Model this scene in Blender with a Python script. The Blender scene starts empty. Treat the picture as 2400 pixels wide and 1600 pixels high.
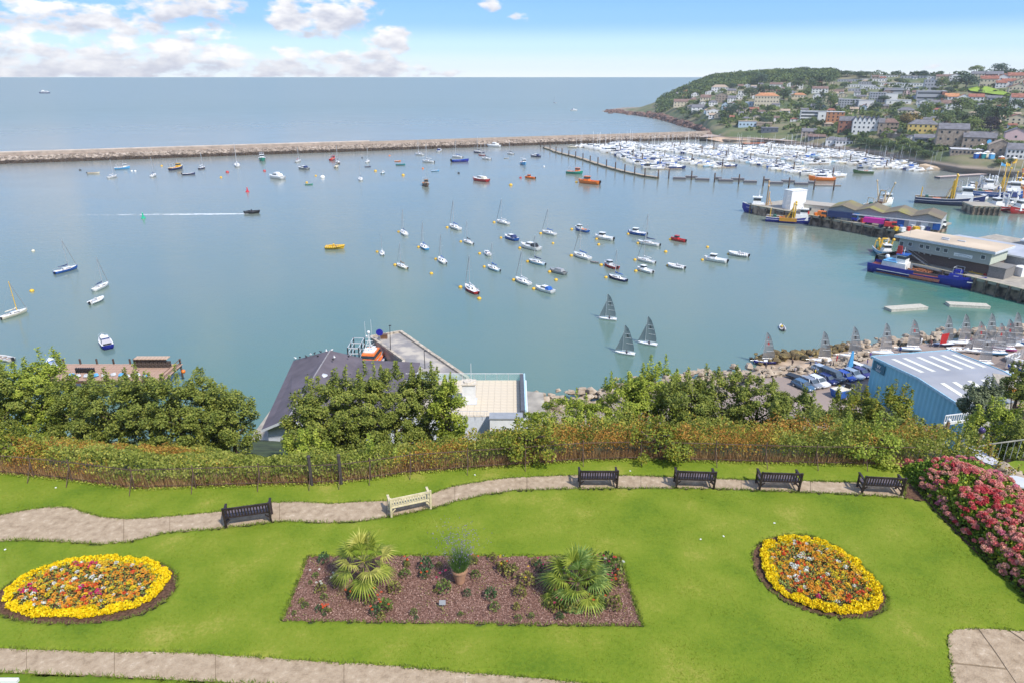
import bpy, math, random
import numpy as np
from mathutils import Vector, Matrix
R = math.radians
rnd = random.Random(7)
npr = np.random.RandomState(11)
scene = bpy.context.scene
C = scene.collection
# ------------------------------------------------------------------ camera
PITCH = R(21.15); CAMZ = 60.0; FPX = 1600.0
SP, CP = math.sin(PITCH), math.cos(PITCH)
cam_d = bpy.data.cameras.new('camera'); cam = bpy.data.objects.new('camera', cam_d); C.objects.link(cam)
cam_d.sensor_width = 36.0; cam_d.lens = 24.0; cam_d.clip_start = 0.5; cam_d.clip_end = 400000
cam.location = (0, 0, CAMZ); cam.rotation_euler = (R(90) - PITCH, 0, 0)
scene.camera = cam
# ------------------------------------------------------------------ world
SUN_EL, SUN_AZ = R(50), R(140)            # azimuth measured from +Y (away from the viewer) towards +X
world = bpy.data.worlds.new('World'); scene.world = world; world.use_nodes = True
wn = world.node_tree.nodes; wl = world.node_tree.links; wn.clear()
def wnode(t, **k):
 n = wn.new(t)
 for a, b in k.items(): setattr(n, a, b)
 return n
def wmath(op, a, b=None, c=None, clamp=False):
 n = wnode('ShaderNodeMath', operation=op, use_clamp=clamp)
 for i, v in enumerate((a, b, c)):
  if v is None: continue
  if isinstance(v, (int, float)): n.inputs[i].default_value = v
  else: wl.new(v, n.inputs[i])
 return n.outputs[0]
def wmix(f, a, b):
 n = wnode('ShaderNodeMix', data_type='RGBA')
 for i, v in ((0, f), (6, a), (7, b)):
  if isinstance(v, (int, float)): n.inputs[i].default_value = v
  elif isinstance(v, tuple): n.inputs[i].default_value = (*v, 1)
  else: wl.new(v, n.inputs[i])
 return n.outputs[2]
def px_dir(px, py):
 dx, dy = (px - 1200) / FPX, (py - 800) / FPX
 return Vector((dx, CP - dy * SP, -SP - dy * CP)).normalized()
def build_world():
 sky = wnode('ShaderNodeTexSky', sky_type='NISHITA', sun_disc=False, sun_elevation=SUN_EL, sun_rotation=SUN_AZ)
 sky.air_density = 1.0; sky.dust_density = 0.6; sky.ozone_density = 2.0; sky.altitude = 60
 tc = wnode('ShaderNodeTexCoord'); sep = wnode('ShaderNodeSeparateXYZ'); wl.new(tc.outputs['Generated'], sep.inputs[0])
 X, Y, Z = sep.outputs
 el = wmath('MULTIPLY', wmath('ARCSINE', Z), 57.2958)
 az = wmath('MULTIPLY', wmath('ARCTAN2', X, Y), 57.2958)
 ramp = wnode('ShaderNodeValToRGB'); wl.new(wmath('DIVIDE', el, 40.0, clamp=True), ramp.inputs[0])
 cr = ramp.color_ramp; cr.interpolation = 'EASE'
 stops = [(0.0, (0.57, 0.63, 0.69)), (0.02, (0.48, 0.58, 0.68)), (0.055, (0.32, 0.49, 0.67)), (0.10, (0.125, 0.31, 0.60)), (0.16, (0.10, 0.27, 0.56)), (0.5, (0.12, 0.30, 0.66)), (1.0, (0.08, 0.2, 0.5))]
 while len(cr.elements) < len(stops): cr.elements.new(0.5)
 for e, (p, c) in zip(cr.elements, stops): e.position = p; e.color = (*c, 1)
 nis = wnode('ShaderNodeVectorMath', operation='SCALE'); wl.new(sky.outputs[0], nis.inputs[0]); nis.inputs['Scale'].default_value = 0.11
 base = wmix(0.8, nis.outputs[0], ramp.outputs[0])
 # clouds: ellipses in azimuth / elevation broken up by noise
 comb = wnode('ShaderNodeCombineXYZ'); wl.new(az, comb.inputs[0]); wl.new(wmath('MULTIPLY', el, 2.2), comb.inputs[1])
 def noise(scale, det, rough, off=0.0):
  n = wnode('ShaderNodeTexNoise'); n.inputs['Scale'].default_value = scale; n.inputs['Detail'].default_value = det; n.inputs['Roughness'].default_value = rough
  m = wnode('ShaderNodeVectorMath', operation='ADD'); wl.new(comb.outputs[0], m.inputs[0]); m.inputs[1].default_value = (off, off * 1.7, off)
  wl.new(m.outputs[0], n.inputs['Vector']); return n.outputs[0]
 nz = noise(0.5, 7, 0.54); nb = noise(0.16, 5, 0.55, 13.0); nf = noise(0.7, 5, 0.52, 5.0)
 blobs = [  # px, py, half width px, half height px, density
  (225, 52, 120, 34, 1), (70, 28, 110, 30, .75), (445, 10, 120, 34, 1), (740, 45, 110, 40, 1.1), (800, 22, 80, 30, 1.1), (905, 100, 58, 34, 1.1),
  (860, 160, 110, 36, 1), (470, 118, 100, 34, 1), (340, 150, 190, 36, 1), (90, 150, 200, 45, .9), (40, 95, 90, 26, .7), (640, 158, 130, 30, .8), (700, 130, 70, 16, .75),
  (450, 78, 34, 14, .9), (1160, 10, 32, 15, .95), (1218, 42, 26, 13, .6), (290, 108, 50, 16, .6), (1010, 168, 70, 12, .6), (2185, 158, 24, 14, .5), (800, 128, 18, 12, .9)]
 total = None; light = None
 for px, py, hw, hh, dens in blobs:
  d = px_dir(px, py); e0 = math.degrees(math.asin(d.z)); a0 = math.degrees(math.atan2(d.x, d.y))
  ra = math.degrees(hw / FPX) * 1.05; re_ = math.degrees(hh / FPX) * 1.1
  da = wmath('DIVIDE', wmath('SUBTRACT', az, a0), ra); de = wmath('DIVIDE', wmath('SUBTRACT', el, e0), re_)
  r2 = wmath('ADD', wmath('MULTIPLY', da, da), wmath('MULTIPLY', de, de))
  f = wmath('MULTIPLY', wmath('SUBTRACT', 1.25, r2), dens)
  total = f if total is None else wmath('SMOOTH_MAX', total, f, 0.6)
  l = wmath('MULTIPLY', de, wmath('MULTIPLY', wmath('SUBTRACT', 1.6, r2, clamp=True), 1.0))
  light = l if light is None else wmath('ADD', light, l)
 # loose cloud everywhere else round the compass
 elsewhere = wmath('MULTIPLY', wmath('SUBTRACT', nb, 0.43), 6.0)
 front = wmath('MULTIPLY', wmath('COMPARE', az, 8.0, 40.0), wmath('LESS_THAN', el, 9.0))
 elsewhere = wmath('SUBTRACT', elsewhere, wmath('MULTIPLY', front, 3.0))
 total = wmath('MAXIMUM', total, elsewhere)
 dens = wmath('ADD', total, wmath('MULTIPLY', wmath('SUBTRACT', nz, 0.54), 4.2))
 m = wnode('ShaderNodeMapRange', interpolation_type='SMOOTHSTEP'); wl.new(dens, m.inputs[0]); m.inputs[1].default_value = 0.15; m.inputs[2].default_value = 0.95
 mask = wmath('MULTIPLY', m.outputs[0], 0.93)
 mask = wmath('MULTIPLY', mask, wmath('GREATER_THAN', el, 0.0))
 sh = wmath('ADD', wmath('MULTIPLY', light, 0.42), wmath('ADD', wmath('MULTIPLY', nf, 2.2), -0.62), clamp=True)
 ccol = wmix(sh, (0.37, 0.375, 0.43), (0.66, 0.64, 0.625))
 col = wmix(mask, base, ccol)
 bg = wnode('ShaderNodeBackground'); wl.new(col, bg.inputs[0]); bg.inputs[1].default_value = 1.0
 out = wnode('ShaderNodeOutputWorld'); wl.new(bg.outputs[0], out.inputs[0])
build_world()
sun_d = bpy.data.lights.new('sun', 'SUN'); sun = bpy.data.objects.new('sun', sun_d); C.objects.link(sun)
sun_d.energy = 2.9; sun_d.angle = R(3.5); sun_d.color = (1.0, 0.955, 0.88)
sdir = Vector((math.sin(SUN_AZ) * math.cos(SUN_EL), math.cos(SUN_AZ) * math.cos(SUN_EL), math.sin(SUN_EL)))
sun.rotation_euler = sdir.to_track_quat('Z', 'Y').to_euler(); sun.location = (0, 0, 200)
scene.view_settings.view_transform = 'Standard'; scene.view_settings.look = 'None'
scene.view_settings.exposure = 0.85; scene.view_settings.gamma = 1.0; scene.view_settings.use_curve_mapping = False
scene.render.engine = 'CYCLES'
scene.cycles.use_denoising = True; scene.cycles.max_bounces = 5; scene.cycles.diffuse_bounces = 2; scene.cycles.glossy_bounces = 3
scene.cycles.transmission_bounces = 3; scene.cycles.transparent_max_bounces = 8
scene.cycles.caustics_reflective = False; scene.cycles.caustics_refractive = False; scene.cycles.sample_clamp_indirect = 6

# ------------------------------------------------------------------ geometry helpers
def ray(px, py):
 dx, dy = (px - 1200) / FPX, (py - 800) / FPX
 return dx, CP - dy * SP, -SP - dy * CP
def P(px, py, z=0.0):
 """point of height z that the photograph shows at (px, py)"""
 a, b, c = ray(px, py); t = (z - CAMZ) / c
 return Vector((a * t, b * t, z))
def PY(px, py, Y):
 a, b, c = ray(px, py); t = Y / b
 return Vector((a * t, Y, CAMZ + c * t))
def pix(v):
 """pixel at which a point shows (used only for words in labels)"""
 x, y, z = v[0], v[1], v[2] - CAMZ
 f = y * CP - z * SP; u = y * SP + z * CP
 return 1200 + FPX * x / f, 800 - FPX * u / f
class MB:
 def __init__(s): s.v = []; s.f = []
 def add(s, vs, fs):
  n = len(s.v); s.v += [tuple(p) for p in vs]; s.f += [tuple(i + n for i in f) for f in fs]; return s
 def box(s, c, size, rz=0.0, taper=1.0):
  x, y, z = size[0] / 2, size[1] / 2, size[2] / 2; cs, sn = math.cos(rz), math.sin(rz)
  vs = []
  for k, (a, b, e) in enumerate([(-1, -1, -1), (1, -1, -1), (1, 1, -1), (-1, 1, -1), (-1, -1, 1), (1, -1, 1), (1, 1, 1), (-1, 1, 1)]):
   t = taper if e > 0 else 1.0
   px, py = a * x * t, b * y * t
   vs.append((c[0] + px * cs - py * sn, c[1] + px * sn + py * cs, c[2] + e * z))
  return s.add(vs, [(0, 3, 2, 1), (4, 5, 6, 7), (0, 1, 5, 4), (1, 2, 6, 5), (2, 3, 7, 6), (3, 0, 4, 7)])
 def frus(s, c, z0, z1, a, b, oy=0.0, ox=0.0):
  """frustum: bottom rect size a at z0, top rect size b at z1 shifted by (ox, oy)"""
  vs = []
  for (w, d), z, sx, sy in ((a, z0, 0, 0), (b, z1, ox, oy)):
   for u, v in ((-1, -1), (1, -1), (1, 1), (-1, 1)): vs.append((c[0] + sx + u * w / 2, c[1] + sy + v * d / 2, z))
  return s.add(vs, [(0, 3, 2, 1), (4, 5, 6, 7), (0, 1, 5, 4), (1, 2, 6, 5), (2, 3, 7, 6), (3, 0, 4, 7)])
 def cyl(s, p0, p1, r0, r1=None, n=6, cap=True):
  r1 = r0 if r1 is None else r1
  p0, p1 = Vector(p0), Vector(p1); d = (p1 - p0)
  if d.length < 1e-6: return s
  d.normalize(); a = d.orthogonal().normalized(); b = d.cross(a)
  vs = [p0 + (a * math.cos(2 * math.pi * i / n) + b * math.sin(2 * math.pi * i / n)) * r0 for i in range(n)]
  vs += [p1 + (a * math.cos(2 * math.pi * i / n) + b * math.sin(2 * math.pi * i / n)) * r1 for i in range(n)]
  fs = [(i, (i + 1) % n, n + (i + 1) % n, n + i) for i in range(n)]
  if cap: fs += [tuple(range(n))[::-1], tuple(range(n, 2 * n))]
  return s.add(vs, fs)
 def tube(s, pts, r, n=6):
  for a, b in zip(pts[:-1], pts[1:]): s.cyl(a, b, r, r, n)
  return s
 def ball(s, c, r, n=8, m=6, sz=1.0, noise=0.0, rg=None):
  vs = [(c[0], c[1], c[2] - r * sz)]; rg = rg or rnd
  for j in range(1, m):
   t = math.pi * j / m
   for i in range(n):
    k = 1 + noise * (rg.random() - .5)
    vs.append((c[0] + r * k * math.sin(t) * math.cos(2 * math.pi * i / n), c[1] + r * k * math.sin(t) * math.sin(2 * math.pi * i / n), c[2] - r * k * sz * math.cos(t)))
  vs.append((c[0], c[1], c[2] + r * sz)); L = len(vs) - 1
  fs = [(0, 1 + (i + 1) % n, 1 + i) for i in range(n)]
  for j in range(m - 2):
   o = 1 + j * n
   fs += [(o + i, o + (i + 1) % n, o + n + (i + 1) % n, o + n + i) for i in range(n)]
  o = 1 + (m - 2) * n
  fs += [(o + i, o + (i + 1) % n, L) for i in range(n)]
  return s.add(vs, fs)
 def prism(s, poly, z0, z1):
  """poly: (x, y) list counter-clockwise; z0, z1 may be lists"""
  n = len(poly)
  a = z0 if isinstance(z0, (list, tuple)) else [z0] * n; b = z1 if isinstance(z1, (list, tuple)) else [z1] * n
  vs = [(p[0], p[1], a[i]) for i, p in enumerate(poly)] + [(p[0], p[1], b[i]) for i, p in enumerate(poly)]
  return s.add(vs, [tuple(range(n))[::-1], tuple(range(n, 2 * n))] + [(i, (i + 1) % n, n + (i + 1) % n, n + i) for i in range(n)])
 def bar(s, p0, p1, w, h):
  """rectangular bar from p0 to p1, w across (horizontal), h high"""
  p0, p1 = Vector(p0), Vector(p1); d = (p1 - p0).normalized()
  side = Vector((0, 0, 1)).cross(d)
  side = side.normalized() if side.length > 1e-3 else Vector((1, 0, 0))
  up = d.cross(side).normalized()
  vs = [p + side * (a * w / 2) + up * (b * h / 2) for p in (p0, p1) for a, b in ((-1, -1), (1, -1), (1, 1), (-1, 1))]
  return s.add(vs, [(0, 1, 2, 3)[::-1], (4, 5, 6, 7), (0, 1, 5, 4), (1, 2, 6, 5), (2, 3, 7, 6), (3, 0, 4, 7)])
 def mesh(s, name, smooth=False):
  me = bpy.data.meshes.new(name); me.from_pydata(s.v, [], s.f)
  if smooth: me.polygons.foreach_set('use_smooth', [True] * len(me.polygons))
  me.update(); return me
 def build(s, name, m, parent=None, smooth=False, loc=None):
  return obj(name, s.mesh(name, smooth), m, parent, loc)
def obj(name, me, m=None, parent=None, loc=None, rz=None, sc=None):
 o = bpy.data.objects.new(name, me); C.objects.link(o)
 if m is not None:
  if len(me.materials) == 0: me.materials.append(m)
  if me.materials[0] is not m: o.material_slots[0].link = 'OBJECT'; o.material_slots[0].material = m
 if parent: o.parent = parent
 if loc is not None: o.location = loc
 if rz is not None: o.rotation_euler = (0, 0, rz)
 if sc is not None: o.scale = sc if hasattr(sc, '__len__') else (sc, sc, sc)
 return o
LABELS = {}
def tag(o, label=None, cat=None, group=None, kind=None):
 if label: o['label'] = label; LABELS[label] = LABELS.get(label, 0) + 1
 if cat: o['category'] = cat
 if group: o['group'] = group
 if kind: o['kind'] = kind
 return o
def thing(name, label, cat, loc=(0, 0, 0), rz=0.0, group=None):
 o = bpy.data.objects.new(name, None); C.objects.link(o); o.location = loc; o.rotation_euler = (0, 0, rz); o.empty_display_size = .3
 return tag(o, label, cat, group)
def struct(o): o['kind'] = 'structure'; return o
def stuff(o): o['kind'] = 'stuff'; return o
KIDS = {}
def kids(o):
 if o not in KIDS: KIDS[o] = list(o.children)
 return KIDS[o]
def dup(root, loc, rz=0.0, sc=1.0, mats=None, label=None, cat=None, group=None, skip=()):
 """copy of a thing with copies of its parts and sub-parts; mats: part name -> material"""
 mats = mats or {}
 def cp(o, parent):
  c = o.copy(); C.objects.link(c)
  if parent is not None: c.parent = parent
  m = mats.get(o.name.split('.')[0])
  if m is not None: c.material_slots[0].link = 'OBJECT'; c.material_slots[0].material = m
  for k in kids(o):
   if k.name.split('.')[0] not in skip: cp(k, c)
  return c
 r = cp(root, None); r.location = loc; r.rotation_euler = (0, 0, rz); r.scale = (sc, sc, sc) if not hasattr(sc, '__len__') else sc
 for k in ('label', 'group', 'category'):
  if k in r: del r[k]
 tag(r, label, cat, group); return r
PROTOS = []
def drop_proto(root):
 for o in [root] + list(root.children_recursive): bpy.data.objects.remove(o)
# ------------------------------------------------------------------ materials
MATS = {}
def mat(name, col, rough=0.6, metal=0.0, var=0.12, scale=3.0, bump=0.0, bscale=20.0, spec=0.4, col2=None, island=0.0, trans=0.0, detail=4, stops=None, coat=0.0, fine=None):
 """procedural principled material: base colour varied by noise (towards col2) and per island"""
 if name in MATS: return MATS[name]
 m = bpy.data.materials.new(name); m.use_nodes = True; nt = m.node_tree; N = nt.nodes; Lk = nt.links; N.clear()
 out = N.new('ShaderNodeOutputMaterial'); b = N.new('ShaderNodeBsdfPrincipled')
 b.inputs['Roughness'].default_value = rough; b.inputs['Metallic'].default_value = metal
 b.inputs['Specular IOR Level'].default_value = spec; b.inputs['Coat Weight'].default_value = coat
 tc = N.new('ShaderNodeTexCoord'); nz = N.new('ShaderNodeTexNoise'); nz.inputs['Scale'].default_value = scale; nz.inputs['Detail'].default_value = detail
 Lk.new(tc.outputs['Object'], nz.inputs['Vector'])
 c2 = col2 or tuple(max(0, c * (1 - 2.2 * var)) for c in col); c1 = col if col2 else tuple(min(1, c * (1 + var)) for c in col)
 rp = N.new('ShaderNodeValToRGB'); el = rp.color_ramp.elements
 sts = stops or [(0.3, c2), (0.7, c1)]
 while len(el) < len(sts): el.new(.5)
 for e, (p, c) in zip(el, sts): e.position = p; e.color = (*c, 1)
 src = nz.outputs[0]
 if island > 0:
  g = N.new('ShaderNodeNewGeometry'); ma = N.new('ShaderNodeMath'); ma.operation = 'MULTIPLY_ADD'; ma.inputs[1].default_value = island; Lk.new(g.outputs['Random Per Island'], ma.inputs[0])
  mb_ = N.new('ShaderNodeMath'); mb_.operation = 'MULTIPLY_ADD'; Lk.new(src, mb_.inputs[0]); mb_.inputs[1].default_value = 1 - island * .6; mb_.inputs[2].default_value = -island * .25
  Lk.new(mb_.outputs[0], ma.inputs[2]); src = ma.outputs[0]
 if fine:      # close-up grain laid over the broad variation
  n3 = N.new('ShaderNodeTexNoise'); n3.inputs['Scale'].default_value = fine[0]; n3.inputs['Detail'].default_value = 5; n3.inputs['Roughness'].default_value = .75; Lk.new(tc.outputs['Object'], n3.inputs['Vector'])
  m3 = N.new('ShaderNodeMath'); m3.operation = 'MULTIPLY_ADD'; m3.inputs[1].default_value = fine[1]; Lk.new(n3.outputs[0], m3.inputs[0]); m4 = N.new('ShaderNodeMath'); m4.operation = 'SUBTRACT'; Lk.new(src, m4.inputs[0]); m4.inputs[1].default_value = fine[1] * .5; Lk.new(m4.outputs[0], m3.inputs[2]); src = m3.outputs[0]
 Lk.new(src, rp.inputs[0]); Lk.new(rp.outputs[0], b.inputs['Base Color'])
 if bump > 0:
  n2 = N.new('ShaderNodeTexNoise'); n2.inputs['Scale'].default_value = bscale; n2.inputs['Detail'].default_value = 4; Lk.new(tc.outputs['Object'], n2.inputs['Vector'])
  bp = N.new('ShaderNodeBump'); bp.inputs['Strength'].default_value = bump; bp.inputs['Distance'].default_value = 0.05; Lk.new(n2.outputs[0], bp.inputs['Height']); Lk.new(bp.outputs[0], b.inputs['Normal'])
 if trans > 0:
  t = N.new('ShaderNodeBsdfTranslucent'); Lk.new(rp.outputs[0], t.inputs[0]); mx = N.new('ShaderNodeMixShader'); mx.inputs[0].default_value = trans
  Lk.new(b.outputs[0], mx.inputs[1]); Lk.new(t.outputs[0], mx.inputs[2]); Lk.new(mx.outputs[0], out.inputs[0])
 else: Lk.new(b.outputs[0], out.inputs[0])
 MATS[name] = m; return m
def paint(name, col, rough=0.35): return mat('paint_' + name, col, rough, var=0.05, scale=1.5, spec=0.5)
WHITE = paint('white', (.80, .80, .79)); CREAM = paint('cream', (.72, .66, .52)); NAVY = paint('navy', (.015, .03, .12)); BLUE = paint('blue', (.02, .11, .42))
SKYB = paint('skyblue', (.10, .38, .68)); RED = paint('red', (.50, .03, .03)); ORANGE = paint('orange', (.75, .19, .02)); GREEN = paint('green', (.02, .30, .20)); YELLOW = paint('yellow', (.75, .45, .03))
BLACK = paint('black', (.012, .012, .014)); GREY = paint('grey', (.30, .31, .32)); LGREY = paint('lightgrey', (.55, .56, .57)); BROWN = paint('brown', (.16, .08, .04)); TEAL = paint('teal', (.02, .22, .24))
LBLUE = paint('lightblue', (.42, .60, .72)); PINK = paint('pink', (.72, .42, .42)); ROYAL = paint('royal', (.012, .02, .30)); MAGENTA = paint('magenta', (.55, .02, .30))
GLASS = mat('window_glass', (.03, .045, .06), 0.08, var=.2, spec=.8)
ALU = mat('aluminium', (.62, .63, .65), .35, .6, var=.05)
RUBBER = mat('rubber', (.02, .02, .022), .7)
TEAK = mat('teak', (.36, .22, .12), .6, var=.25, scale=8)
ROPE = mat('rope', (.5, .45, .32), .9)
# ------------------------------------------------------------------ leaves
def leaf_mesh(name, pts, size, up=0.5, out_from=None, aspect=1.7, sizevar=.5, rs=npr, fold=True):
 """one small bent leaf per point; normals lean outwards and upwards"""
 pts = np.asarray(pts, float); n = len(pts)
 nrm = rs.normal(size=(n, 3)); nrm /= np.linalg.norm(nrm, axis=1)[:, None]
 if out_from is not None:
  o = pts - np.asarray(out_from); o /= (np.linalg.norm(o, axis=1)[:, None] + 1e-6); nrm = nrm * .75 + o * .6
 nrm[:, 2] += up; nrm /= np.linalg.norm(nrm, axis=1)[:, None]
 t = rs.normal(size=(n, 3)); t -= (t * nrm).sum(1)[:, None] * nrm; t /= np.linalg.norm(t, axis=1)[:, None]
 b = np.cross(nrm, t); s = size * (1 - sizevar / 2 + sizevar * rs.random_sample(n))[:, None]
 L = t * s; W = b * s / aspect
 dn = nrm * s * .18
 v = np.stack([pts - L * .5, pts + W * .5 - dn, pts + L * .5 - dn * .6, pts - W * .5 - dn], 1).reshape(-1, 3)
 me = bpy.data.meshes.new(name); me.vertices.add(4 * n); me.vertices.foreach_set('co', v.ravel())
 me.loops.add(4 * n); me.loops.foreach_set('vertex_index', np.arange(4 * n)); me.polygons.add(n)
 me.polygons.foreach_set('loop_start', np.arange(n) * 4); me.update(calc_edges=True); return me
def blade_mesh(name, base, h, w, lean=.25, rs=npr):
 """grass blades: one narrow triangle per point, leaning at random"""
 base = np.asarray(base, float); n = len(base); a = rs.random_sample(n) * 2 * np.pi
 d = np.stack([np.cos(a), np.sin(a), np.zeros(n)], 1) * (w / 2)
 hh = h * (.6 + .8 * rs.random_sample(n)); tip = base + np.stack([rs.normal(size=n) * lean * hh, rs.normal(size=n) * lean * hh, hh], 1)
 v = np.stack([base - d, base + d, tip], 1).reshape(-1, 3)
 me = bpy.data.meshes.new(name); me.vertices.add(3 * n); me.vertices.foreach_set('co', v.ravel())
 me.loops.add(3 * n); me.loops.foreach_set('vertex_index', np.arange(3 * n)); me.polygons.add(n)
 me.polygons.foreach_set('loop_start', np.arange(n) * 3); me.update(calc_edges=True); return me
def in_poly(x, y, poly):
 x = np.asarray(x); y = np.asarray(y); r = np.zeros(x.shape, bool); n = len(poly)
 for i in range(n):
  x0, y0 = poly[i][:2]; x1, y1 = poly[(i + 1) % n][:2]
  if y0 == y1: continue
  c = ((y0 > y) != (y1 > y)) & (x < (x1 - x0) * (y - y0) / (y1 - y0) + x0); r ^= c
 return r
def smooth_poly(pts, k=2):
 """Chaikin smoothing of a closed outline"""
 for _ in range(k):
  q = []
  for i in range(len(pts)):
   a, b = Vector(pts[i]), Vector(pts[(i + 1) % len(pts)]); q += [a * .75 + b * .25, a * .25 + b * .75]
  pts = q
 return pts
def sheet(name, pts, z, m, th=None):
 """flat sheet from an outline (concave allowed)"""
 from mathutils.geometry import tessellate_polygon
 vs = [Vector((p[0], p[1], z)) for p in pts]
 tri = tessellate_polygon([vs]); b = MB()
 up = [t if (vs[t[1]] - vs[t[0]]).cross(vs[t[2]] - vs[t[0]]).z > 0 else t[::-1] for t in tri]
 b.add(vs, up)
 if th:
  n = len(vs); b.add(vs + [Vector((v.x, v.y, z - th)) for v in vs], [(i, (i + 1) % n, n + (i + 1) % n, n + i) for i in range(n)])
 return b.build(name, m)
ORD = 'first second third fourth fifth sixth seventh eighth ninth tenth eleventh twelfth thirteenth fourteenth fifteenth sixteenth seventeenth eighteenth nineteenth twentieth'.split()
def ordinal(i):
 if i < 20: return ORD[i]
 tens = {2: 'twenty', 3: 'thirty', 4: 'forty', 5: 'fifty', 6: 'sixty', 7: 'seventy', 8: 'eighty', 9: 'ninety'}
 n = i + 1; t, u = divmod(n, 10)
 return ('fortieth' if n == 40 else tens[t][:-1] + 'ieth') if u == 0 else tens[t] + '-' + ORD[u - 1]
LM = []      # landmarks for labels: (px, py, words, zone)
def lm(px, py, words, zone): LM.append((px, py, words, zone))
def where(prefix, px, py, zone, own=None):
 """prefix + place words built from the nearest landmark, made unique"""
 c = sorted(((px - a) ** 2 + ((py - b) * 1.6) ** 2, a, b, w) for a, b, w, z in LM if z == zone and w != own)
 for d, a, b, w in c[:3]:
  dx, dy = px - a, py - b
  rel = ('just ' if d < 900 else '') + (('right of' if dx > 0 else 'left of') if abs(dx) > 1.3 * abs(dy) else ('below' if dy > 0 else 'above') if abs(dy) > 1.3 * abs(dx) else ('below and ' if dy > 0 else 'above and ') + ('right of' if dx > 0 else 'left of'))
  s = f'{prefix} {rel} the {w}'
  if s not in LABELS and len(s.split()) <= 16: return s
 for i in range(min(4, len(c))):
  for j in range(i + 1, min(6, len(c))):
   s = f'{prefix} between the {c[i][3]} and the {c[j][3]}'
   if s not in LABELS and len(s.split()) <= 16: return s
 for d, a, b, w in c[:3]:
  for k in range(1, 12):
   s = f'{prefix}, {ordinal(k)} one {"right" if px > a else "left"} of the {w}'
   if s not in LABELS and len(s.split()) <= 16: return s
 return s
# ================================================================== THE SETTING
LZ = 43.0     # height of the clifftop lawn above the water
# ---- water
def water_mat():
 m = bpy.data.materials.new('sea_water'); m.use_nodes = True; nt = m.node_tree; N = nt.nodes; Lk = nt.links; N.clear()
 out = N.new('ShaderNodeOutputMaterial'); b = N.new('ShaderNodeBsdfPrincipled'); Lk.new(b.outputs[0], out.inputs[0])
 geo = N.new('ShaderNodeNewGeometry'); sep = N.new('ShaderNodeSeparateXYZ'); Lk.new(geo.outputs['Position'], sep.inputs[0])
 def M(op, a, bb=None, clamp=False):
  n = N.new('ShaderNodeMath'); n.operation = op; n.use_clamp = clamp
  for i, v in enumerate((a, bb)):
   if v is None: continue
   if isinstance(v, (int, float)): n.inputs[i].default_value = v
   else: Lk.new(v, n.inputs[i])
  return n.outputs[0]
 def NZ(scale, det=3, st=(1, 1, 1), rot=0.0, dist=0.0):
  mp = N.new('ShaderNodeMapping'); mp.inputs['Scale'].default_value = st; mp.inputs['Rotation'].default_value = (0, 0, rot); Lk.new(geo.outputs['Position'], mp.inputs[0])
  n = N.new('ShaderNodeTexNoise'); n.inputs['Scale'].default_value = scale; n.inputs['Detail'].default_value = det; n.inputs['Distortion'].default_value = dist; Lk.new(mp.outputs[0], n.inputs['Vector']); return n.outputs[0]
 dist = M('SQRT', M('ADD', M('MULTIPLY', sep.outputs[0], sep.outputs[0]), M('MULTIPLY', sep.outputs[1], sep.outputs[1])))
 # reflected sky painted into the colour: paler with distance, deep green in quay shade
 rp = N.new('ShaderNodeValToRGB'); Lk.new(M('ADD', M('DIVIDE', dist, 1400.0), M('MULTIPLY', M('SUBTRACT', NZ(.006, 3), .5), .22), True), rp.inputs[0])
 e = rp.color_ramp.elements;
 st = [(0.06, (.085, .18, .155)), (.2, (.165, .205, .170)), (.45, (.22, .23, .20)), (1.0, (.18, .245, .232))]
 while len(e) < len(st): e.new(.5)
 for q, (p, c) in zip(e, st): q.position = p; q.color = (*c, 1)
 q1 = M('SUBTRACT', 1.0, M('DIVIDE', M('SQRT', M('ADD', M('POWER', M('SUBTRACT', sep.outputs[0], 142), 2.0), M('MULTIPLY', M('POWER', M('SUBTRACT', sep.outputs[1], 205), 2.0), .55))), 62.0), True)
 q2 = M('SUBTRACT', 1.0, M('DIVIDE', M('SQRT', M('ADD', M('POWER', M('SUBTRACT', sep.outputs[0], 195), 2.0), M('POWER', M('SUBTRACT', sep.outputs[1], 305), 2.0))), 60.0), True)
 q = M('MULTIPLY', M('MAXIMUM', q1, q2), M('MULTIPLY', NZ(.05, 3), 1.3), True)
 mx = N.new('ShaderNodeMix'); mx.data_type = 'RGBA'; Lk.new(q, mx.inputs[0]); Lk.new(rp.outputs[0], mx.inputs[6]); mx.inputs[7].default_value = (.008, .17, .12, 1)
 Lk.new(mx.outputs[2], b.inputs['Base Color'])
 slick = NZ(.012, 4, (1, 2.4, 1), .35, .8)      # smooth lanes in the ripples
 b.inputs['IOR'].default_value = 1.5; b.inputs['Specular IOR Level'].default_value = .5
 Lk.new(M('ADD', M('MULTIPLY', slick, .10), M('ADD', .03, M('MULTIPLY', M('DIVIDE', dist, 1600., True), .30))), b.inputs['Roughness'])
 h = M('ADD', M('MULTIPLY', NZ(.55, 3, (1, 1.9, 1), .3), 1.0), M('MULTIPLY', NZ(2.2, 2, (1, 1.7, 1), -.2), .35))
 h = M('ADD', h, M('MULTIPLY', NZ(.11, 2, (1, 2.2, 1), .5), 1.6))
 bp = N.new('ShaderNodeBump'); bp.inputs['Distance'].default_value = .22
 Lk.new(M('MULTIPLY', M('ADD', .03, M('MULTIPLY', slick, .34)), M('SUBTRACT', 1.0, M('MULTIPLY', M('DIVIDE', dist, 2600., True), .3))), bp.inputs['Strength'])
 Lk.new(h, bp.inputs['Height']); Lk.new(bp.outputs[0], b.inputs['Normal'])
 return m
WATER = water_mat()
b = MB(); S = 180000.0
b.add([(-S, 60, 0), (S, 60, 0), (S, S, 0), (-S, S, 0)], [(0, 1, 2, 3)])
struct(b.build('sea', WATER))
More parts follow.
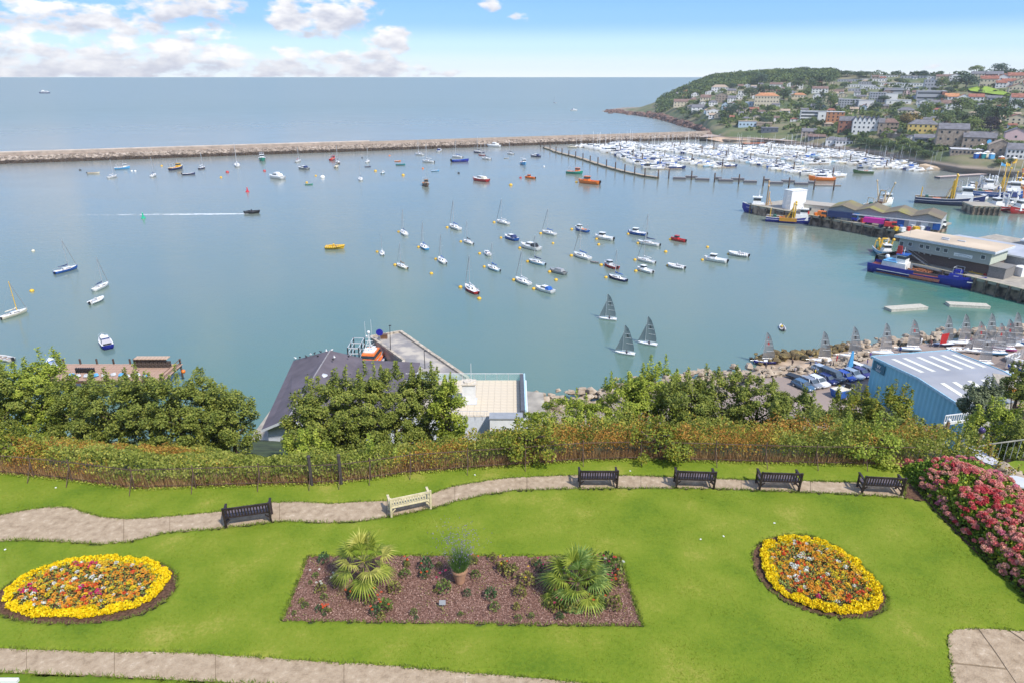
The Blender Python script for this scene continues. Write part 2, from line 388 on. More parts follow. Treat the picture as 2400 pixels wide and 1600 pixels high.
b = MB(); b.add([(-S, -S, -6), (S, -S, -6), (S, 62, -6), (-S, 62, -6)], [(0, 1, 2, 3)])
struct(b.build('seabed', mat('seabed', (.05, .1, .1), .8)))
# ---- clifftop: lawn, slope down to the harbour
fence_px = [(-160, 1098), (0, 1111), (80, 1118), (170, 1128), (316, 1147), (459, 1143), (612, 1138), (731, 1136), (800, 1133), (870, 1124), (964, 1110), (1097, 1100), (1231, 1091), (1365, 1081), (1500, 1078), (1674, 1083), (1908, 1090), (2137, 1092)]
FENCE = [P(x, y, LZ) for x, y in fence_px]
fx_ = [-200.0] + [v.x for v in FENCE] + [22.5, 23.5, 200.0]; fy_ = [FENCE[0].y] + [v.y for v in FENCE] + [FENCE[-1].y, 20.0, 18.0]
def yf(x): return np.interp(x, fx_, fy_)
from mathutils import noise as mnoise
def slope_z(x, y):
 d = y - float(yf(x)); drop = 0.0 if x < 22.9 else min(1.3, (x - 22.9) * .8)
 if d < 2: z = LZ - .05 - .22 * max(d, 0)
 else: z = LZ - .49 - .553 * (d - 2)
 if d > 1: z += .5 * mnoise.noise((x * .18, y * .18, 0)) * min(1, d / 6)
 if x > 22.9: z = min(z, LZ - drop)
 return max(z - (0 if d > 0 else .03), -2.5)
EARTH = mat('slope_earth', (.055, .075, .025), .95, var=.3, scale=.6, bump=.6, bscale=3)
def grid_terrain(name, xs, ys, fn, m):
 v = [(x, y, fn(x, y)) for y in ys for x in xs]; nx = len(xs)
 f = [(j * nx + i, j * nx + i + 1, (j + 1) * nx + i + 1, (j + 1) * nx + i) for j in range(len(ys) - 1) for i in range(nx - 1)]
 b = MB(); b.v = v; b.f = f; o = b.build(name, m, smooth=True); return struct(o)
xs = list(np.arange(-190, 190.1, 2.0)); ys = list(np.arange(16, 40, .8)) + list(np.arange(40, 126, 2.0))
grid_terrain('cliff_slope', xs, ys, slope_z, EARTH)
b = MB(); b.add([(-190, -40, 42.0), (190, -40, 42.0), (190, 17, 42.0), (-190, 17, 42.0)], [(0, 1, 2, 3)]); b.add([(-190, 17, 42.0), (190, 17, 42), (190, 18, 30), (-190, 18, 30)], [(0, 1, 2, 3)])
struct(b.build('clifftop_ground', EARTH))
# outlines read from the photograph, on the lawn plane
def L(pts, z=LZ): return [P(x, y, z) for x, y in pts]
up_top = [(-200, 1222), (0, 1205), (60, 1194), (110, 1187), (160, 1186), (190, 1197), (240, 1211), (300, 1214), (360, 1211), (430, 1205), (520, 1196), (600, 1181), (640, 1175), (700, 1173), (780, 1179), (849, 1173), (906, 1172), (975, 1166), (1013, 1154), (1059, 1139), (1113, 1129), (1174, 1120), (1251, 1115), (1350, 1112), (1501, 1113), (1674, 1120), (1772, 1123), (1880, 1125), (2001, 1129), (2123, 1134)]
up_bot = [(-200, 1270), (0, 1266), (60, 1263), (150, 1268), (240, 1273), (300, 1268), (345, 1257), (390, 1246), (500, 1238), (600, 1226), (660, 1219), (772, 1223), (837, 1220), (918, 1208), (1009, 1190), (1071, 1173), (1136, 1157), (1212, 1147), (1358, 1143), (1580, 1142), (1772, 1147), (2011, 1157), (2118, 1164)]
low_top = [(-200, 1508), (0, 1517), (150, 1524), (270, 1527), (400, 1526), (560, 1535), (700, 1545), (900, 1557), (1100, 1575), (1250, 1587), (1400, 1602), (1600, 1622)]
low_bot = [(-200, 1565), (0, 1573), (200, 1581), (440, 1592), (620, 1601), (900, 1625), (1400, 1680), (1600, 1700)]
patch_px = [(2222, 1500), (2224, 1486), (2236, 1474), (2270, 1471), (2330, 1472), (2400, 1478), (2470, 1486), (2480, 1760), (2240, 1760), (2232, 1600), (2228, 1540)]
soil_px = [(2100, 1134), (2135, 1126), (2200, 1100), (2520, 1330), (2600, 1560), (2400, 1393), (2330, 1330), (2262, 1268), (2205, 1208), (2168, 1172), (2118, 1164)]
bedL_px = [(417, 1352), (405, 1330), (375, 1317), (340, 1308), (250, 1303), (150, 1308), (60, 1343), (10, 1372), (-25, 1400), (-22, 1424), (0, 1440), (60, 1456), (140, 1461), (230, 1458), (330, 1440), (390, 1405), (413, 1378)]
bedR_px = [(1761, 1298), (1768, 1278), (1796, 1260), (1833, 1253), (1870, 1250), (1908, 1255), (1955, 1274), (2002, 1306), (2048, 1348), (2079, 1391), (2081, 1415), (2067, 1434), (2020, 1447), (1964, 1447), (1885, 1429), (1819, 1396), (1786, 1364), (1765, 1328)]
bedC_px = [(722, 1300), (960, 1299), (1200, 1300), (1453, 1300), (1478, 1380), (1505, 1464), (1290, 1462), (1000, 1457), (661, 1452), (690, 1380)]
def ragged(pts, amp=.03, step=.22, seed=3):
 rg = random.Random(seed); q = []
 for i in range(len(pts)):
  a, b_ = pts[i], pts[(i + 1) % len(pts)]; n = max(1, int((b_ - a).length / step))
  for k in range(n):
   p = a.lerp(b_, k / n); q.append(Vector((p.x + rg.uniform(-amp, amp), p.y + rg.uniform(-amp, amp), p.z)))
 return q
up_poly = ragged(L(up_bot) + L(up_top)[::-1], .035); low_poly = ragged(L(low_bot) + L(low_top)[::-1], .03)
patch = ragged(L(patch_px), .02); soil = L(soil_px); bedL = smooth_poly(L(bedL_px), 2); bedR = smooth_poly(L(bedR_px), 2); bedC = L(bedC_px)
GRASS = mat('lawn_grass', (.20, .30, .022), .9, scale=.55, detail=9, stops=[(.25, (.10, .165, .012)), (.45, (.15, .21, .016)), (.62, (.19, .235, .024)), (.85, (.33, .30, .065))], bump=.5, bscale=26, spec=.15, fine=(7, .62))
def lawn():
 """flat sheet with the beds and paths cut out: a grid whose cells near an outline are dropped 6 cm, so edges stand proud of the soil"""
 xs = np.arange(-44, 22.9, .12); ys_ = np.arange(11.5, 33.5, .12)
 X, Y = np.meshgrid(xs, ys_); keep = Y < yf(X) + .25
 Xj, Yj = X + npr.uniform(-.05, .05, X.shape), Y + npr.uniform(-.06, .06, X.shape)
 for pl in (bedL, bedR, bedC, soil, up_poly, low_poly, patch): keep &= ~in_poly(Xj, Yj, pl)
 und = np.array([[.012 * mnoise.noise((x * .5, y * .5, 3)) for x in xs[::8]] for y in ys_[::8]])
 Zg = np.zeros_like(X); Zg[:] = LZ; Zg += np.kron(und, np.ones((8, 8)))[:X.shape[0], :X.shape[1]]
 edge = keep.copy()
 # vertex kept if any neighbour is kept, dropped below the soil where it is not lawn itself
 Zg[~keep] = LZ - .12
 nx = len(xs); ny = len(ys_)
 cell = keep[:-1, :-1] | keep[1:, :-1] | keep[:-1, 1:] | keep[1:, 1:]
 jx = npr.uniform(-.03, .03, X.shape); jy = npr.uniform(-.03, .03, X.shape)
 idx = np.arange(nx * ny).reshape(ny, nx); q = np.stack([idx[:-1, :-1], idx[:-1, 1:], idx[1:, 1:], idx[1:, :-1]], -1)[cell]
 used = np.unique(q); remap = -np.ones(nx * ny, int); remap[used] = np.arange(len(used)); q = remap[q]
 v = np.stack([X + jx, Y + jy, Zg], -1).reshape(-1, 3)[used]
 me = bpy.data.meshes.new('lawn'); me.vertices.add(len(v)); me.vertices.foreach_set('co', v.ravel()); me.loops.add(q.size); me.loops.foreach_set('vertex_index', q.ravel())
 me.polygons.add(len(q)); me.polygons.foreach_set('loop_start', np.arange(len(q)) * 4); me.polygons.foreach_set('use_smooth', [True] * len(q)); me.update(calc_edges=True)
 return struct(obj('lawn', me, GRASS))
lawn()
SOIL = mat('bed_soil', (.15, .085, .055), .95, scale=14, bump=1.0, bscale=30, var=.3, spec=.1)
MULCH = mat('bark_mulch', (.25, .135, .10), .95, scale=20, detail=8, stops=[(.3, (.085, .042, .032)), (.5, (.20, .105, .078)), (.66, (.36, .22, .17))], bump=1.0, bscale=35, spec=.1, fine=(45, .5))
struct(sheet('hedge_border_soil', [Vector((p.x, p.y, 0)) for p in soil], LZ - .03, SOIL))
# grass blades over the lawn
def blades():
 n = 230000; x = npr.uniform(-31, 22.6, n); y = 12.5 + (npr.random_sample(n) ** 1.15) * 17.5
 k = (y < yf(x) + .1) & (np.abs(x) < (y + 3) * .80)
 for pl in (bedL, bedR, bedC, soil, up_poly, low_poly, patch): k &= ~in_poly(x, y, pl)
 x, y = x[k], y[k]
 me = blade_mesh('grass', np.stack([x, y, np.full(len(x), LZ - .004)], 1), .026, .022, lean=1.0)
 stuff(obj('grass', me, mat('grass_blades', (.22, .33, .025), .8, scale=.55, detail=6, stops=[(.2, (.13, .185, .010)), (.5, (.195, .245, .015)), (.9, (.34, .33, .05))], island=.25, trans=.4, spec=.2)))
 # shaggy edges round paths and beds
 pts = []
 for pl, s in ((bedL, 900), (bedR, 800), (bedC, 2200), (up_poly, 9000), (low_poly, 3500), (patch, 900)):
  for _ in range(s):
   i = rnd.randrange(len(pl)); a, b_ = pl[i], pl[(i + 1) % len(pl)]; p = a.lerp(b_, rnd.random()); pts.append((p.x + rnd.gauss(0, .035), p.y + rnd.gauss(0, .035), LZ - .02))
 stuff(obj('edge_grass', blade_mesh('edge_grass', pts, .09, .03, lean=.6), mat('edge_grass', (.15, .24, .02), .8, island=.5, stops=[(.2, (.08, .13, .01)), (.8, (.20, .24, .03))])))
blades()
# ---- paths made of cast slabs
PATH = mat('path_concrete', (.42, .335, .27), .9, scale=4.5, detail=12, stops=[(.28, (.27, .20, .13)), (.46, (.365, .275, .185)), (.62, (.41, .315, .215)), (.82, (.58, .47, .35))], bump=.5, bscale=22, spec=.2, fine=(24, .55))
JOINT = mat('path_joint', (.22, .165, .105), .95)
def cut_strip(poly_top, poly_bot, cuts, name, z):
 """slabs between cut lines across a strip given by its two edges (pixel outlines); cuts are x pixels"""
 root = thing(name, None, None); struct(root)
 def yy(edge, x): return float(np.interp(x, [p[0] for p in edge], [p[1] for p in edge]))
 base = sheet('joint_filling', [Vector((p.x, p.y, 0)) for p in ragged(L(poly_bot) + L(poly_top)[::-1], .01, .5)], z - .02, JOINT); base.parent = root
 for a, b_ in zip(cuts[:-1], cuts[1:]):
  xa, xb = a + .6, b_ - .6
  n = max(3, int((xb - xa) / 14)); rg = random.Random(int(a) + 5)
  bot = [(xa + (xb - xa) * i / n, yy(poly_bot, xa + (xb - xa) * i / n) + rg.uniform(-1.2, 1.2)) for i in range(n + 1)]
  top = [(xb + (xa - xb) * i / n, yy(poly_top, xb + (xa - xb) * i / n) + rg.uniform(-1.2, 1.2)) for i in range(n + 1)]
  s = sheet('slab', [P(x, y, z) for x, y in bot + top], z + rg.uniform(-.004, .004), PATH, .02); s.parent = root
 return root
cut_strip(up_top, up_bot, [-200, -60, 290, 398, 520, 655, 905, 1066, 1235, 1502, 1737, 1900, 2119], 'footpath', LZ - .012)
cut_strip(low_top, low_bot, [-200, 62, 268, 505, 806, 1090, 1320, 1600], 'lower_footpath', LZ - .012)
pr = thing('paved_corner', None, None); struct(pr)
sheet('joint_filling', [Vector((p.x, p.y, 0)) for p in patch], LZ - .03, JOINT).parent = pr
for pl in ([(2222, 1500), (2224, 1486), (2236, 1474), (2270, 1471), (2291, 1471), (2330, 1525), (2356, 1563), (2300, 1557), (2226, 1549)],
   [(2294, 1471), (2330, 1472), (2362, 1475), (2440, 1530), (2470, 1600), (2384, 1600), (2333, 1524)], [(2367, 1476), (2400, 1478), (2470, 1486), (2480, 1550), (2442, 1526)],
   [(2226, 1553), (2300, 1561), (2360, 1568), (2384, 1604), (2440, 1760), (2240, 1760), (2232, 1600)], [(2388, 1604), (2470, 1604), (2480, 1760), (2444, 1760)]):
 sheet('slab', L(pl), LZ - .01 + rnd.uniform(-.004, .004), PATH, .02).parent = pr
# ---- yard, beach and quayside ground at the foot of the cliff
TARMAC = mat('yard_tarmac', (.30, .235, .20), .95, scale=.12, detail=10, var=.1, bump=.2, bscale=8, fine=(1.5, .3))
SAND = mat('beach_sand', (.46, .34, .22), .95, scale=.35, detail=6, stops=[(.35, (.30, .225, .16)), (.65, (.52, .39, .27))], bump=.2)
CONC = mat('quay_concrete', (.40, .36, .30), .9, scale=.5, detail=8, stops=[(.3, (.25, .225, .19)), (.55, (.36, .325, .27)), (.75, (.50, .45, .36))], bump=.2, bscale=4)
yard_px = [(1640, 950), (1700, 915), (1794, 886), (1908, 874), (1957, 861), (2000, 852), (2060, 836), (2100, 814), (2200, 801), (2320, 792), (2440, 785), (2700, 800), (2800, 1050), (1650, 1050)]
sheet('yard', [P(x, y, 3.5) for x, y in yard_px], 3.5, TARMAC, 5.0); struct(bpy.data.objects['yard'])
top = [(1735, 862), (1812, 843), (1922, 834), (1985, 823), (2055, 812), (2100, 806)]; bot = [(1730, 884), (1794, 886), (1908, 874), (1957, 861), (2020, 846), (2106, 816)]
zz = [-.25, .25, .9, 1.6, 2.4, 3.3]; vs = [P(x, y, z) for (x, y), z in zip(top, zz)] + [P(x, y, z) for (x, y), z in zip(bot, zz)]
b = MB(); b.add(vs, [(6 + i, 7 + i, 1 + i, i) for i in range(5)]); struct(b.build('slipway_beach', SAND))
# ---- breakwater
BW_A, BW_B = Vector((-378, 517, 0)), Vector((203, 735, 0)); bwd = (BW_B - BW_A).normalized(); bwn = Vector((-bwd.y, bwd.x, 0))
BW0 = BW_A - bwd * 420; BW1 = BW_B + bwd * 12
def breakwater():
 root = thing('breakwater', 'long stone breakwater with a rubble face and walkway shutting in the harbour', 'breakwater')
 Lg = (BW1 - BW0).length; n = int(Lg / 3.2); prof = [(-1.5, -2.0), (0.5, -.1), (3.2, 1.9), (6.0, 3.8), (8.4, 5.0)]
 m = bpy.data.materials.new('breakwater_rubble'); m.use_nodes = True; nt = m.node_tree; N = nt.nodes; Lk = nt.links; bs = N['Principled BSDF']; bs.inputs['Roughness'].default_value = .95
 g = N.new('ShaderNodeNewGeometry'); sp = N.new('ShaderNodeSeparateXYZ'); Lk.new(g.outputs['Position'], sp.inputs[0])
 vo = N.new('ShaderNodeTexVoronoi'); vo.inputs['Scale'].default_value = .62; Lk.new(g.outputs['Position'], vo.inputs['Vector'])
 rp = N.new('ShaderNodeValToRGB'); e = rp.color_ramp.elements; e[0].position = .1; e[0].color = (.20, .155, .12, 1); e[1].position = .9; e[1].color = (.46, .38, .31, 1)
 sv = N.new('ShaderNodeSeparateColor'); Lk.new(vo.outputs['Color'], sv.inputs[0]); Lk.new(sv.outputs[0], rp.inputs[0])
 nz = N.new('ShaderNodeTexNoise'); nz.inputs['Scale'].default_value = .35; Lk.new(g.outputs['Position'], nz.inputs['Vector'])
 ma = N.new('ShaderNodeMath'); ma.operation = 'MULTIPLY_ADD'; ma.inputs[1].default_value = 2.2; Lk.new(nz.outputs[0], ma.inputs[0]); Lk.new(sp.outputs[2], ma.inputs[2])
 mr = N.new('ShaderNodeMapRange'); Lk.new(ma.outputs[0], mr.inputs[0]); mr.inputs[1].default_value = 3.0; mr.inputs[2].default_value = 3.8
 mx = N.new('ShaderNodeMix'); mx.data_type = 'RGBA'; Lk.new(mr.outputs[0], mx.inputs[0]); mx.inputs[6].default_value = (.055, .035, .02, 1); Lk.new(rp.outputs[0], mx.inputs[7]); Lk.new(mx.outputs[2], bs.inputs['Base Color'])
 core = MB(); rows = len(prof)
 for i in range(n + 1):
  p = BW0 + bwd * (Lg * i / n)
  for k, (o, z) in enumerate(prof):
   q = p + bwn * (o + rnd.uniform(-.5, .5)) + bwd * rnd.uniform(-1, 1); core.v.append((q.x, q.y, z + rnd.uniform(-.3, .3)))
 core.f = [(i * rows + k, (i + 1) * rows + k, (i + 1) * rows + k + 1, i * rows + k + 1) for i in range(n) for k in range(rows - 1)]
 core.build('rubble_bank', m, root)
 # boulders standing proud of the bank
 v = []; f = []; rg = random.Random(5)
 cube = [(-1, -1, -1), (1, -1, -1), (1, 1, -1), (-1, 1, -1), (-1, -1, 1), (1, -1, 1), (1, 1, 1), (-1, 1, 1)]; cf = [(0, 3, 2, 1), (4, 5, 6, 7), (0, 1, 5, 4), (1, 2, 6, 5), (2, 3, 7, 6), (3, 0, 4, 7)]
 for _ in range(9500):
  u = rg.uniform(0, Lg); s = rg.random(); o = -.3 + 8.4 * s; z = np.interp(o, [a for a, _ in prof], [c for _, c in prof]); r = rg.uniform(.35, .85)
  q = BW0 + bwd * u + bwn * o; M3 = Matrix.Rotation(rg.uniform(0, 6), 3, 'Z') @ Matrix.Rotation(rg.uniform(-.6, .6), 3, 'X'); k = len(v)
  for c in cube:
   w = M3 @ Vector((c[0] * r * rg.uniform(.7, 1.2), c[1] * r * rg.uniform(.6, 1), c[2] * r * rg.uniform(.5, .8))); v.append((q.x + w.x, q.y + w.y, z + w.z))
  f += [tuple(a + k for a in t) for t in cf]
 bo = MB(); bo.v, bo.f = v, f; stuff(bo.build('boulders', m, root))
 wk = MB(); wall = MB(); cap = MB()
 def strip(mb, o0, o1, z0, z1, a=0.0, b2=1.0):
  pa, pb = BW0.lerp(BW1, a), BW0.lerp(BW1, b2)
  q = [pa + bwn * o0, pb + bwn * o0, pb + bwn * o1, pa + bwn * o1]; mb.prism([(p.x, p.y) for p in q], z0, z1)
 strip(wk, 8.2, 14.0, -2, 5.3); strip(wall, 14.0, 15.6, -2, 6.9)
 wk.build('walkway', mat('bw_walk', (.36, .27, .20), .9, scale=.3), root); wall.build('parapet', mat('bw_par', (.40, .33, .27), .9, scale=.3), root)
 strip(cap, 15.6, 19.5, -2, 7.4, .0, .66); strip(cap, 15.6, 18.0, -2, 6.3, .66, 1.0); cap.build('sea_wall', mat('bw_cap', (.55, .47, .40), .9, scale=.2), root)
 return root
breakwater()
# ---- headland and town hill
COLS = [(1405, 267, 1330, 262, 1345), (1445, 266, 1290, 259, 1340), (1500, 272, 1190, 252, 1300), (1550, 280, 1085, 235, 1300), (1600, 296, 940, 212, 1280), (1640, 306, 865, 194, 1280), (1665, 322, 740, 186, 1280), (1700, 326, 707, 181, 1280), (1760, 327, 700, 176, 1280),
  (1850, 334, 668, 171, 1250), (1950, 344, 622, 172, 1200), (2050, 355, 580, 174, 1150), (2150, 375, 517, 176, 1100), (2250, 391, 476, 174, 1050), (2350, 398, 458, 171, 1000), (2500, 404, 440, 168, 950), (2750, 410, 420, 165, 900), (3100, 414, 410, 162, 860)]
cpx = [c[0] for c in COLS]
def land(px, py):
 ps = np.interp(px, cpx, [c[1] for c in COLS]); Ys = np.interp(px, cpx, [c[2] for c in COLS]); pk = np.interp(px, cpx, [c[3] for c in COLS]); Yk = np.interp(px, cpx, [c[4] for c in COLS])
 s = (ps - py) / (ps - pk); Y = Ys + (Yk - Ys) * (max(s, 0) ** 1.6 if s > 0 else s)
 return PY(px, py, float(Y))
def hill():
 cols = list(np.arange(1405, 3100, 11.0)); rows = np.linspace(-.02, 1.0, 46); b = MB(); H = {}
 for j, s in enumerate(rows):
  for px in cols:
   ps = np.interp(px, cpx, [c[1] for c in COLS]); pk = np.interp(px, cpx, [c[3] for c in COLS])
   p = land(px, ps + (pk - ps) * s); p.z += (mnoise.noise((p.x * .02, p.y * .02, 1)) * 2.0 if 0 < s < 1 else 0); b.v.append(tuple(p))
 nc = len(cols); nr = len(rows)
 # back side falls away behind the ridge, shore skirt goes under water
 for px in cols:
  p = land(px, np.interp(px, cpx, [c[3] for c in COLS])); b.v.append((p.x * 1.25, p.y * 1.25, -3))
 for px in cols:
  p = land(px, np.interp(px, cpx, [c[1] for c in COLS])); b.v.append((p.x, p.y - 3, -4))
 b.f = [(j * nc + i, j * nc + i + 1, (j + 1) * nc + i + 1, (j + 1) * nc + i) for j in range(nr) for i in range(nc - 1)]
 b.f += [((nr + 1) * nc + i, (nr + 1) * nc + i + 1, i + 1, i) for i in range(nc - 1)]
 m = bpy.data.materials.new('hill_ground'); m.use_nodes = True; nt = m.node_tree; N = nt.nodes; Lk = nt.links; bs = N['Principled BSDF']; bs.inputs['Roughness'].default_value = .95
 g = N.new('ShaderNodeNewGeometry'); nz = N.new('ShaderNodeTexNoise'); nz.inputs['Scale'].default_value = .028; nz.inputs['Detail'].default_value = 9; Lk.new(g.outputs['Position'], nz.inputs['Vector'])
 rp = N.new('ShaderNodeValToRGB'); e = rp.color_ramp.elements; st = [(.3, (.06, .09, .035)), (.45, (.10, .125, .045)), (.56, (.19, .17, .09)), (.68, (.21, .18, .10)), (.78, (.30, .27, .22))]
 while len(e) < len(st): e.new(.5)
 for q, (p, c) in zip(e, st): q.position = p; q.color = (*c, 1)
 Lk.new(nz.outputs[0], rp.inputs[0]); sp = N.new('ShaderNodeSeparateXYZ'); Lk.new(g.outputs['Position'], sp.inputs[0])
 mr = N.new('ShaderNodeMapRange'); Lk.new(sp.outputs[2], mr.inputs[0]); mr.inputs[1].default_value = 5; mr.inputs[2].default_value = 3.2
 mx = N.new('ShaderNodeMix'); mx.data_type = 'RGBA'; Lk.new(mr.outputs[0], mx.inputs[0]); Lk.new(rp.outputs[0], mx.inputs[6]); mx.inputs[7].default_value = (.30, .235, .18, 1); Lk.new(mx.outputs[2], bs.inputs['Base Color'])
 return struct(b.build('hillside', m, smooth=True))
hill()
# field on the hill
fld = [(2262, 212), (2285, 208), (2310, 207), (2335, 215), (2365, 224), (2362, 229), (2330, 226), (2300, 222), (2272, 218)]
b = MB(); vs = [land(x, y) + Vector((0, -2.0, 2.2)) for x, y in fld]; b.add(vs, [tuple(range(len(vs)))[::-1]]); struct(b.build('meadow', mat('meadow', (.26, .38, .03), .9, scale=.1)))
# red-brown rocks along the headland shore
ROCK = mat('shore_rock', (.20, .115, .085), .95, scale=.25, detail=8, stops=[(.3, (.085, .05, .042)), (.55, (.19, .11, .085)), (.75, (.34, .24, .19))])
def shore_rocks():
 b = MB(); rg = random.Random(9)
 for _ in range(520):
  px = rg.uniform(1420, 1668); ps = np.interp(px, cpx, [c[1] for c in COLS]); py = ps + rg.uniform(-11, 1.5) * (1.0 if px > 1520 else .55); p = land(px, py); r = rg.uniform(2.0, 5.5)
  b.ball((p.x, p.y, p.z - .6), r, 6, 4, .75, .7, rg)
 stuff(b.build('shore_rocks', ROCK))
 b = MB()
 for px, py, r in ((1593, 287.5, 5), (1608, 294, 2.6), (1611, 297, 1.6), (1655, 305, 9), (1640, 303, 7), (1672, 307, 9), (1560, 283, 6), (1475, 270, 5), (1430, 266.5, 5)): p = P(px, py, 0); b.ball((p.x, p.y, -.5), r, 8, 5, .5, .5, rg)
 stuff(b.build('skerries', ROCK))
shore_rocks()
# inner quay wall of the marina, beach and its car park
QW = mat('quay_wall_stone', (.30, .235, .18), .9, scale=.25, detail=8, stops=[(.3, (.13, .10, .075)), (.7, (.36, .29, .23))])
def wall_line(name, pts, z0, z1, th, m, label, cat, back=Vector((0, 1, 0))):
 root = MB()
 for (a, b_) in zip(pts[:-1], pts[1:]):
  d = (b_ - a).normalized(); n = Vector((-d.y, d.x, 0)); n = n if n.dot(back) > 0 else -n
  q = [a, b_, b_ + n * th, a + n * th]; root.prism([(p.x, p.y) for p in q], z0, z1)
 return tag(root.build(name, m), label, cat)
qp = [P(x, y, 0) for x, y in [(1838, 343), (1905, 347), (1950, 352), (2050, 366), (2120, 378), (2200, 393), (2260, 400), (2330, 407), (2420, 414), (2700, 425)]]
wall_line('quay_wall', qp, -3, 3.6, 4.0, QW, 'long brown stone quay wall running behind the marina below the houses', 'quay wall')
b = MB(); q = [P(x, y, z) for x, y, z in [(1640, 330, -.3), (1700, 335, -.3), (1760, 337, -.3), (1840, 342, -.3), (1880, 340, 3.4), (1840, 330, 4.0), (1760, 326, 4.0), (1690, 322, 4.0), (1640, 322, 3.8)]]
b.add(q, [(0, 1, 7, 8), (1, 2, 6, 7), (2, 3, 5, 6), (3, 4, 5)]); struct(b.build('marina_beach', mat('marina_sand', (.50, .36, .25), .9, scale=.1)))
b = MB(); q = [P(x, y, 4.3) for x, y in [(1640, 322), (1690, 321), (1760, 325), (1860, 332), (1900, 329), (1850, 309), (1760, 302), (1700, 306), (1660, 312)]]
b.add(q, [tuple(range(len(q)))]); struct(b.build('beach_car_park', mat('beach_carpark', (.42, .33, .27), .9, scale=.05)))
b = MB(); q = [P(x, y, z) for x, y, z in [(2155, 386, 3.65), (2170, 384, 3.65), (2245, 402.5, -.3), (2228, 401.5, -.3)]];
b.prism([(p.x, p.y) for p in q], -3, [p.z for p in q]); struct(b.build('slipway_ramp', mat('ramp', (.50, .38, .26), .9)))
# ================================================================== BOATS
def hull_parts(L, B, H, tr=.78, sheer=.28, cockpit=None, n=11, deck_in=.0, floor=.45, pow_=2.2):
 """hull skin and deck (with a cockpit well) of a boat whose bow points to +Y, waterline at z = 0"""
 hull = MB(); deck = MB(); st = []
 for i in range(n):
  t = i / (n - 1); y = -L / 2 + L * t
  if t < .45: w = tr + (1 - tr) * math.sin(t / .45 * math.pi / 2)
  else: w = max(.02, 1 - ((t - .45) / .55) ** pow_)
  z = H * (1 + sheer * max(0, (t - .3) / .7) ** 2 * 1.6 + .06 * (1 - t)); st.append((t, y, B / 2 * w, z))
 for t, y, w, z in st:
  yk = y - (0.10 * L if t > .99 else 0) * .6
  hull.v += [(-w, y, z), (-w * .92, y * .995, z * .45), (-w * .62, yk, -.06 * L * .2), (0, yk, -.35 * H), (w * .62, yk, -.06 * L * .2), (w * .92, y * .995, z * .45), (w, y, z)]
 for i in range(n - 1):
  a = i * 7
  for k in range(6): hull.f.append((a + k, a + k + 1, a + 7 + k + 1, a + 7 + k))
 hull.f.append(tuple(range(7))[::-1])
 c0, c1 = cockpit or (2, 2)
 for t, y, w, z in st:
  fl = floor * H if cockpit and c0 <= t <= c1 else 0
  wi = min(w * .72, B * .36); z -= .03
  deck.v += [(-w * .985, y, z), (-wi, y, z), (-wi * .95, y, z - fl), (wi * .95, y, z - fl), (wi, y, z), (w * .985, y, z)]
 for i in range(n - 1):
  a = i * 6
  for k in range(5): deck.f.append((a + k, a + 6 + k, a + 7 + k, a + k + 1))
 return hull, deck, st
def band(mb, c, z0, z1, a, b, oy, k0, k1, e=.012):
 """glazed band round a frustum cabin between the height fractions k0 and k1"""
 lp = lambda u, v, k: u + (v - u) * k
 A = (lp(a[0], b[0], k0) + e * 2, lp(a[1], b[1], k0) + e * 2); B_ = (lp(a[0], b[0], k1) + e * 2, lp(a[1], b[1], k1) + e * 2)
 mb.frus((c[0], c[1] + oy * k0), lp(z0, z1, k0), lp(z0, z1, k1), A, B_, oy=oy * (k1 - k0))
PK = {}
def proto(name):
 r = bpy.data.objects.new(name, None); C.objects.link(r); PROTOS.append(r); return r
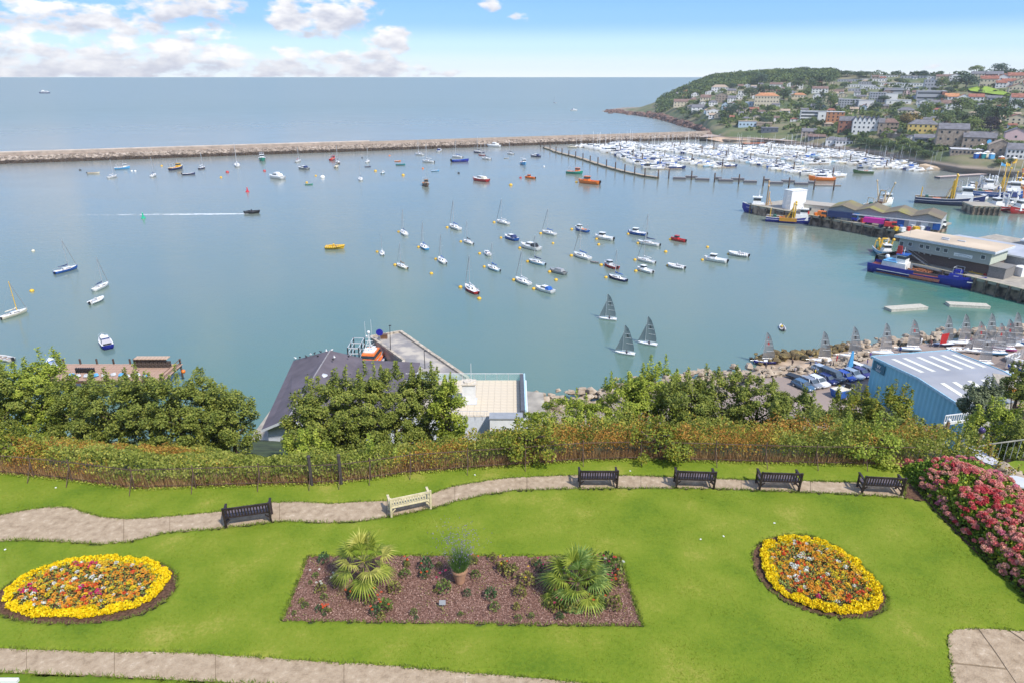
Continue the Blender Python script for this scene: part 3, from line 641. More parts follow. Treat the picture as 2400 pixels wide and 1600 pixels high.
def make_sail(L=8.0, key='sail', furl=True):
 r = proto('sailing_boat'); B = L * .32; H = L * .105
 h, d, st = hull_parts(L, B, H, .68, .30, (.10, .36)); h.build('hull', WHITE, r, True); d.build('deck', WHITE, r)
 bt = MB();
 for s in (-1, 1): bt.cyl((s * B * .42, -L * .30, H * 1.0), (s * B * .30, L * .32, H * 1.22), .03, n=4)
 bt.build('toe_rail', TEAK, r)
 cb = MB(); cb.frus((0, L * .06), H * .98, H * 1.55, (B * .60, L * .38), (B * .48, L * .32), oy=-.1); cb.build('cabin', WHITE, r)
 w = MB();
 for s in (-1, 1): w.box((s * B * .275, L * .04, H * 1.30), (.04, L * .22, H * .2))
 w.box((0, -L * .131, H * 1.2), (B * .2, .05, H * .4)); w.build('window', GLASS, r)
 m = MB(); m.cyl((0, L * .12, H), (0, L * .10, H + L * 1.18), .125, .085); m.cyl((-B * .36, L * .11, H + L * .62), (B * .36, L * .11, H + L * .62), .025, n=4); m.build('mast', ALU, r)
 bo = MB(); bo.cyl((0, L * .10, H + .95), (0, -L * .33, H + 1.0), .06); bo.build('boom', ALU, r)
 sc = MB(); sc.cyl((0, L * .125, H + 1.45), (0, L * .04, H + 1.16), .10, .17); sc.cyl((0, L * .04, H + 1.16), (0, -L * .31, H + 1.10), .17, .10); sc.build('sail_cover', BLUE, r, True)
 rg = MB(); top = (0, L * .105, H + L * 1.14); rg.cyl((0, L * .48, H * 1.3), top, .085 if furl else .03, n=4); rg.cyl((0, -L * .48, H), top, .014, n=3)
 for s in (-1, 1): rg.cyl((s * B * .46, L * .10, H), (s * B * .36, L * .11, H + L * .62), .014, n=3); rg.cyl((s * B * .36, L * .11, H + L * .62), top, .014, n=3)
 rg.build('rigging', GREY, r)
 ob = MB(); ob.box((B * .18, -L * .53, H * .75), (.26, .34, .5)); ob.box((B * .18, -L * .53, .05), (.12, .18, .8)); ob.build('outboard_motor', BLACK, r)
 rl = MB()
 for s in (-1, 1): rl.tube([(s * B * .36, L * .25, H * 1.15 + .5), (s * B * .2, L * .42, H * 1.25 + .5), (0, L * .49, H * 1.35 + .5)], .02, 4); rl.tube([(s * B * .34, -L * .47, H + .5), (s * B * .40, -L * .30, H + .5)], .02, 4)
 rl.build('guard_rail', ALU, r); PK[key] = r; return r
def make_cruiser(L=8.0, key='cruiser', fly=False):
 r = proto('motor_cruiser'); B = L * .34; H = L * .13
 h, d, st = hull_parts(L, B, H, .9, .25, (.06, .34)); h.build('hull', WHITE, r, True); d.build('deck', WHITE, r)
 cb = MB(); cb.frus((0, L * .14), H * .98, H * 1.35, (B * .66, L * .46), (B * .45, L * .34), oy=-.1); cb.frus((0, 0), H * 1.0, H * 1.95, (B * .74, L * .34), (B * .60, L * .22), oy=-.12)
 if fly: cb.frus((0, -L * .04), H * 1.97, H * 2.35, (B * .62, L * .26), (B * .6, L * .2), oy=-.1)
 cb.build('cabin', WHITE, r)
 w = MB(); band(w, (0, 0), H * 1.0, H * 1.95, (B * .74, L * .34), (B * .60, L * .22), -.12, .45, .86); w.build('window', GLASS, r)
 cv = MB(); cv.frus((0, -L * .25), H * 1.05, H * 1.9, (B * .8, L * .2), (B * .62, L * .14), oy=.3); cv.build('canopy', NAVY, r)
 rl = MB()
 for s in (-1, 1): rl.tube([(s * B * .44, L * .0, H * 1.1 + .45), (s * B * .34, L * .3, H * 1.2 + .5), (0, L * .49, H * 1.35 + .45)], .025, 4)
 rl.cyl((0, -L * .05, H * 1.95), (0, -L * .05, H * 1.95 + 1.2), .03, n=4); rl.build('guard_rail', ALU, r)
 PK[key] = r; return r
def make_pilot(L=6.2, key='pilot'):
 """small angling boat with a wheelhouse forward and an outboard"""
 r = proto('motor_boat'); B = L * .37; H = L * .13
 h, d, st = hull_parts(L, B, H, .9, .25, (.05, .5)); h.build('hull', WHITE, r, True); d.build('deck', WHITE, r)
 cb = MB(); cb.frus((0, L * .25), H * .98, H * 1.3, (B * .6, L * .3), (B * .4, L * .2)); cb.frus((0, L * .10), H * .6, H * 2.35, (B * .62, L * .26), (B * .52, L * .21), oy=-.05); cb.box((0, L * .09, H * 2.4), (B * .62, L * .28, .06)); cb.build('wheelhouse', WHITE, r)
 w = MB(); band(w, (0, L * .10), H * .6, H * 2.35, (B * .62, L * .26), (B * .52, L * .21), -.05, .58, .92); w.build('window', GLASS, r)
 ob = MB(); ob.box((0, -L * .54, H * .95), (.34, .42, .62)); ob.box((0, -L * .53, .05), (.14, .2, .8)); ob.build('outboard_motor', BLACK, r)
 rl = MB();
 for s in (-1, 1): rl.tube([(s * B * .40, L * .1, H * 1.15 + .4), (s * B * .3, L * .35, H * 1.25 + .4), (0, L * .49, H * 1.35 + .4)], .025, 4)
 rl.build('guard_rail', ALU, r); PK[key] = r; return r
def make_fisher(L=10.0, key='fisher'):
 r = proto('fishing_boat'); B = L * .36; H = L * .13
 h, d, st = hull_parts(L, B, H, .85, .45, (.04, .5)); h.build('hull', GREEN, r, True); d.build('deck', LGREY, r)
 s_ = MB()
 for s in (-1, 1):
  for a, b_ in zip(st[:-1], st[1:]): s_.bar((s * a[2], a[1], a[3] + .03), (s * b_[2], b_[1], b_[3] + .03), .09, .14)
 s_.build('gunwale', WHITE, r)
 cb = MB(); cb.frus((0, L * .17), H * .8, H * 2.6, (B * .56, L * .24), (B * .5, L * .22)); cb.box((0, L * .17, H * 2.65), (B * .62, L * .27, .08)); cb.build('wheelhouse', WHITE, r)
 w = MB(); band(w, (0, L * .17), H * .8, H * 2.6, (B * .56, L * .24), (B * .5, L * .22), 0, .62, .9); w.build('window', GLASS, r)
 g = MB(); gy = -L * .36; gw = B * .36
 for s in (-1, 1): g.cyl((s * gw, gy, H), (s * gw * .9, gy, H + 2.6), .07); g.cyl((s * gw, gy + 1.2, H), (s * gw * .9, gy, H + 2.4), .05)
 g.cyl((-gw * .9, gy, H + 2.6), (gw * .9, gy, H + 2.6), .07); g.cyl((0, L * .12, H * 2.6), (0, L * .12, H * 2.6 + 2.6), .06); g.cyl((0, L * .12, H * 2.6 + 1.6), (0, gy, H + 2.6), .03, n=4); g.build('gantry', ALU, r)
 wi = MB(); wi.cyl((-B * .2, -L * .08, H * 1.0), (B * .2, -L * .08, H * 1.0), .32, n=8); wi.box((B * .2, -L * .22, H * .95), (.7, .7, .5)); wi.build('winch', ORANGE, r)
 PK[key] = r; return r
def make_open(L=4.2, key='dinghy', motor=True, rib=False):
 r = proto('open_boat'); B = L * .40; H = L * .11
 h, d, st = hull_parts(L, B, H, .82, .35, (.0, .86), floor=.75); h.build('hull', WHITE, r, True); d.build('deck', LGREY, r)
 t = MB()
 for y in (-L * .25, L * .02, L * .25): t.box((0, y, H * .78), (B * .72, .24, .05))
 t.build('thwart', TEAK, r)
 if rib:
  tb = MB(); pts = [(s[2], s[1], s[3]) for s in st];
  for s in (-1, 1): tb.tube([(s * p[0], p[1], p[2]) for p in pts], .20, 7)
  tb.build('inflatable_tube', WHITE, r, True); c = MB(); c.frus((0, -L * .05), H * .5, H * .5 + .95, (.55, .5), (.5, .35)); c.box((0, -L * .22, H * .5 + .35), (.5, .7, .7)); c.build('console', LGREY, r)
 if motor: ob = MB(); ob.box((0, -L * .55, H * 1.1), (.30, .38, .55)); ob.box((0, -L * .54, .1), (.12, .18, .8)); ob.build('outboard_motor', BLACK, r)
 PK[key] = r; return r
make_sail(); make_sail(6.4, 'sail_small', False); make_cruiser(); make_cruiser(13.0, 'yacht', True); make_pilot(); make_fisher(); make_open(); make_open(4.6, 'rib', True, True); make_open(3.2, 'tender', False)
SAIL_L = {'sail': 8.0, 'sail_small': 6.4, 'cruiser': 8.0, 'yacht': 13.0, 'pilot': 6.2, 'fisher': 10.0, 'dinghy': 4.2, 'rib': 4.6, 'tender': 3.2}
CATN = {'sail': 'sailing boat', 'sail_small': 'sailing boat', 'cruiser': 'motor cruiser', 'yacht': 'motor yacht', 'pilot': 'motor boat', 'fisher': 'fishing boat', 'dinghy': 'dinghy', 'rib': 'inflatable boat', 'tender': 'rowing dinghy'}
# (px, py, kind, length, heading east of north, hull, cover, look, short name used as a landmark, buoy pixel)
FIELD = [
 (947, 549, 'sail', 8.0, -22, WHITE, NAVY, 'white sloop with navy sail cover and dark forestay', None, (934, 544)),
 (896, 596, 'sail_small', 5.6, -12, WHITE, WHITE, 'small white yacht with bare mast, stern turned this way', None, (884, 591)),
 (994, 582, 'sail', 7.6, -24, SKYB, BLUE, 'blue-hulled sloop with white deck and blue sail cover', 'blue-hulled sloop', (981, 580)),
 (942, 627, 'sail_small', 6.6, -38, CREAM, TEAK, 'cream sailing boat with tan cockpit', None, (926, 622)),
 (1036, 614, 'sail', 7.6, -22, WHITE, BLUE, 'white sloop with blue sail cover on its boom', None, (1021, 608)),
 (1066, 536, 'sail', 9.4, -32, WHITE, BLUE, 'long white yacht with thick blue sail cover', 'long white yacht with blue cover', (1048, 534)),
 (1097, 570, 'sail_small', 6.8, -34, WHITE, BLACK, 'white yacht with dark underside and folded cover', None, (1080, 567)),
 (1178, 524, 'sail', 8.4, -40, WHITE, WHITE, 'all-white sloop with tall bare mast', 'all-white sloop', (1158, 522)),
 (1197, 561, 'cruiser', 8.2, -36, BLUE, NAVY, 'blue-hulled cruiser under a navy canopy', 'blue cruiser with navy canopy', (1174, 558)),
 (1142, 597, 'cruiser', 5.6, -18, WHITE, NAVY, 'small white cruiser hidden by a navy cover', None, (1124, 595)),
 (1156, 632, 'sail_small', 7.0, -34, LBLUE, BLUE, 'pale blue sailing boat with blue cover', None, (1135, 626)),
 (1242, 583, 'cruiser', 9.6, -44, WHITE, BLACK, 'white motor cruiser with black canopy frame', 'white cruiser with black canopy', (1218, 582)),
 (1286, 549, 'sail', 8.0, -42, WHITE, BLUE, 'white sloop with raked dark mast and blue cover', None, (1267, 548)),
 (1257, 618, 'sail_small', 7.8, -42, LBLUE, NAVY, 'light blue yacht with dark sail cover', None, (1237, 614)),
 (1104, 682, 'sail', 8.6, -28, RED, WHITE, 'red-hulled yacht with white deck and cockpit hood', 'red-hulled yacht', (1079, 674)),
 (1225, 663, 'sail', 8.0, -34, WHITE, WHITE, 'white sloop with plain deck and tall mast', None, (1204, 657)),
 (1276, 683, 'cruiser', 7.2, -46, WHITE, BLUE, 'white speedboat under a bright blue cover with outboard', 'speedboat with bright blue cover', (1251, 678)),
 (1363, 542, 'fisher', 7.4, -40, BLUE, WHITE, 'small blue fishing boat with white wheelhouse', 'small blue fishing boat', (1340, 538)),
 (1415, 561, 'pilot', 8.4, -52, WHITE, WHITE, 'rounded white cabin boat', 'rounded white cabin boat', (1398, 561)),
 (1493, 550, 'pilot', 8.4, -52, BLUE, WHITE, 'blue angling boat with small white cabin', None, (1472, 549)),
 (1519, 574, 'sail_small', 9.2, -52, WHITE, NAVY, 'slim white yacht with navy boom cover', None, (1495, 571)),
 (1589, 565, 'pilot', 6.8, -44, RED, RED, 'red open boat with a red shelter', 'red open boat', (1571, 562)),
 (1363, 604, 'sail', 9.0, -34, WHITE, BLUE, 'white sloop with blue cover and red cockpit', None, (1339, 600)),
 (1393, 616, 'tender', 3.4, -60, GREY, BLACK, 'tiny grey tender', None, None),
 (1431, 626, 'pilot', 7.0, -30, RED, LGREY, 'red-hulled cabin boat with grey screen', 'red-hulled cabin boat', (1409, 622)),
 (1446, 655, 'sail_small', 7.4, -40, NAVY, BLUE, 'navy-hulled yacht with bright blue covers', 'navy-hulled yacht', (1420, 651)),
 (1513, 614, 'sail', 7.6, -42, WHITE, WHITE, 'white yacht with white boom cover and blue hood', None, (1488, 610)),
 (1511, 637, 'pilot', 6.8, -38, WHITE, WHITE, 'white wheelhouse boat with black outboard', 'white wheelhouse boat', (1490, 636)),
 (1584, 628, 'rib', 6.2, -50, WHITE, WHITE, 'white inflatable with black outboard', None, (1566, 623)),
 (1676, 613, 'pilot', 8.4, -54, WHITE, WHITE, 'white launch with low forward cabin', 'white launch with low cabin', (1646, 610)),
 (1730, 600, 'rib', 7.0, -56, WHITE, WHITE, 'long white inflatable with outboard', None, (1708, 596)),
 (1307, 640, 'cruiser', 6.6, -46, GREY, GREY, 'grey boat completely sheeted over', None, (1288, 638)),
 (156, 636, 'sail', 8.2, 22, BLUE, NAVY, 'blue-hulled yacht with mast leaning left', 'blue-hulled yacht', None),
 (238, 676, 'sail', 7.4, 4, WHITE, NAVY, 'white yacht seen from astern', 'white yacht seen from astern', None),
 (228, 708, 'rib', 5.2, 10, WHITE, WHITE, 'white tender with twin black outboards', 'white tender with twin outboards', None),
 (35, 740, 'sail', 7.4, 20, CREAM, CREAM, 'cream yacht with a tan mast', 'cream yacht', None),
 (248, 807, 'cruiser', 8.0, -38, ROYAL, NAVY, 'white-decked cruiser with royal blue topsides and navy canopy', 'royal blue cruiser', None),
 (9, 843, 'dinghy', 5.6, -70, CREAM, LGREY, 'cream open boat cut off by the frame', None, None),
 (122, 856, 'cruiser', 5.6, -40, LBLUE, BLUE, 'blue and white boat half hidden by treetops', None, None),
 # row along the breakwater
 (220, 408, 'dinghy', 7.2, 75, CREAM, TEAK, 'cream open fishing boat', 'cream open boat', None),
 (264, 417, 'sail', 8.6, 8, WHITE, WHITE, 'white yacht with short rig', None, None),
 (287, 397, 'fisher', 9.6, 60, SKYB, WHITE, 'sky blue fishing boat with white wheelhouse', 'sky blue fishing boat', None),
 (360, 414, 'sail', 9.2, -10, WHITE, NAVY, 'white yacht with tall slanting mast', None, None),
 (414, 398, 'fisher', 11.5, 20, NAVY, YELLOW, 'navy workboat carrying a yellow crane box', 'navy workboat', None),
 (443, 410, 'dinghy', 7.6, 65, NAVY, WHITE, 'navy launch with white interior', None, None),
 (474, 396, 'sail_small', 8.6, 4, NAVY, WHITE, 'navy-hulled ketch with short mast', None, None),
 (556, 390, 'sail', 12.5, -24, WHITE, WHITE, 'large white sailing yacht', 'large white yacht', None),
 (615, 377, 'fisher', 14.5, 160, GREEN, WHITE, 'green trawler with white gantries', 'green trawler', None),
 (648, 419, 'yacht', 13.0, -58, WHITE, WHITE, 'big white motor yacht with flybridge', 'big white motor yacht', None),
 (699, 380, 'sail', 8.6, 10, WHITE, RED, 'white yacht trimmed with red', None, None),
 (711, 397, 'cruiser', 9.6, -60, GREY, NAVY, 'grey cruiser with dark windows', 'grey cruiser', None),
 (724, 434, 'tender', 4.6, 80, GREEN, BLACK, 'dark green dinghy', None, None),
 (780, 376, 'fisher', 9.6, 5, RED, RED, 'red boat with square red cabin', 'red cabin boat', None),
 (792, 383, 'sail_small', 9.6, -20, BROWN, BROWN, 'dark brown gaff boat', None, None),
 (789, 393, 'pilot', 7.6, 0, CREAM, CREAM, 'small cream cabin boat', None, None),
 (862, 381, 'sail', 8.6, 4, WHITE, WHITE, 'white yacht with upright white mast', None, None),
 (862, 392, 'tender', 4.4, 70, NAVY, BLACK, 'tiny navy dinghy', None, None),
 (845, 422, 'sail', 9.0, -14, WHITE, NAVY, 'white yacht with very tall dark mast', 'yacht with very tall dark mast', None),
 (898, 407, 'pilot', 5.6, 10, LBLUE, WHITE, 'light blue cabin dinghy', None, None),
 (932, 379, 'tender', 5.0, 80, ORANGE, WHITE, 'small orange dinghy', None, None),
 (939, 388, 'tender', 7.0, 85, TEAL, TEAL, 'teal open boat', 'teal open boat', None),
 (983, 364, 'sail', 9.6, -50, WHITE, WHITE, 'white yacht lying broadside', None, None),
 (1003, 381, 'sail_small', 10.6, -62, WHITE, WHITE, 'low slender white keelboat', None, None),
 (1030, 356, 'cruiser', 10.6, 10, WHITE, NAVY, 'white cruiser with dark hood', None, None),
 (1020, 402, 'tender', 5.4, 75, SKYB, WHITE, 'small bright blue dinghy', None, None),
 (1071, 370, 'sail', 10.4, -56, WHITE, BLUE, 'white yacht with blue mast cover', None, None),
 (1079, 380, 'dinghy', 13.0, 70, ROYAL, BLUE, 'bright blue open workboat', 'bright blue workboat', None),
 (1122, 359, 'sail', 10.6, -60, NAVY, NAVY, 'dark-hulled yacht', None, None),
 (1129, 365, 'sail_small', 7.0, -50, RED, WHITE, 'small red sailing boat', None, None),
 (1139, 374, 'sail', 9.6, -48, WHITE, BLACK, 'white yacht with black hood', None, None),
 (1157, 345, 'yacht', 13.5, -70, WHITE, WHITE, 'white motor yacht close under the breakwater', 'motor yacht under the breakwater', None),
 (1196, 362, 'sail_small', 8.0, -40, WHITE, BLACK, 'white cabin yacht with dark screen', None, None),
 (1187, 372, 'tender', 4.2, 80, LGREY, GREY, 'grey dinghy', None, None),
 (1227, 386, 'fisher', 11.5, 170, SKYB, WHITE, 'pale blue fishing boat with crowded deck', 'pale blue fishing boat', None),
 (1255, 368, 'cruiser', 9.0, -60, NAVY, NAVY, 'navy motor launch', None, None),
 (998, 436, 'fisher', 11.6, 165, BROWN, TEAK, 'wide wooden workboat with brown wheelhouse', 'wooden workboat', None),
 (1126, 425, 'cruiser', 12.6, -52, RED, CREAM, 'cream cabin boat with red hull bottom', 'cream and red cabin boat', None),
 (1242, 419, 'pilot', 7.6, -56, ORANGE, ORANGE, 'orange safety boat', 'orange safety boat', None),
 (1347, 408, 'fisher', 11.6, 120, GREEN, ORANGE, 'green trawler with orange deck gear', 'green trawler', None),
 (1380, 431, 'pilot', 14.0, -58, ORANGE, ORANGE, 'bright orange lifeboat with high bow', 'bright orange lifeboat', None),
 (1340, 347, 'pilot', 9.0, -80, CREAM, CREAM, 'cream launch between breakwater and piles', None, None),
]
for f in FIELD:
 if f[8]: lm(f[0], f[1], f[8], 'field' if f[1] > 470 else 'row')
buoy0 = proto('mooring_buoy'); bb = MB(); bb.ball((0, 0, .12), .62, 8, 6, .8); bb.build('float', YELLOW, buoy0, True); bb = MB(); bb.cyl((0, 0, .55), (0, 0, .85), .10, n=5); bb.build('ring', GREY, buoy0)
for px, py, kind, Ln, hd, hc, cc, look, short, bu in FIELD:
 zone = 'field' if py > 470 else 'row'; pr_ = PK[kind]; sc = Ln / SAIL_L[kind]
 mats = {'hull': hc, 'sail_cover': cc, 'canopy': cc}
 if kind in ('fisher', 'pilot') and cc in (RED, ORANGE, CREAM, TEAK, YELLOW, LGREY): mats.update(wheelhouse=cc, deck=cc)
 if kind in ('dinghy', 'tender', 'rib'): mats.update(deck=cc if cc is not BLACK else GREY)
 if hc is GREY and kind == 'cruiser' and cc is GREY: mats.update(deck=GREY, cabin=GREY, window=GREY)
 if look.startswith('cream yacht'): mats.update(mast=YELLOW)
 lab = where(look, px, py, zone, short)
 o = dup(pr_, P(px, py, 0), R(-hd), sc * rnd.uniform(.98, 1.02), mats, lab, CATN[kind], 'boats on moorings in the harbour' if zone == 'field' else 'boats moored below the breakwater', () if kind != 'sail' or rnd.random() < .3 else ('outboard_motor',))
 o.name = pr_.name.split('.')[0]
 if bu:
  b_ = dup(buoy0, P(bu[0], bu[1], 0), 0, rnd.uniform(.9, 1.1), None, ' '.join(('yellow buoy at the bow of the ' + look).split()[:16]), 'buoy', 'yellow mooring buoys')
for px, py, c, w, s in [(1011, 642, YELLOW, 'yellow', 1), (1123, 701, YELLOW, 'yellow', 1.1), (1296, 571, YELLOW, 'yellow', .9), (1303, 657, YELLOW, 'yellow', 1), (1560, 591, YELLOW, 'yellow', 1.1), (1658, 580, YELLOW, 'yellow', 1), (1403, 574, YELLOW, 'yellow', 1), (78, 589, CREAM, 'pale cream', 1), (75, 683, YELLOW, 'dull yellow', 1.1)]:
 dup(buoy0, P(px, py, 0), 0, s, {'float': c}, where(w + ' mooring buoy with no boat on it', px, py, 'field'), 'buoy', 'yellow mooring buoys')
for px, py, c, w, s in [(533, 405, RED, 'red', 1.9), (518, 417, YELLOW, 'yellow', 1.4), (620, 402, RED, 'red', 1.7), (379, 390, YELLOW, 'yellow', 1.4), (309, 402, WHITE, 'white', 1.2), (317, 402, WHITE, 'white', 1.2), (756, 417, WHITE, 'large white', 2.6), (880, 402, YELLOW, 'yellow', 1.7), (945, 412, YELLOW, 'yellow', 1.8), (991, 396, ORANGE, 'orange', 1.3),
  (1075, 407, BLACK, 'dark', 1.4), (1197, 435, YELLOW, 'yellow', 1.8), (1220, 418, RED, 'red', 1.4), (1351, 428, YELLOW, 'yellow', 1.4), (849, 371, BLACK, 'dark', 1.2), (913, 366, ORANGE, 'orange', 1.2), (719, 429, YELLOW, 'yellow', 1.3), (188, 400, BLACK, 'dark', 1.3), (740, 413, YELLOW, 'yellow', 1.2), (1275, 391, WHITE, 'white', 1.1)]:
 dup(buoy0, P(px, py, 0), 0, s, {'float': c}, where(w + ' mooring buoy', px, py, 'row'), 'buoy', 'buoys in the boat row below the breakwater')
# channel buoys
for px, py, c, w in ((336, 512, GREEN, 'green'), (580, 450, RED, 'red')):
 t = thing('channel_buoy', f'{w} channel marker buoy with a conical top, alone in open water', 'channel buoy', P(px, py, 0))
 m = mat('buoy_' + w, (.02, .45, .25) if w == 'green' else (.6, .02, .04), .4)
 b = MB(); b.cyl((0, 0, -.3), (0, 0, .6), 1.5, 1.3, 12); b.build('float', m, t); b = MB(); b.cyl((0, 0, .6), (0, 0, 2.6), .8, .3, 8); b.ball((0, 0, 3.0), .45); b.build('tower', m, t); b = MB(); b.cyl((0, 0, 3.4), (0, 0, 3.7), .12); b.build('lantern', WHITE, t); t.scale = (.75, .75, .75)
# ---- people (one continuous skinned body, three poses)
def skin_person(name, pose):
 J = {'stand': [(0, 0, .95), (0, 0, 1.18), (0, .0, 1.42), (0, .01, 1.52), (0, .03, 1.66), (-.19, 0, 1.40), (-.26, .03, 1.13), (-.24, .12, .90), (.19, 0, 1.40), (.27, .02, 1.13), (.25, .10, .90), (-.10, 0, .90), (-.12, .03, .50), (-.13, 0, .06), (-.13, .14, .03), (.10, 0, .90), (.13, .02, .50), (.15, -.03, .06), (.16, .11, .03)],
   'sit': [(0, 0, .12), (0, .03, .35), (0, .08, .58), (0, .10, .68), (0, .13, .82), (-.19, .08, .56), (-.27, .20, .34), (-.18, .36, .30), (.19, .08, .56), (.27, .18, .34), (.20, .36, .28), (-.10, .02, .12), (-.14, .40, .24), (-.14, .55, -.14), (-.14, .66, -.16), (.10, .02, .12), (.14, .42, .22), (.15, .52, -.16), (.15, .64, -.18)]}[pose]
 E = [(0, 1), (1, 2), (2, 3), (3, 4), (2, 5), (5, 6), (6, 7), (2, 8), (8, 9), (9, 10), (0, 11), (11, 12), (12, 13), (13, 14), (0, 15), (15, 16), (16, 17), (17, 18)]
 rad = [.15, .14, .16, .06, .105, .07, .05, .04, .07, .05, .04, .09, .065, .045, .04, .09, .065, .045, .04]
 me = bpy.data.meshes.new(name); me.from_pydata(J, E, []); o = bpy.data.objects.new(name, me); C.objects.link(o)
 s = o.modifiers.new('s', 'SKIN'); s.use_smooth_shade = True
 for i, r in enumerate(rad): me.skin_vertices[0].data[i].radius = (r, r * .8 if i < 3 else r)
 me.skin_vertices[0].data[0].use_root = True
 o.modifiers.new('u', 'SUBSURF').levels = 1
 bpy.context.view_layer.update(); dg = bpy.context.evaluated_depsgraph_get(); m2 = bpy.data.meshes.new_from_object(o.evaluated_get(dg)); bpy.data.objects.remove(o)
 m2.materials.clear(); m2.materials.append(None); return m2, J[4]
BODY = {p: skin_person('body_' + p, p) for p in ('stand', 'sit')}
SKIN = mat('skin', (.50, .30, .22), .6, var=.05); HAIR = mat('hair', (.07, .04, .02), .7)
def cloth(n, top, legs):
 """clothes and skin by height on the body"""
 k = 'clothes_' + n
 if k in MATS: return MATS[k]
 m = bpy.data.materials.new(k); m.use_nodes = True; nt = m.node_tree; bs = nt.nodes['Principled BSDF']; bs.inputs['Roughness'].default_value = .8
 tc = nt.nodes.new('ShaderNodeTexCoord'); sp = nt.nodes.new('ShaderNodeSeparateXYZ'); nt.links.new(tc.outputs['Object'], sp.inputs[0]); rp = nt.nodes.new('ShaderNodeValToRGB'); rp.color_ramp.interpolation = 'CONSTANT'
 dv = nt.nodes.new('ShaderNodeMath'); dv.operation = 'DIVIDE'; dv.inputs[1].default_value = 1.8; nt.links.new(sp.outputs[2], dv.inputs[0]); nt.links.new(dv.outputs[0], rp.inputs[0])
 e = rp.color_ramp.elements; st = [(0, (.02, .02, .02)), (.06, legs), (.53, top), (.84, (.50, .30, .22))]
 while len(e) < 4: e.new(.5)
 for q, (p, c) in zip(e, st): q.position = p; q.color = (*c, 1)
 nt.links.new(rp.outputs[0], bs.inputs['Base Color']); MATS[k] = m; return m
def cloth_sit(n, top, legs):
 k = 'sitting_' + n
 if k in MATS: return MATS[k]
 m = cloth(n, top, legs).copy(); m.name = k; nd = [x for x in m.node_tree.nodes if x.type == 'MATH'][0]; nd.operation = 'MULTIPLY_ADD'; nd.inputs[1].default_value = .62; nd.inputs[2].default_value = .40; MATS[k] = m; return m
def person(loc, rz, label, top, legs, pose='stand', hair=HAIR, n=None, group=None, sc=1.0):
 me, hd = BODY[pose]; n = n or f'{top}{legs}'
 mt = (cloth if pose == 'stand' else cloth_sit)(n, top, legs)
 o = bpy.data.objects.new('person', me); C.objects.link(o); o.material_slots[0].link = 'OBJECT'; o.material_slots[0].material = mt; o.location = loc; o.rotation_euler = (0, 0, rz); o.scale = (sc,) * 3; tag(o, label, 'person', group)
 h = MB(); h.ball((hd[0], hd[1] - .02, hd[2] + .05), .115, 8, 6, .95); h.build('hair', hair, o, True)
 f = MB(); f.ball((hd[0], hd[1] + .03, hd[2]), .095, 8, 6, 1.15); f.cyl((hd[0], hd[1] + .11, hd[2]), (hd[0], hd[1] + .135, hd[2] - .02), .02, .015, 5); f.build('face', SKIN, o, True); return o
# ---- racing dinghies with see-through grey sails
def sail_mat(name, col, a):
 m = bpy.data.materials.new(name); m.use_nodes = True; nt = m.node_tree; N = nt.nodes; Lk = nt.links; bs = N['Principled BSDF']; out = N['Material Output']
 bs.inputs['Base Color'].default_value = (*col, 1); bs.inputs['Roughness'].default_value = .5
 tc = N.new('ShaderNodeTexCoord'); w = N.new('ShaderNodeTexWave'); w.bands_direction = 'Z'; w.inputs['Scale'].default_value = 1.3; w.inputs['Distortion'].default_value = .3; Lk.new(tc.outputs['Object'], w.inputs[0])
 mr = N.new('ShaderNodeMapRange'); mr.inputs[3].default_value = a - .06; mr.inputs[4].default_value = a + .08; Lk.new(w.outputs[1], mr.inputs[0])
 tr = N.new('ShaderNodeBsdfTransparent'); mx = N.new('ShaderNodeMixShader'); Lk.new(mr.outputs[0], mx.inputs[0]); Lk.new(tr.outputs[0], mx.inputs[1]); Lk.new(bs.outputs[0], mx.inputs[2]); Lk.new(mx.outputs[0], out.inputs[0]); return m
SAILM = sail_mat('laminate_sail', (.115, .15, .165), .80); SAILG = sail_mat('grey_laminate_sail', (.20, .205, .22), .72)
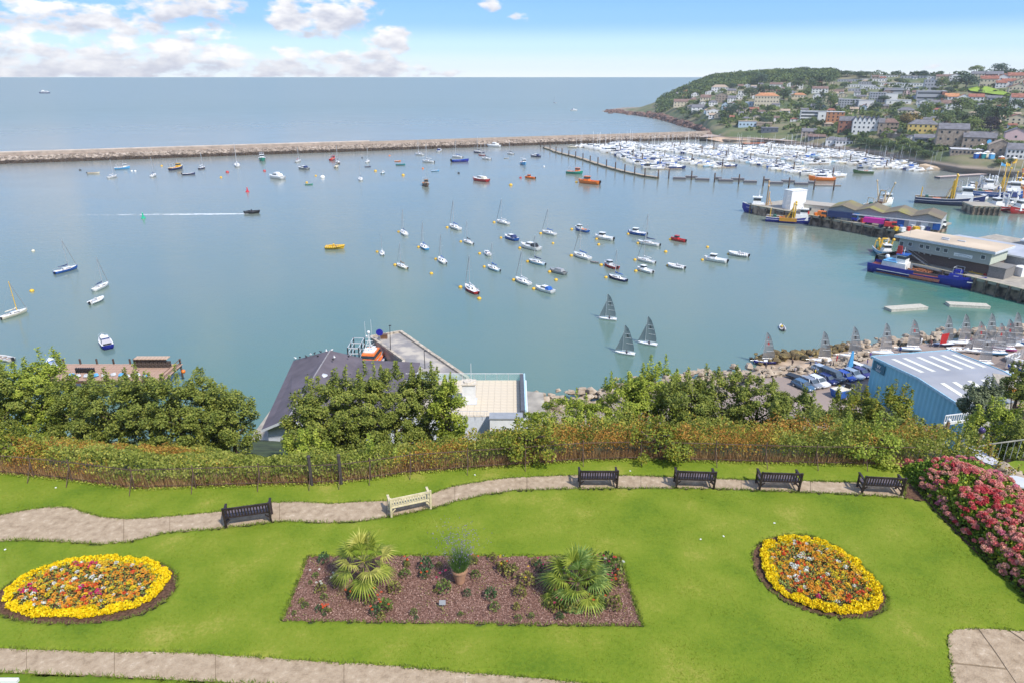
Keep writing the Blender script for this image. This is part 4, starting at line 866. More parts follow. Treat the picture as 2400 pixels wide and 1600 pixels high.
def make_racer(key, sm, hullm, num):
 L = 4.8; r = proto('racing_dinghy'); B = 1.5; H = .42
 h, d, st = hull_parts(L, B, H, .9, .15, (.05, .55), floor=.5); h.build('hull', hullm, r, True); d.build('deck', WHITE, r)
 mz = H; mh = 6.6; my = L * .12
 m = MB(); m.cyl((0, my, mz), (0, my - .15, mz + mh), .05, .035); m.cyl((0, my, mz + .55), (.0, -L * .42, mz + .5), .035); m.cyl((0, L * .5, H * 1.1), (0, my - .10, mz + mh * .72), .018, n=4); m.cyl((0, L * .5, H), (0, L * .66, H + .05), .04); m.build('mast', ALU, r)
 s = MB(); K = 8; cur = .22
 for i in range(K + 1):
  t = i / K; z = mz + .6 + (mh - .62) * t; leech = (-L * .42 - my) * (1 - t) ** .75 * (1.0) - (.42 if t > .0 else 0) * (t ** .3) * (1 if t < .97 else .6)
  for j in range(5):
   u = j / 4; s.v.append((cur * math.sin(math.pi * u) * (1 - .5 * t), my - .08 - .12 * t + leech * u, z - (.12 * u if i == 0 else 0)))
 s.f = [(i * 5 + j, i * 5 + j + 1, (i + 1) * 5 + j + 1, (i + 1) * 5 + j) for i in range(K) for j in range(4)]; s.build('mainsail', sm, r, True)
 jb = MB(); K = 6
 for i in range(K + 1):
  t = i / K; z = H + .25 + (mh * .70) * t; y0 = L * .49 + (my - .1 - L * .49) * t; w = (1.75) * (1 - t)
  for j in range(4): u = j / 3; jb.v.append((-.02 + .18 * math.sin(math.pi * u) * (1 - t), y0 - w * u, z + .25 * u * (1 - t)))
 jb.f = [(i * 4 + j, i * 4 + j + 1, (i + 1) * 4 + j + 1, (i + 1) * 4 + j) for i in range(K) for j in range(3)]; jb.build('jib', sm, r, True)
 bt = MB()
 for t in (.28, .5, .66): z = mz + .6 + (mh - .62) * t; bt.cyl((cur * .4, my - 1.0 * (1 - t), z), (.03, my + (-L * .42 - my) * (1 - t) ** .75 - .42 * t ** .3, z - .02), .03, n=4)
 bt.build('batten', WHITE, r)
 nm = MB()
 for t, w, hh in ((.60, .55, .28), (.54, .62, .28), (.80, .28, .30)): z = mz + .6 + (mh - .62) * t; nm.box((.165 * (1 - .5 * t) + .03, my - 1.05 * (1 - t) - .5, z), (.012, w, hh))
 nm.build('sail_number', num, r)
 PK[key] = r; return r
make_racer('racer', SAILM, WHITE, BLACK); make_racer('racer_grey', SAILG, WHITE, RED); make_racer('racer_dark', SAILG, WHITE, BLACK)
for px, py, hd, lab in ((1424, 749, -74, 'racing dinghy with dark grey sails, furthest out of the three sailing together'), (1464, 829, -70, 'racing dinghy with dark grey sails, nearest the shore of the three sailing'), (1517, 807, -66, 'racing dinghy with dark grey sails, on the right of the three sailing')):
 p = P(px, py, 0); dup(PK['racer'], p, R(-hd), 1.0, None, lab, 'sailing dinghy', 'racing dinghies with dark sails out on the water')
 q = p + Matrix.Rotation(R(-hd), 3, 'Z') @ Vector((-.55, -.5, .32))
 person(q, R(-hd) - 1.5, 'sailor in dark gear sitting in the ' + {749: 'furthest out', 829: 'nearest', 807: 'rightmost'}[py] + ' racing dinghy on the water', (.05, .05, .08), (.03, .03, .05), 'sit')
# RIB at speed with its wake, yellow boat, tender with a person in yellow
t = dup(PK['rib'], P(592, 500, .1), R(-78), 1.45, {'inflatable_tube': BLACK, 'hull': BLACK, 'console': BLACK}, 'black inflatable speedboat racing to the right with a long white wake', 'speedboat', None)
person(P(590, 499.5, .9), R(-78), 'driver in dark clothes sitting in the black speedboat', (.04, .04, .05), (.02, .02, .03), 'sit')
t = dup(PK['rib'], P(785, 583, .05), R(-84), 1.55, {'inflatable_tube': YELLOW, 'hull': YELLOW, 'console': YELLOW, 'deck': GREY}, 'yellow inflatable boat crossing the open harbour, two people aboard', 'inflatable boat', None, ('outboard_motor',))
for i, (x, lab) in enumerate(((780, 'person in dark clothes at the left in the yellow boat'), (787, 'person in dark clothes at the right in the yellow boat'))): person(P(x, 581, .7), R(-84), lab, (.05, .05, .09), (.03, .03, .05), 'sit')
t = dup(PK['dinghy'], P(1833, 770, 0), R(-12), .95, {'hull': GREY, 'deck': LGREY}, 'small grey motor dinghy with a person in yellow, off the slipway', 'dinghy', None)
person(P(1832.5, 768, .35), R(10), 'person in a yellow jacket sitting in the small grey dinghy', (.75, .55, .03), (.03, .03, .05), 'sit')
def foam_mat():
 m = bpy.data.materials.new('foam'); m.use_nodes = True; nt = m.node_tree; N = nt.nodes; Lk = nt.links; bs = N['Principled BSDF']; out = N['Material Output']; bs.inputs['Base Color'].default_value = (.8, .84, .85, 1); bs.inputs['Roughness'].default_value = .9
 g = N.new('ShaderNodeNewGeometry'); nz = N.new('ShaderNodeTexNoise'); nz.inputs['Scale'].default_value = .35; nz.inputs['Detail'].default_value = 6; Lk.new(g.outputs['Position'], nz.inputs['Vector'])
 uv = N.new('ShaderNodeTexCoord'); sp = N.new('ShaderNodeSeparateXYZ'); Lk.new(uv.outputs['Generated'], sp.inputs[0]); ad = N.new('ShaderNodeMath'); ad.operation = 'ADD'; Lk.new(nz.outputs[0], ad.inputs[0])
 ml = N.new('ShaderNodeMath'); ml.operation = 'MULTIPLY_ADD'; ml.inputs[1].default_value = .75; ml.inputs[2].default_value = -.60; Lk.new(sp.outputs[0], ml.inputs[0]); Lk.new(ml.outputs[0], ad.inputs[1])
 mr = N.new('ShaderNodeMapRange'); mr.inputs[1].default_value = .15; mr.inputs[2].default_value = .75; Lk.new(ad.outputs[0], mr.inputs[0])
 tr = N.new('ShaderNodeBsdfTransparent'); mx = N.new('ShaderNodeMixShader'); Lk.new(mr.outputs[0], mx.inputs[0]); Lk.new(tr.outputs[0], mx.inputs[1]); Lk.new(bs.outputs[0], mx.inputs[2]); Lk.new(mx.outputs[0], out.inputs[0]); return m
FOAM = foam_mat()
b = MB(); n = 40
for i in range(n + 1):
 t = i / n; px = 583 - 600 * t; py = 501.5 + 4.5 * t; w = .45 + .8 * min(1, t * 6) - .5 * t; p = P(px, py, .03); b.v += [(p.x, p.y - w * 1.5, .03), (p.x, p.y + w * 1.5, .03)]
b.f = [(2 * i, 2 * i + 1, 2 * i + 3, 2 * i + 2) for i in range(n)]; stuff(b.build('wake_foam', FOAM))
# far ferry with wake and two far boats beyond the breakwater
t = thing('ferry', 'distant blue and white ferry on the open sea beyond the breakwater', 'ferry', P(104, 219.5, 0), R(88))
h, d, _ = hull_parts(42, 10, 4.2, .9, .2); h.build('hull', NAVY, t); b = MB(); b.frus((0, -3), 4.2, 9.5, (9, 28), (8, 22)); b.frus((0, 4), 9.5, 12, (6, 8), (5, 6)); b.build('superstructure', WHITE, t); b = MB(); band(b, (0, -3), 4.2, 9.5, (9, 28), (8, 22), 0, .5, .75, .1); b.build('window', GLASS, t)
b = MB(); p0, p1 = P(114, 220, .1), P(200, 220.6, .1); b.add([(p0.x, p0.y - 9, .1), (p0.x, p0.y + 9, .1), (p1.x, p1.y + 6, .1), (p1.x, p1.y - 6, .1)], [(0, 1, 2, 3)]); stuff(b.build('ferry_wake_foam', FOAM))
dup(PK['sail'], P(1300.5, 242.5, 0), R(40), 1.6, None, 'tiny white sailing boat far out beyond the breakwater, left of the headland', 'sailing boat', None)
dup(PK['yacht'], P(1345, 260, 0), R(-80), 1.0, None, 'tiny white motor boat speeding off the headland point', 'motor boat', None)
for px, py, lab in ((1640, 294, 'small dark boat close to the headland rocks, nearer the shore'), (1606, 294, 'small dark boat in the bay behind the breakwater')): dup(PK['tender'], P(px, py, 0), 0, 2.0, {'hull': BLACK}, lab, 'rowing boat', None)
# ================================================================== MARINA
PILE = mat('pile_wood', (.10, .065, .05), .8, var=.3); PONT = mat('pontoon_deck', (.40, .33, .25), .9, scale=1.0); PONTD = mat('pontoon_side', (.10, .10, .12), .7)
pile_me = MB(); pile_me.cyl((0, 0, -1), (0, 0, 5.6), .42, .42, 8); pile_me.cyl((0, 0, 5.6), (0, 0, 5.75), .46, .3, 8); pile_me = pile_me.mesh('pile', True)
lm_piles = [(1267, 345), (1275, 349), (1289, 353), (1303, 359), (1317, 363), (1333, 367), (1349, 371), (1366, 376), (1383, 382), (1401, 388), (1421, 394), (1442, 400), (1464, 406), (1487, 411), (1511, 416), (1542, 420), (1567, 419), (1620, 423), (1674, 428), (1731, 432), (1788, 437), (1848, 440), (1907, 445), (1953, 447)]
for i, (x, y) in enumerate(lm_piles):
 o = obj('mooring_pile', pile_me, PILE, None, P(x, y, 0)); o.scale = (1, 1, 1.0 if i > 8 else .9); tag(o, f'brown mooring pile, {ordinal(i)} from the left along the outer edge of the marina', 'pile', 'mooring piles along the outer marina pontoon')
def pontoon(a, b_, w, h, name, label, sidem=PONTD, deckm=PONT, group=None, cat='pontoon'):
 a, b_ = Vector(a), Vector(b_); t = thing(name, label, cat, (0, 0, 0), 0, group); d = (b_ - a); L_ = d.length; mid = (a + b_) / 2; rz = math.atan2(d.y, d.x)
 t.location = mid; t.rotation_euler = (0, 0, rz)
 m = MB(); m.box((0, 0, h / 2 - .1), (L_, w, h)); m.build('float', sidem, t); m = MB(); m.box((0, 0, h - .05), (L_ + .1, w + .1, .1)); m.build('deck', deckm, t); return t
SEGT = mat('breaker_timber', (.22, .19, .10), .9, var=.3)
for i in range(14):
 (x0, y0), (x1, y1) = lm_piles[i + 1], lm_piles[i + 2]; pontoon(P(x0 + 1, y0 - 1, 0), P(x1 - 1, y1 - 1, 0), 3.2, 1.1, 'wave_breaker', f'timber-sided floating wave breaker, {ordinal(i)} from the left in the long slanting row', SEGT, PONT, 'floating wave breakers at the marina', 'wave breaker')
segs = [(1577, 1607, 420), (1606, 1634, 417), (1630, 1662, 422.5), (1684, 1717, 425), (1678, 1690, 420), (1714, 1744, 422), (1743, 1773, 428), (1790, 1803, 424), (1802, 1834, 431), (1832, 1862, 427), (1862, 1893, 433), (1893, 1910, 430)]
for i, (x0, x1, y) in enumerate(segs): pontoon(P(x0, y, 0), P(x1, y + .8, 0), 3.4, 1.3, 'wave_breaker', f'dark floating wave breaker, {ordinal(i)} from the left in the staggered row', PONTD, mat('breaker_top', (.26, .25, .25), .8), 'floating wave breakers at the marina', 'wave breaker')
pontoon(P(1910, 436, 0), P(1970, 436.5, 0), 1.6, .5, 'thin_pontoon', 'thin low pontoon ending the staggered row of wave breakers', PONTD, PONT)
# simple berth boats (whole at this size: hull, cabin, mast or canopy)
def berth(kind, L):
 r = proto('berthed_yacht' if kind == 'sail' else 'berthed_motor_boat'); B = L * .31; H = L * (.11 if kind == 'sail' else .135)
 h, d, st = hull_parts(L, B, H, .75 if kind == 'sail' else .9, .3, None, 7);
 n = len(h.v); h.v += d.v; h.f += [tuple(a + n for a in f) for f in d.f]; h.build('hull', WHITE, r)
 c = MB()
 if kind == 'sail': c.frus((0, L * .08), H * .98, H * 1.55, (B * .6, L * .36), (B * .45, L * .3))
 else: c.frus((0, L * .05), H * .95, H * 1.9, (B * .72, L * .44), (B * .58, L * .24), oy=-.2)
 c.build('cabin', WHITE, r)
 w = MB()
 if kind == 'sail':
  w.cyl((0, L * .1, H), (0, L * .1, H + L * 1.12), .10, .07, 5); w.build('mast', ALU, r)
  w = MB(); w.cyl((0, L * .12, H + 1.2), (0, -L * .32, H + 1.0), .2, .14, 5); w.build('sail_cover', BLUE, r)
 else:
  band(w, (0, L * .05), H * .95, H * 1.9, (B * .72, L * .44), (B * .58, L * .24), -.2, .42, .85, .03); w.build('window', GLASS, r)
  w = MB(); w.frus((0, -L * .27), H * .98, H * 1.75, (B * .82, L * .24), (B * .66, L * .15), oy=.2); w.build('canopy', NAVY, r)
 return r
BT = {('sail', 10): berth('sail', 10.5), ('motor', 9): berth('motor', 9.5), ('motor', 13): berth('motor', 13.0)}
# pontoon runs read from the water lanes: pixel ends, far end first
RUNS = [[(1400, 345), (1470, 362), (1500, 378), (1566, 398)], [(1352, 344), (1420, 347), (1560, 371), (1700, 394)], [(1445, 336), (1540, 349), (1650, 363), (1730, 378)], [(1545, 347), (1680, 362), (1790, 385), (1850, 397)],
  [(1560, 340), (1700, 350), (1840, 371), (1925, 386)], [(1700, 345), (1850, 360), (1970, 372)], [(1820, 395), (1880, 404), (1960, 417)], [(1790, 342), (1910, 352), (2010, 368), (2120, 388)], [(1850, 341), (1960, 353), (2060, 369), (2175, 390)], [(2040, 386), (2120, 395), (2170, 401)], [(2090, 373), (2180, 388), (2262, 397)], [(1950, 378), (2020, 386), (2080, 396)]]
nb = 0; taken = []; cand = []
COLW = [('white', WHITE)] * 8 + [('off-white', paint('offwhite', (.62, .61, .58)))] * 4 + [('navy', NAVY), ('blue', BLUE), ('cream', CREAM), ('pale blue', LBLUE), ('grey', LGREY)]
CANW = [('navy', NAVY), ('blue', BLUE), ('black', BLACK), ('white', WHITE), ('white', WHITE), ('white', WHITE), ('grey', GREY), ('pale grey', LGREY), ('cream', CREAM)]
for ri, run in enumerate(RUNS):
 pts = [P(x, y, 0) for x, y in run]; t = thing('marina_pontoon', f'long marina pontoon lined with boats, {ordinal(ri)} of the runs from the left', 'pontoon', (0, 0, 0), 0, 'marina pontoons')
 m = MB()
 for a, b_ in zip(pts[:-1], pts[1:]): m.bar(a + Vector((0, 0, .35)), b_ + Vector((0, 0, .35)), 2.2, .5)
 m.build('deck', PONT, t); tot = sum((b_ - a).length for a, b_ in zip(pts[:-1], pts[1:])); s = 2.0; k = [0, 0]
 fm = MB()
 while s < tot - 1:
  u = s;
  for a, b_ in zip(pts[:-1], pts[1:]):
   l = (b_ - a).length
   if u <= l: break
   u -= l
  d = (b_ - a).normalized(); nrm = Vector((-d.y, d.x, 0)); p = a + d * u
  for side in (0, 1):
   if rnd.random() < .08: continue
   sg = 1 if side else -1; big = rnd.random() < .25; kd = ('sail', 10) if rnd.random() < .36 else ('motor', 13) if big else ('motor', 9)
   Lb = {10: 10.5, 9: 9.5, 13: 13.0}[kd[1]] * rnd.uniform(.82, 1.05) * (1.2 if ri == 0 else 1.0); c = p + nrm * sg * (Lb / 2 + 1.6)
   if any((c - q).length < 3.9 for q in taken): continue
   taken.append(c); out = nrm * sg * (1 if rnd.random() < .7 else -1); rz = math.atan2(out.y, out.x) - math.pi / 2 + rnd.uniform(-.04, .04)
   cand.append((c.length, c, rz, kd, Lb, ri, side, k[side], (nrm * sg).x > 0, rnd.choice(COLW), rnd.choice(CANW))); k[side] += 1
   fm.bar(p + nrm * sg * 1.1 + d * 2.0 + Vector((0, 0, .3)), p + nrm * sg * (Lb * .8) + d * 2.0 + Vector((0, 0, .3)), .7, .3)
  s += 4.3
 fm.build('finger', PONT, t)
 for j, q in enumerate(range(14, int(tot), 34)):
  u = q
  for a, b_ in zip(pts[:-1], pts[1:]):
   l = (b_ - a).length
   if u <= l: break
   u -= l
  p = a + (b_ - a).normalized() * u; o = obj('mooring_pile', pile_me, PILE, None, p + Vector((1.4, .8, 0))); tag(o, f'brown mooring pile, {ordinal(j)} along the {ordinal(ri)} marina pontoon from the far end', 'pile', 'mooring piles among the marina boats')
cand.sort(key=lambda c: c[0]); print('marina boats', len(cand))
for _, c, rz, kd, Lb, ri, side, k_, far, (cw, cm), (vw, vm) in cand[:295]:
 kn = 'yacht' if kd[0] == 'sail' else 'motor boat' if kd[1] == 9 else 'large motor cruiser'
 lab = f'{cw} {kn} with {vw} {"sail cover" if kd[0] == "sail" else "canopy"}, {ordinal(k_)} on {"far" if far else "near"} side of {ordinal(ri)} marina pontoon'
 dup(BT[kd], c, rz, Lb / {10: 10.5, 9: 9.5, 13: 13.0}[kd[1]], {'hull': cm, 'sail_cover': vm, 'canopy': vm}, lab, 'boat', 'boats berthed in the marina')
if len(cand) > 295:
 mass = {}
 for _, c, rz, kd, Lb, *_r in cand[295:]:
  T = Matrix.Translation(c) @ Matrix.Rotation(rz, 4, 'Z') @ Matrix.Scale(Lb / {10: 10.5, 9: 9.5, 13: 13.0}[kd[1]], 4)
  for ch in BT[kd].children:
   mb_ = mass.setdefault(ch.name.split('.')[0] in ('window',), MB()); mb_.add([T @ v.co for v in ch.data.vertices], [tuple(p.vertices) for p in ch.data.polygons])
 r_ = thing('far_marina_boats', None, None); r_['kind'] = 'stuff'
 for kk, mb_ in mass.items(): mb_.build('windows' if kk else 'white_boats', GLASS if kk else WHITE, r_)['kind'] = 'stuff'
# a red, white and green striped boat and a green workboat at the near edge
dup(BT[('motor', 13)], P(1925, 424, 0), R(80), 1.2, {'hull': ORANGE, 'canopy': WHITE}, 'motor boat with orange-red stripe at the near tip of the marina', 'boat', None)
dup(PK['fisher'], P(2022, 407, 0), R(85), 1.3, {'hull': mat('mossgreen', (.08, .16, .06), .6), 'wheelhouse': GREY}, 'low moss green workboat lying apart at the right edge of the marina', 'workboat', None)
# ================================================================== FISHING QUAYS ON THE RIGHT
FENDER = mat('quay_timber', (.14, .11, .085), .9, var=.3, scale=1.0)
def quay(name, label, line, z, depth, inward, pile_step=4.5, pm=None, wallm=None):
 """deck on rubble and timber piles; line: front-edge points, inward: direction of the deck behind it"""
 t = thing(name, label, 'quay'); iv = Vector(inward).normalized() * depth
 q = [Vector((p.x, p.y, 0)) for p in line]; poly = q + [line[-1] + iv, line[0] + iv]
 a = MB(); pl = [(p.x, p.y) for p in poly]
 ar = sum(pl[i][0] * pl[(i + 1) % len(pl)][1] - pl[(i + 1) % len(pl)][0] * pl[i][1] for i in range(len(pl)))
 if ar < 0: pl = pl[::-1]
 a.prism(pl, z - .7, z); a.build('deck', CONC, t)
 cen = sum((Vector(p).to_3d() for p in pl), Vector()) / len(pl); inner = [((p[0] - cen.x) * .985 + cen.x, (p[1] - cen.y) * .93 + cen.y) for p in pl]
 b = MB(); b.prism(inner, -4, z - .7); b.build('rubble_core', wallm or mat('quay_core', (.17, .13, .10), .95, scale=.4, stops=[(.4, (.045, .035, .03)), (.6, (.36, .27, .20))]), t)
 for p0, p1 in zip(line[:-1], line[1:]):
  n = int((p1 - p0).length / pile_step)
  for i in range(n + 1):
   p = p0.lerp(p1, i / max(1, n)); o = MB(); o.box((0, 0, 0), (.7, .7, z + 2.6)); o.build('fender_pile', pm or FENDER, t, loc=(p.x, p.y, (z - 2.4) / 2))
 e = MB()
 for p0, p1 in zip(line[:-1], line[1:]): e.bar(Vector((p0.x, p0.y, z + .12)), Vector((p1.x, p1.y, z + .12)), .45, .24)
 e.build('edge_kerb', mat('kerb', (.48, .43, .30), .9), t); return t
A1, A2 = Vector((112, 322, 0)), Vector((153, 261, 0))       # outer fish quay
d1 = (A2 - A1).normalized(); n1 = Vector((-d1.y, d1.x, 0))
QL1 = [A1, A2]; quay('outer_fish_quay', 'timber-piled outer fish quay carrying the curved-roof sheds and lorries', QL1, 4.0, 34, n1)
B1, B2 = P(2056, 598, 4), P(2420, 684, 4); B1.z = B2.z = 0; d2 = (B2 - B1).normalized(); n2 = Vector((-d2.y, d2.x, 0))
B3 = B1 + n2 * 62; quay('fish_market_quay', 'long concrete fish market quay on timber piles, coaster moored along it', [B1, B2 + d2 * 20], 4.0, 70, n2, 3.2)
quay('market_quay_end', 'short seaward end of the fish market quay beside the white and blue fishing boat', [B1 + n2 * 12, B1], 4.0, 3, d2, 4)
# low infill wall between the two quays
# ---- sheds with folded roofs
ROOFM = mat('moss_roof', (.20, .155, .10), .95, scale=.12, detail=7, stops=[(.35, (.155, .125, .095)), (.55, (.19, .16, .10)), (.72, (.26, .24, .05))]); SHEDW = mat('shed_wall', (.42, .43, .44), .7)
F0, F1 = P(1939, 512, 4), P(2202, 541, 4); F0.z = F1.z = 4; fd = (F1 - F0).normalized(); fn = Vector((-fd.y, fd.x, 0)); FL = (F1 - F0).length
def shed():
 t = thing('folded_roof_shed', 'long fish quay shed with four mossy brown pitched roofs in a row', 'shed', F0, math.atan2(fd.y, fd.x)); nb_ = 4; w = FL / nb_; D = 15; ez, pz = 4.3, 5.9
 for i in range(nb_):
  x0, xm, x1 = i * w, (i + .5) * w, (i + 1) * w
  a = MB(); a.add([(x0, 0, 0), (x1, 0, 0), (x1, 0, ez), (xm, 0, pz), (x0, 0, ez), (x0, D, 0), (x1, D, 0), (x1, D, ez), (xm, D, pz), (x0, D, ez)], [(0, 1, 2, 3, 4), (9, 8, 7, 6, 5), (0, 4, 9, 5), (1, 6, 7, 2)]); a.build('wall', SHEDW, t)
  r = MB(); r.prism([(x0, -.9), (xm, -1.2), (xm, D + .6), (x0, D + .3)], [ez + .05, pz + .05, pz + .05, ez + .05], [ez + .3, pz + .3, pz + .3, ez + .3]); r.prism([(xm, -1.2), (x1, -.9), (x1, D + .3), (xm, D + .6)], [pz + .05, ez + .05, ez + .05, pz + .05], [pz + .3, ez + .3, ez + .3, pz + .3]); r.build('roof', ROOFM, t)
 w_ = MB(); w_.box((FL / 2, -1.2, 3.0), (FL, .25, .35)); w_.build('loading_beam', WHITE, t)
 for i in range(10):
  o = MB(); o.box((2.4 + i * 4.2, -.06, 1.5), (2.6, .14, 2.8)); o.build('shutter', WHITE if i % 3 else BLUE, t)
shed()
def qpt(x, y, z=4.0): return P(x, y, z)
def lorry(px, py, rz, L_, boxm, cabm, label, hgt=3.6):
 t = thing('lorry', label, 'lorry', qpt(px, py), rz, 'lorries on the outer fish quay'); b = MB(); b.box((0, -.8, 1.0 + hgt / 2 - .3), (2.5, L_ - 2.4, hgt - .8)); b.build('box_body', boxm, t)
 b = MB(); b.frus((0, L_ / 2 - 1.0), .6, 2.9, (2.4, 2.0), (2.2, 1.5), oy=-.2); b.build('cab', cabm, t); b = MB(); band(b, (0, L_ / 2 - 1.0), .6, 2.9, (2.4, 2.0), (2.2, 1.5), -.2, .5, .9, .03); b.build('windscreen', GLASS, t)
 for s in (-1, 1):
  for y in (L_ / 2 - 1.2, -L_ / 2 + 1.5, -L_ / 2 + 3): w = MB(); w.cyl((s * 1.0, y, .5), (s * 1.25, y, .5), .5, n=10); w.build('wheel', RUBBER, t)
rq = math.atan2(fd.y, fd.x) - math.pi / 2
lorry(1972, 516, rq, 12, NAVY, ROYAL, 'navy curtain-sided lorry parked under the first folded roof', 3.1); lorry(2052, 529, rq, 10, MAGENTA, NAVY, 'magenta and purple lorry parked under the folded roofs', 2.6); lorry(2085, 537, rq + .1, 5, RED, RED, 'small red lorry at the end of the outer fish quay', 2.4)
lorry(2011, 519, rq, 4.5, SKYB, WHITE, 'short blue box van between the two long quay lorries', 3.2); lorry(2188, 533, rq + .8, 9, BLUE, WHITE, 'bright blue box lorry near the last folded roof', 3.4)
lorry(1925, 511, rq, 4.0, ORANGE, ORANGE, 'small orange vehicle at the left end of the folded-roof shed', 2.6)
for i, (x, y, m, w, s) in enumerate([(2022, 522, RED, 'red', 1.6), (2100, 541, YELLOW, 'yellow', 1.4), (2115, 543, WHITE, 'white', 1.5), (2130, 541, RED, 'red and white', 1.4), (2146, 543, YELLOW, 'yellow', 1.8), (2160, 541, WHITE, 'white', 1.6), (2172, 542, NAVY, 'navy', 1.6), (1912, 506, ORANGE, 'orange', 1.3), (1893, 502, RED, 'red', 1.2), (1905, 500, WHITE, 'white', 1.5), (2036, 526, BLUE, 'blue', 1.3), (2064, 534, NAVY, 'navy', 1.3), (2110, 536, BLUE, 'blue', 1.3), (2138, 536, LGREY, 'grey', 1.4)]):
 b = MB(); b.box((0, 0, s * .5), (s, s * 1.1, s)); b.box((0, 0, s * 1.02), (s * 1.06, s * 1.16, .1)); o = b.build('fish_bin', m, None, loc=qpt(x, y)); tag(o, f'{w} stacked fish bin on the outer quay, {ordinal(i)} in the scatter of bins', 'bin', 'fish bins on the outer quay')
# ice plant tower and low cream building
def box_building(name, label, cat, pA, pB, depth, h, wallm, roofm, z=4.0, over=.5, rt=.5, win=None, door=None):
 """box with its front bottom edge from pA to pB"""
 a, b_ = Vector(pA), Vector(pB); a.z = b_.z = z; d = (b_ - a); Lw = d.length; rz = math.atan2(d.y, d.x); t = thing(name, label, cat, a, rz)
 m = MB(); m.box((Lw / 2, depth / 2, h / 2), (Lw, depth, h)); m.build('wall', wallm, t); m = MB(); m.box((Lw / 2, depth / 2, h + rt / 2 + .003), (Lw + over * 2, depth + over * 2, rt)); m.build('roof', roofm, t)
 for x, zz_, w, hh in (win or []):
  o = MB(); o.box((0, 0, 0), (w, .12, hh)); o.build('window', GLASS, t, loc=(x, -.03, zz_));
 return t, Lw
t, _ = box_building('ice_tower', 'tall plain white ice plant tower at the seaward end of the outer quay', 'tower', P(1851, 492, 4), P(1886, 489, 4), 5, 8.2, WHITE, WHITE, 4, .15, .25)
lt = MB()
for x in np.linspace(-2.6, -.6, 5): lt.cyl((x, 0, 0), (x, 0, 8.5), .06, n=4)
for z in (2, 4.2, 6.4, 8.4): lt.cyl((-2.6, 0, z), (-.6, 0, z), .05, n=4)
for o in (lt.build('ladder_frame', LGREY, t),): pass
box_building('quay_store', 'long low cream store between the white tower and the folded-roof sheds', 'store', P(1880, 501, 4), P(1950, 508, 4), 9, 3.9, CREAM, mat('felt_roof', (.42, .38, .32), .9), 4, .3, .35, win=[(3, 2.2, 1.0, 1.2), (8, 1.6, 1.4, 2.4)])
# ---- fish market office building
GW = mat('office_wall', (.34, .355, .33), .6, var=.04); BW = mat('brown_cladding', (.14, .10, .09), .8); TAN = mat('tan_roof', (.56, .45, .33), .9, scale=.1, var=.1); GRF = mat('grey_sheet_roof', (.44, .46, .50), .6, scale=.15, var=.12, metal=.1); PGR = mat('office_end_wall', (.52, .56, .46), .7)
O0, O1 = P(2104, 582, 7.6), P(2318, 622, 7.6); O0.z = O1.z = 0; od = (O1 - O0).normalized(); on = Vector((-od.y, od.x, 0)); OL = (O1 - O0).length
def office():
 t = thing('fish_market_office', 'grey two-storey fish market office with tan flat roof above the coaster', 'building', (O0.x, O0.y, 4.0), math.atan2(od.y, od.x)); D = 12
 b = MB(); b.box((OL / 2, D / 2 + 1.0, 1.8), (OL - .5, D - 2, 3.6)); b.build('lower_wall', BW, t)
 b = MB(); b.box((OL / 2, D / 2, 5.4), (OL, D, 3.6)); b.build('upper_wall', GW, t)
 b = MB(); b.box((OL + .06, D / 2, 5.4), (.1, D, 3.55)); b.build('end_wall', PGR, t)
 b = MB(); b.box((OL / 2, D / 2, 7.55), (OL + 2.6, D + 2.6, .7)); b.build('fascia', mat('fascia', (.60, .63, .66), .6), t); b = MB(); b.box((OL / 2, D / 2, 7.98), (OL + 2.2, D + 2.2, .16)); b.build('roof', TAN, t)
 for x in (.035, .135, .265, .335, .45, .535, .925):
  w = .065 if x > .1 else .03; o = MB(); o.box((0, 0, 0), (1.35, .14, 1.35 if x > .1 else 2.1)); o.build('window_frame', WHITE, t, loc=(x * OL, -.04, 5.6 if x > .1 else 5.0)); o2 = MB(); o2.box((0, 0, 0), (1.1, .1, 1.1 if x > .1 else 1.9)); o2.build('window', GLASS, t, loc=(x * OL, -.10, 5.6 if x > .1 else 5.0))
 s = MB(); s.box((0, 0, 0), (5.2, .1, 1.0)); sg = s.build('sign_board', WHITE, t, loc=(.725 * OL, -.08, 5.0)); ar = MB()
 for k in range(12): u0, u1 = -2.3 + 4.6 * k / 12, -2.3 + 4.6 * (k + 1) / 12; ar.bar((u0, -.07, .2 - .09 * u0 * u0), (u1, -.07, .2 - .09 * u1 * u1), .03, .10)
 ar.box((0, -.07, -.3), (2.8, .03, .09)); ar.build('sign_arc', GREY, sg)
 for x in (.24, .30, .37, .58): l = MB(); l.box((0, 0, 0), (.3, .4, .2)); l.build('wall_lamp', WHITE, t, loc=(x * OL, .85, 3.2))
 st = MB();
 for k in range(12): st.box((3.4 + k * .62, -.9, 3.6 - k * .3), (.6, 1.5, .08))
 st.bar((3.2, -1.6, 3.9), (10.8, -1.6, .2), .08, .3); st.bar((3.2, -1.6, 4.9), (10.8, -1.6, 1.2), .06, .06); st.box((1.7, -.9, 3.7), (3.4, 1.7, .12)); st.build('outside_stairs', GREY, t)
 v = MB();
 for x, y in ((OL * .42, D * .5), (OL * .6, D * .45), (OL * .45, D * .3)): v.box((x, y, 8.2), (2.2, .7, .35))
 v.build('roof_vent', LGREY, t)
 an = MB(); an.cyl((2, 2, 8), (2, 2, 11), .05, n=4); an.build('aerial', ALU, t)
 b = MB(); b.box((OL + 2.2, 4, 1.6), (4.4, 7, 3.2)); b.box((OL + 2.2, 4, 3.3), (4.8, 7.4, .2)); b.build('annexe', mat('annexe', (.22, .21, .2), .7), t)
office()
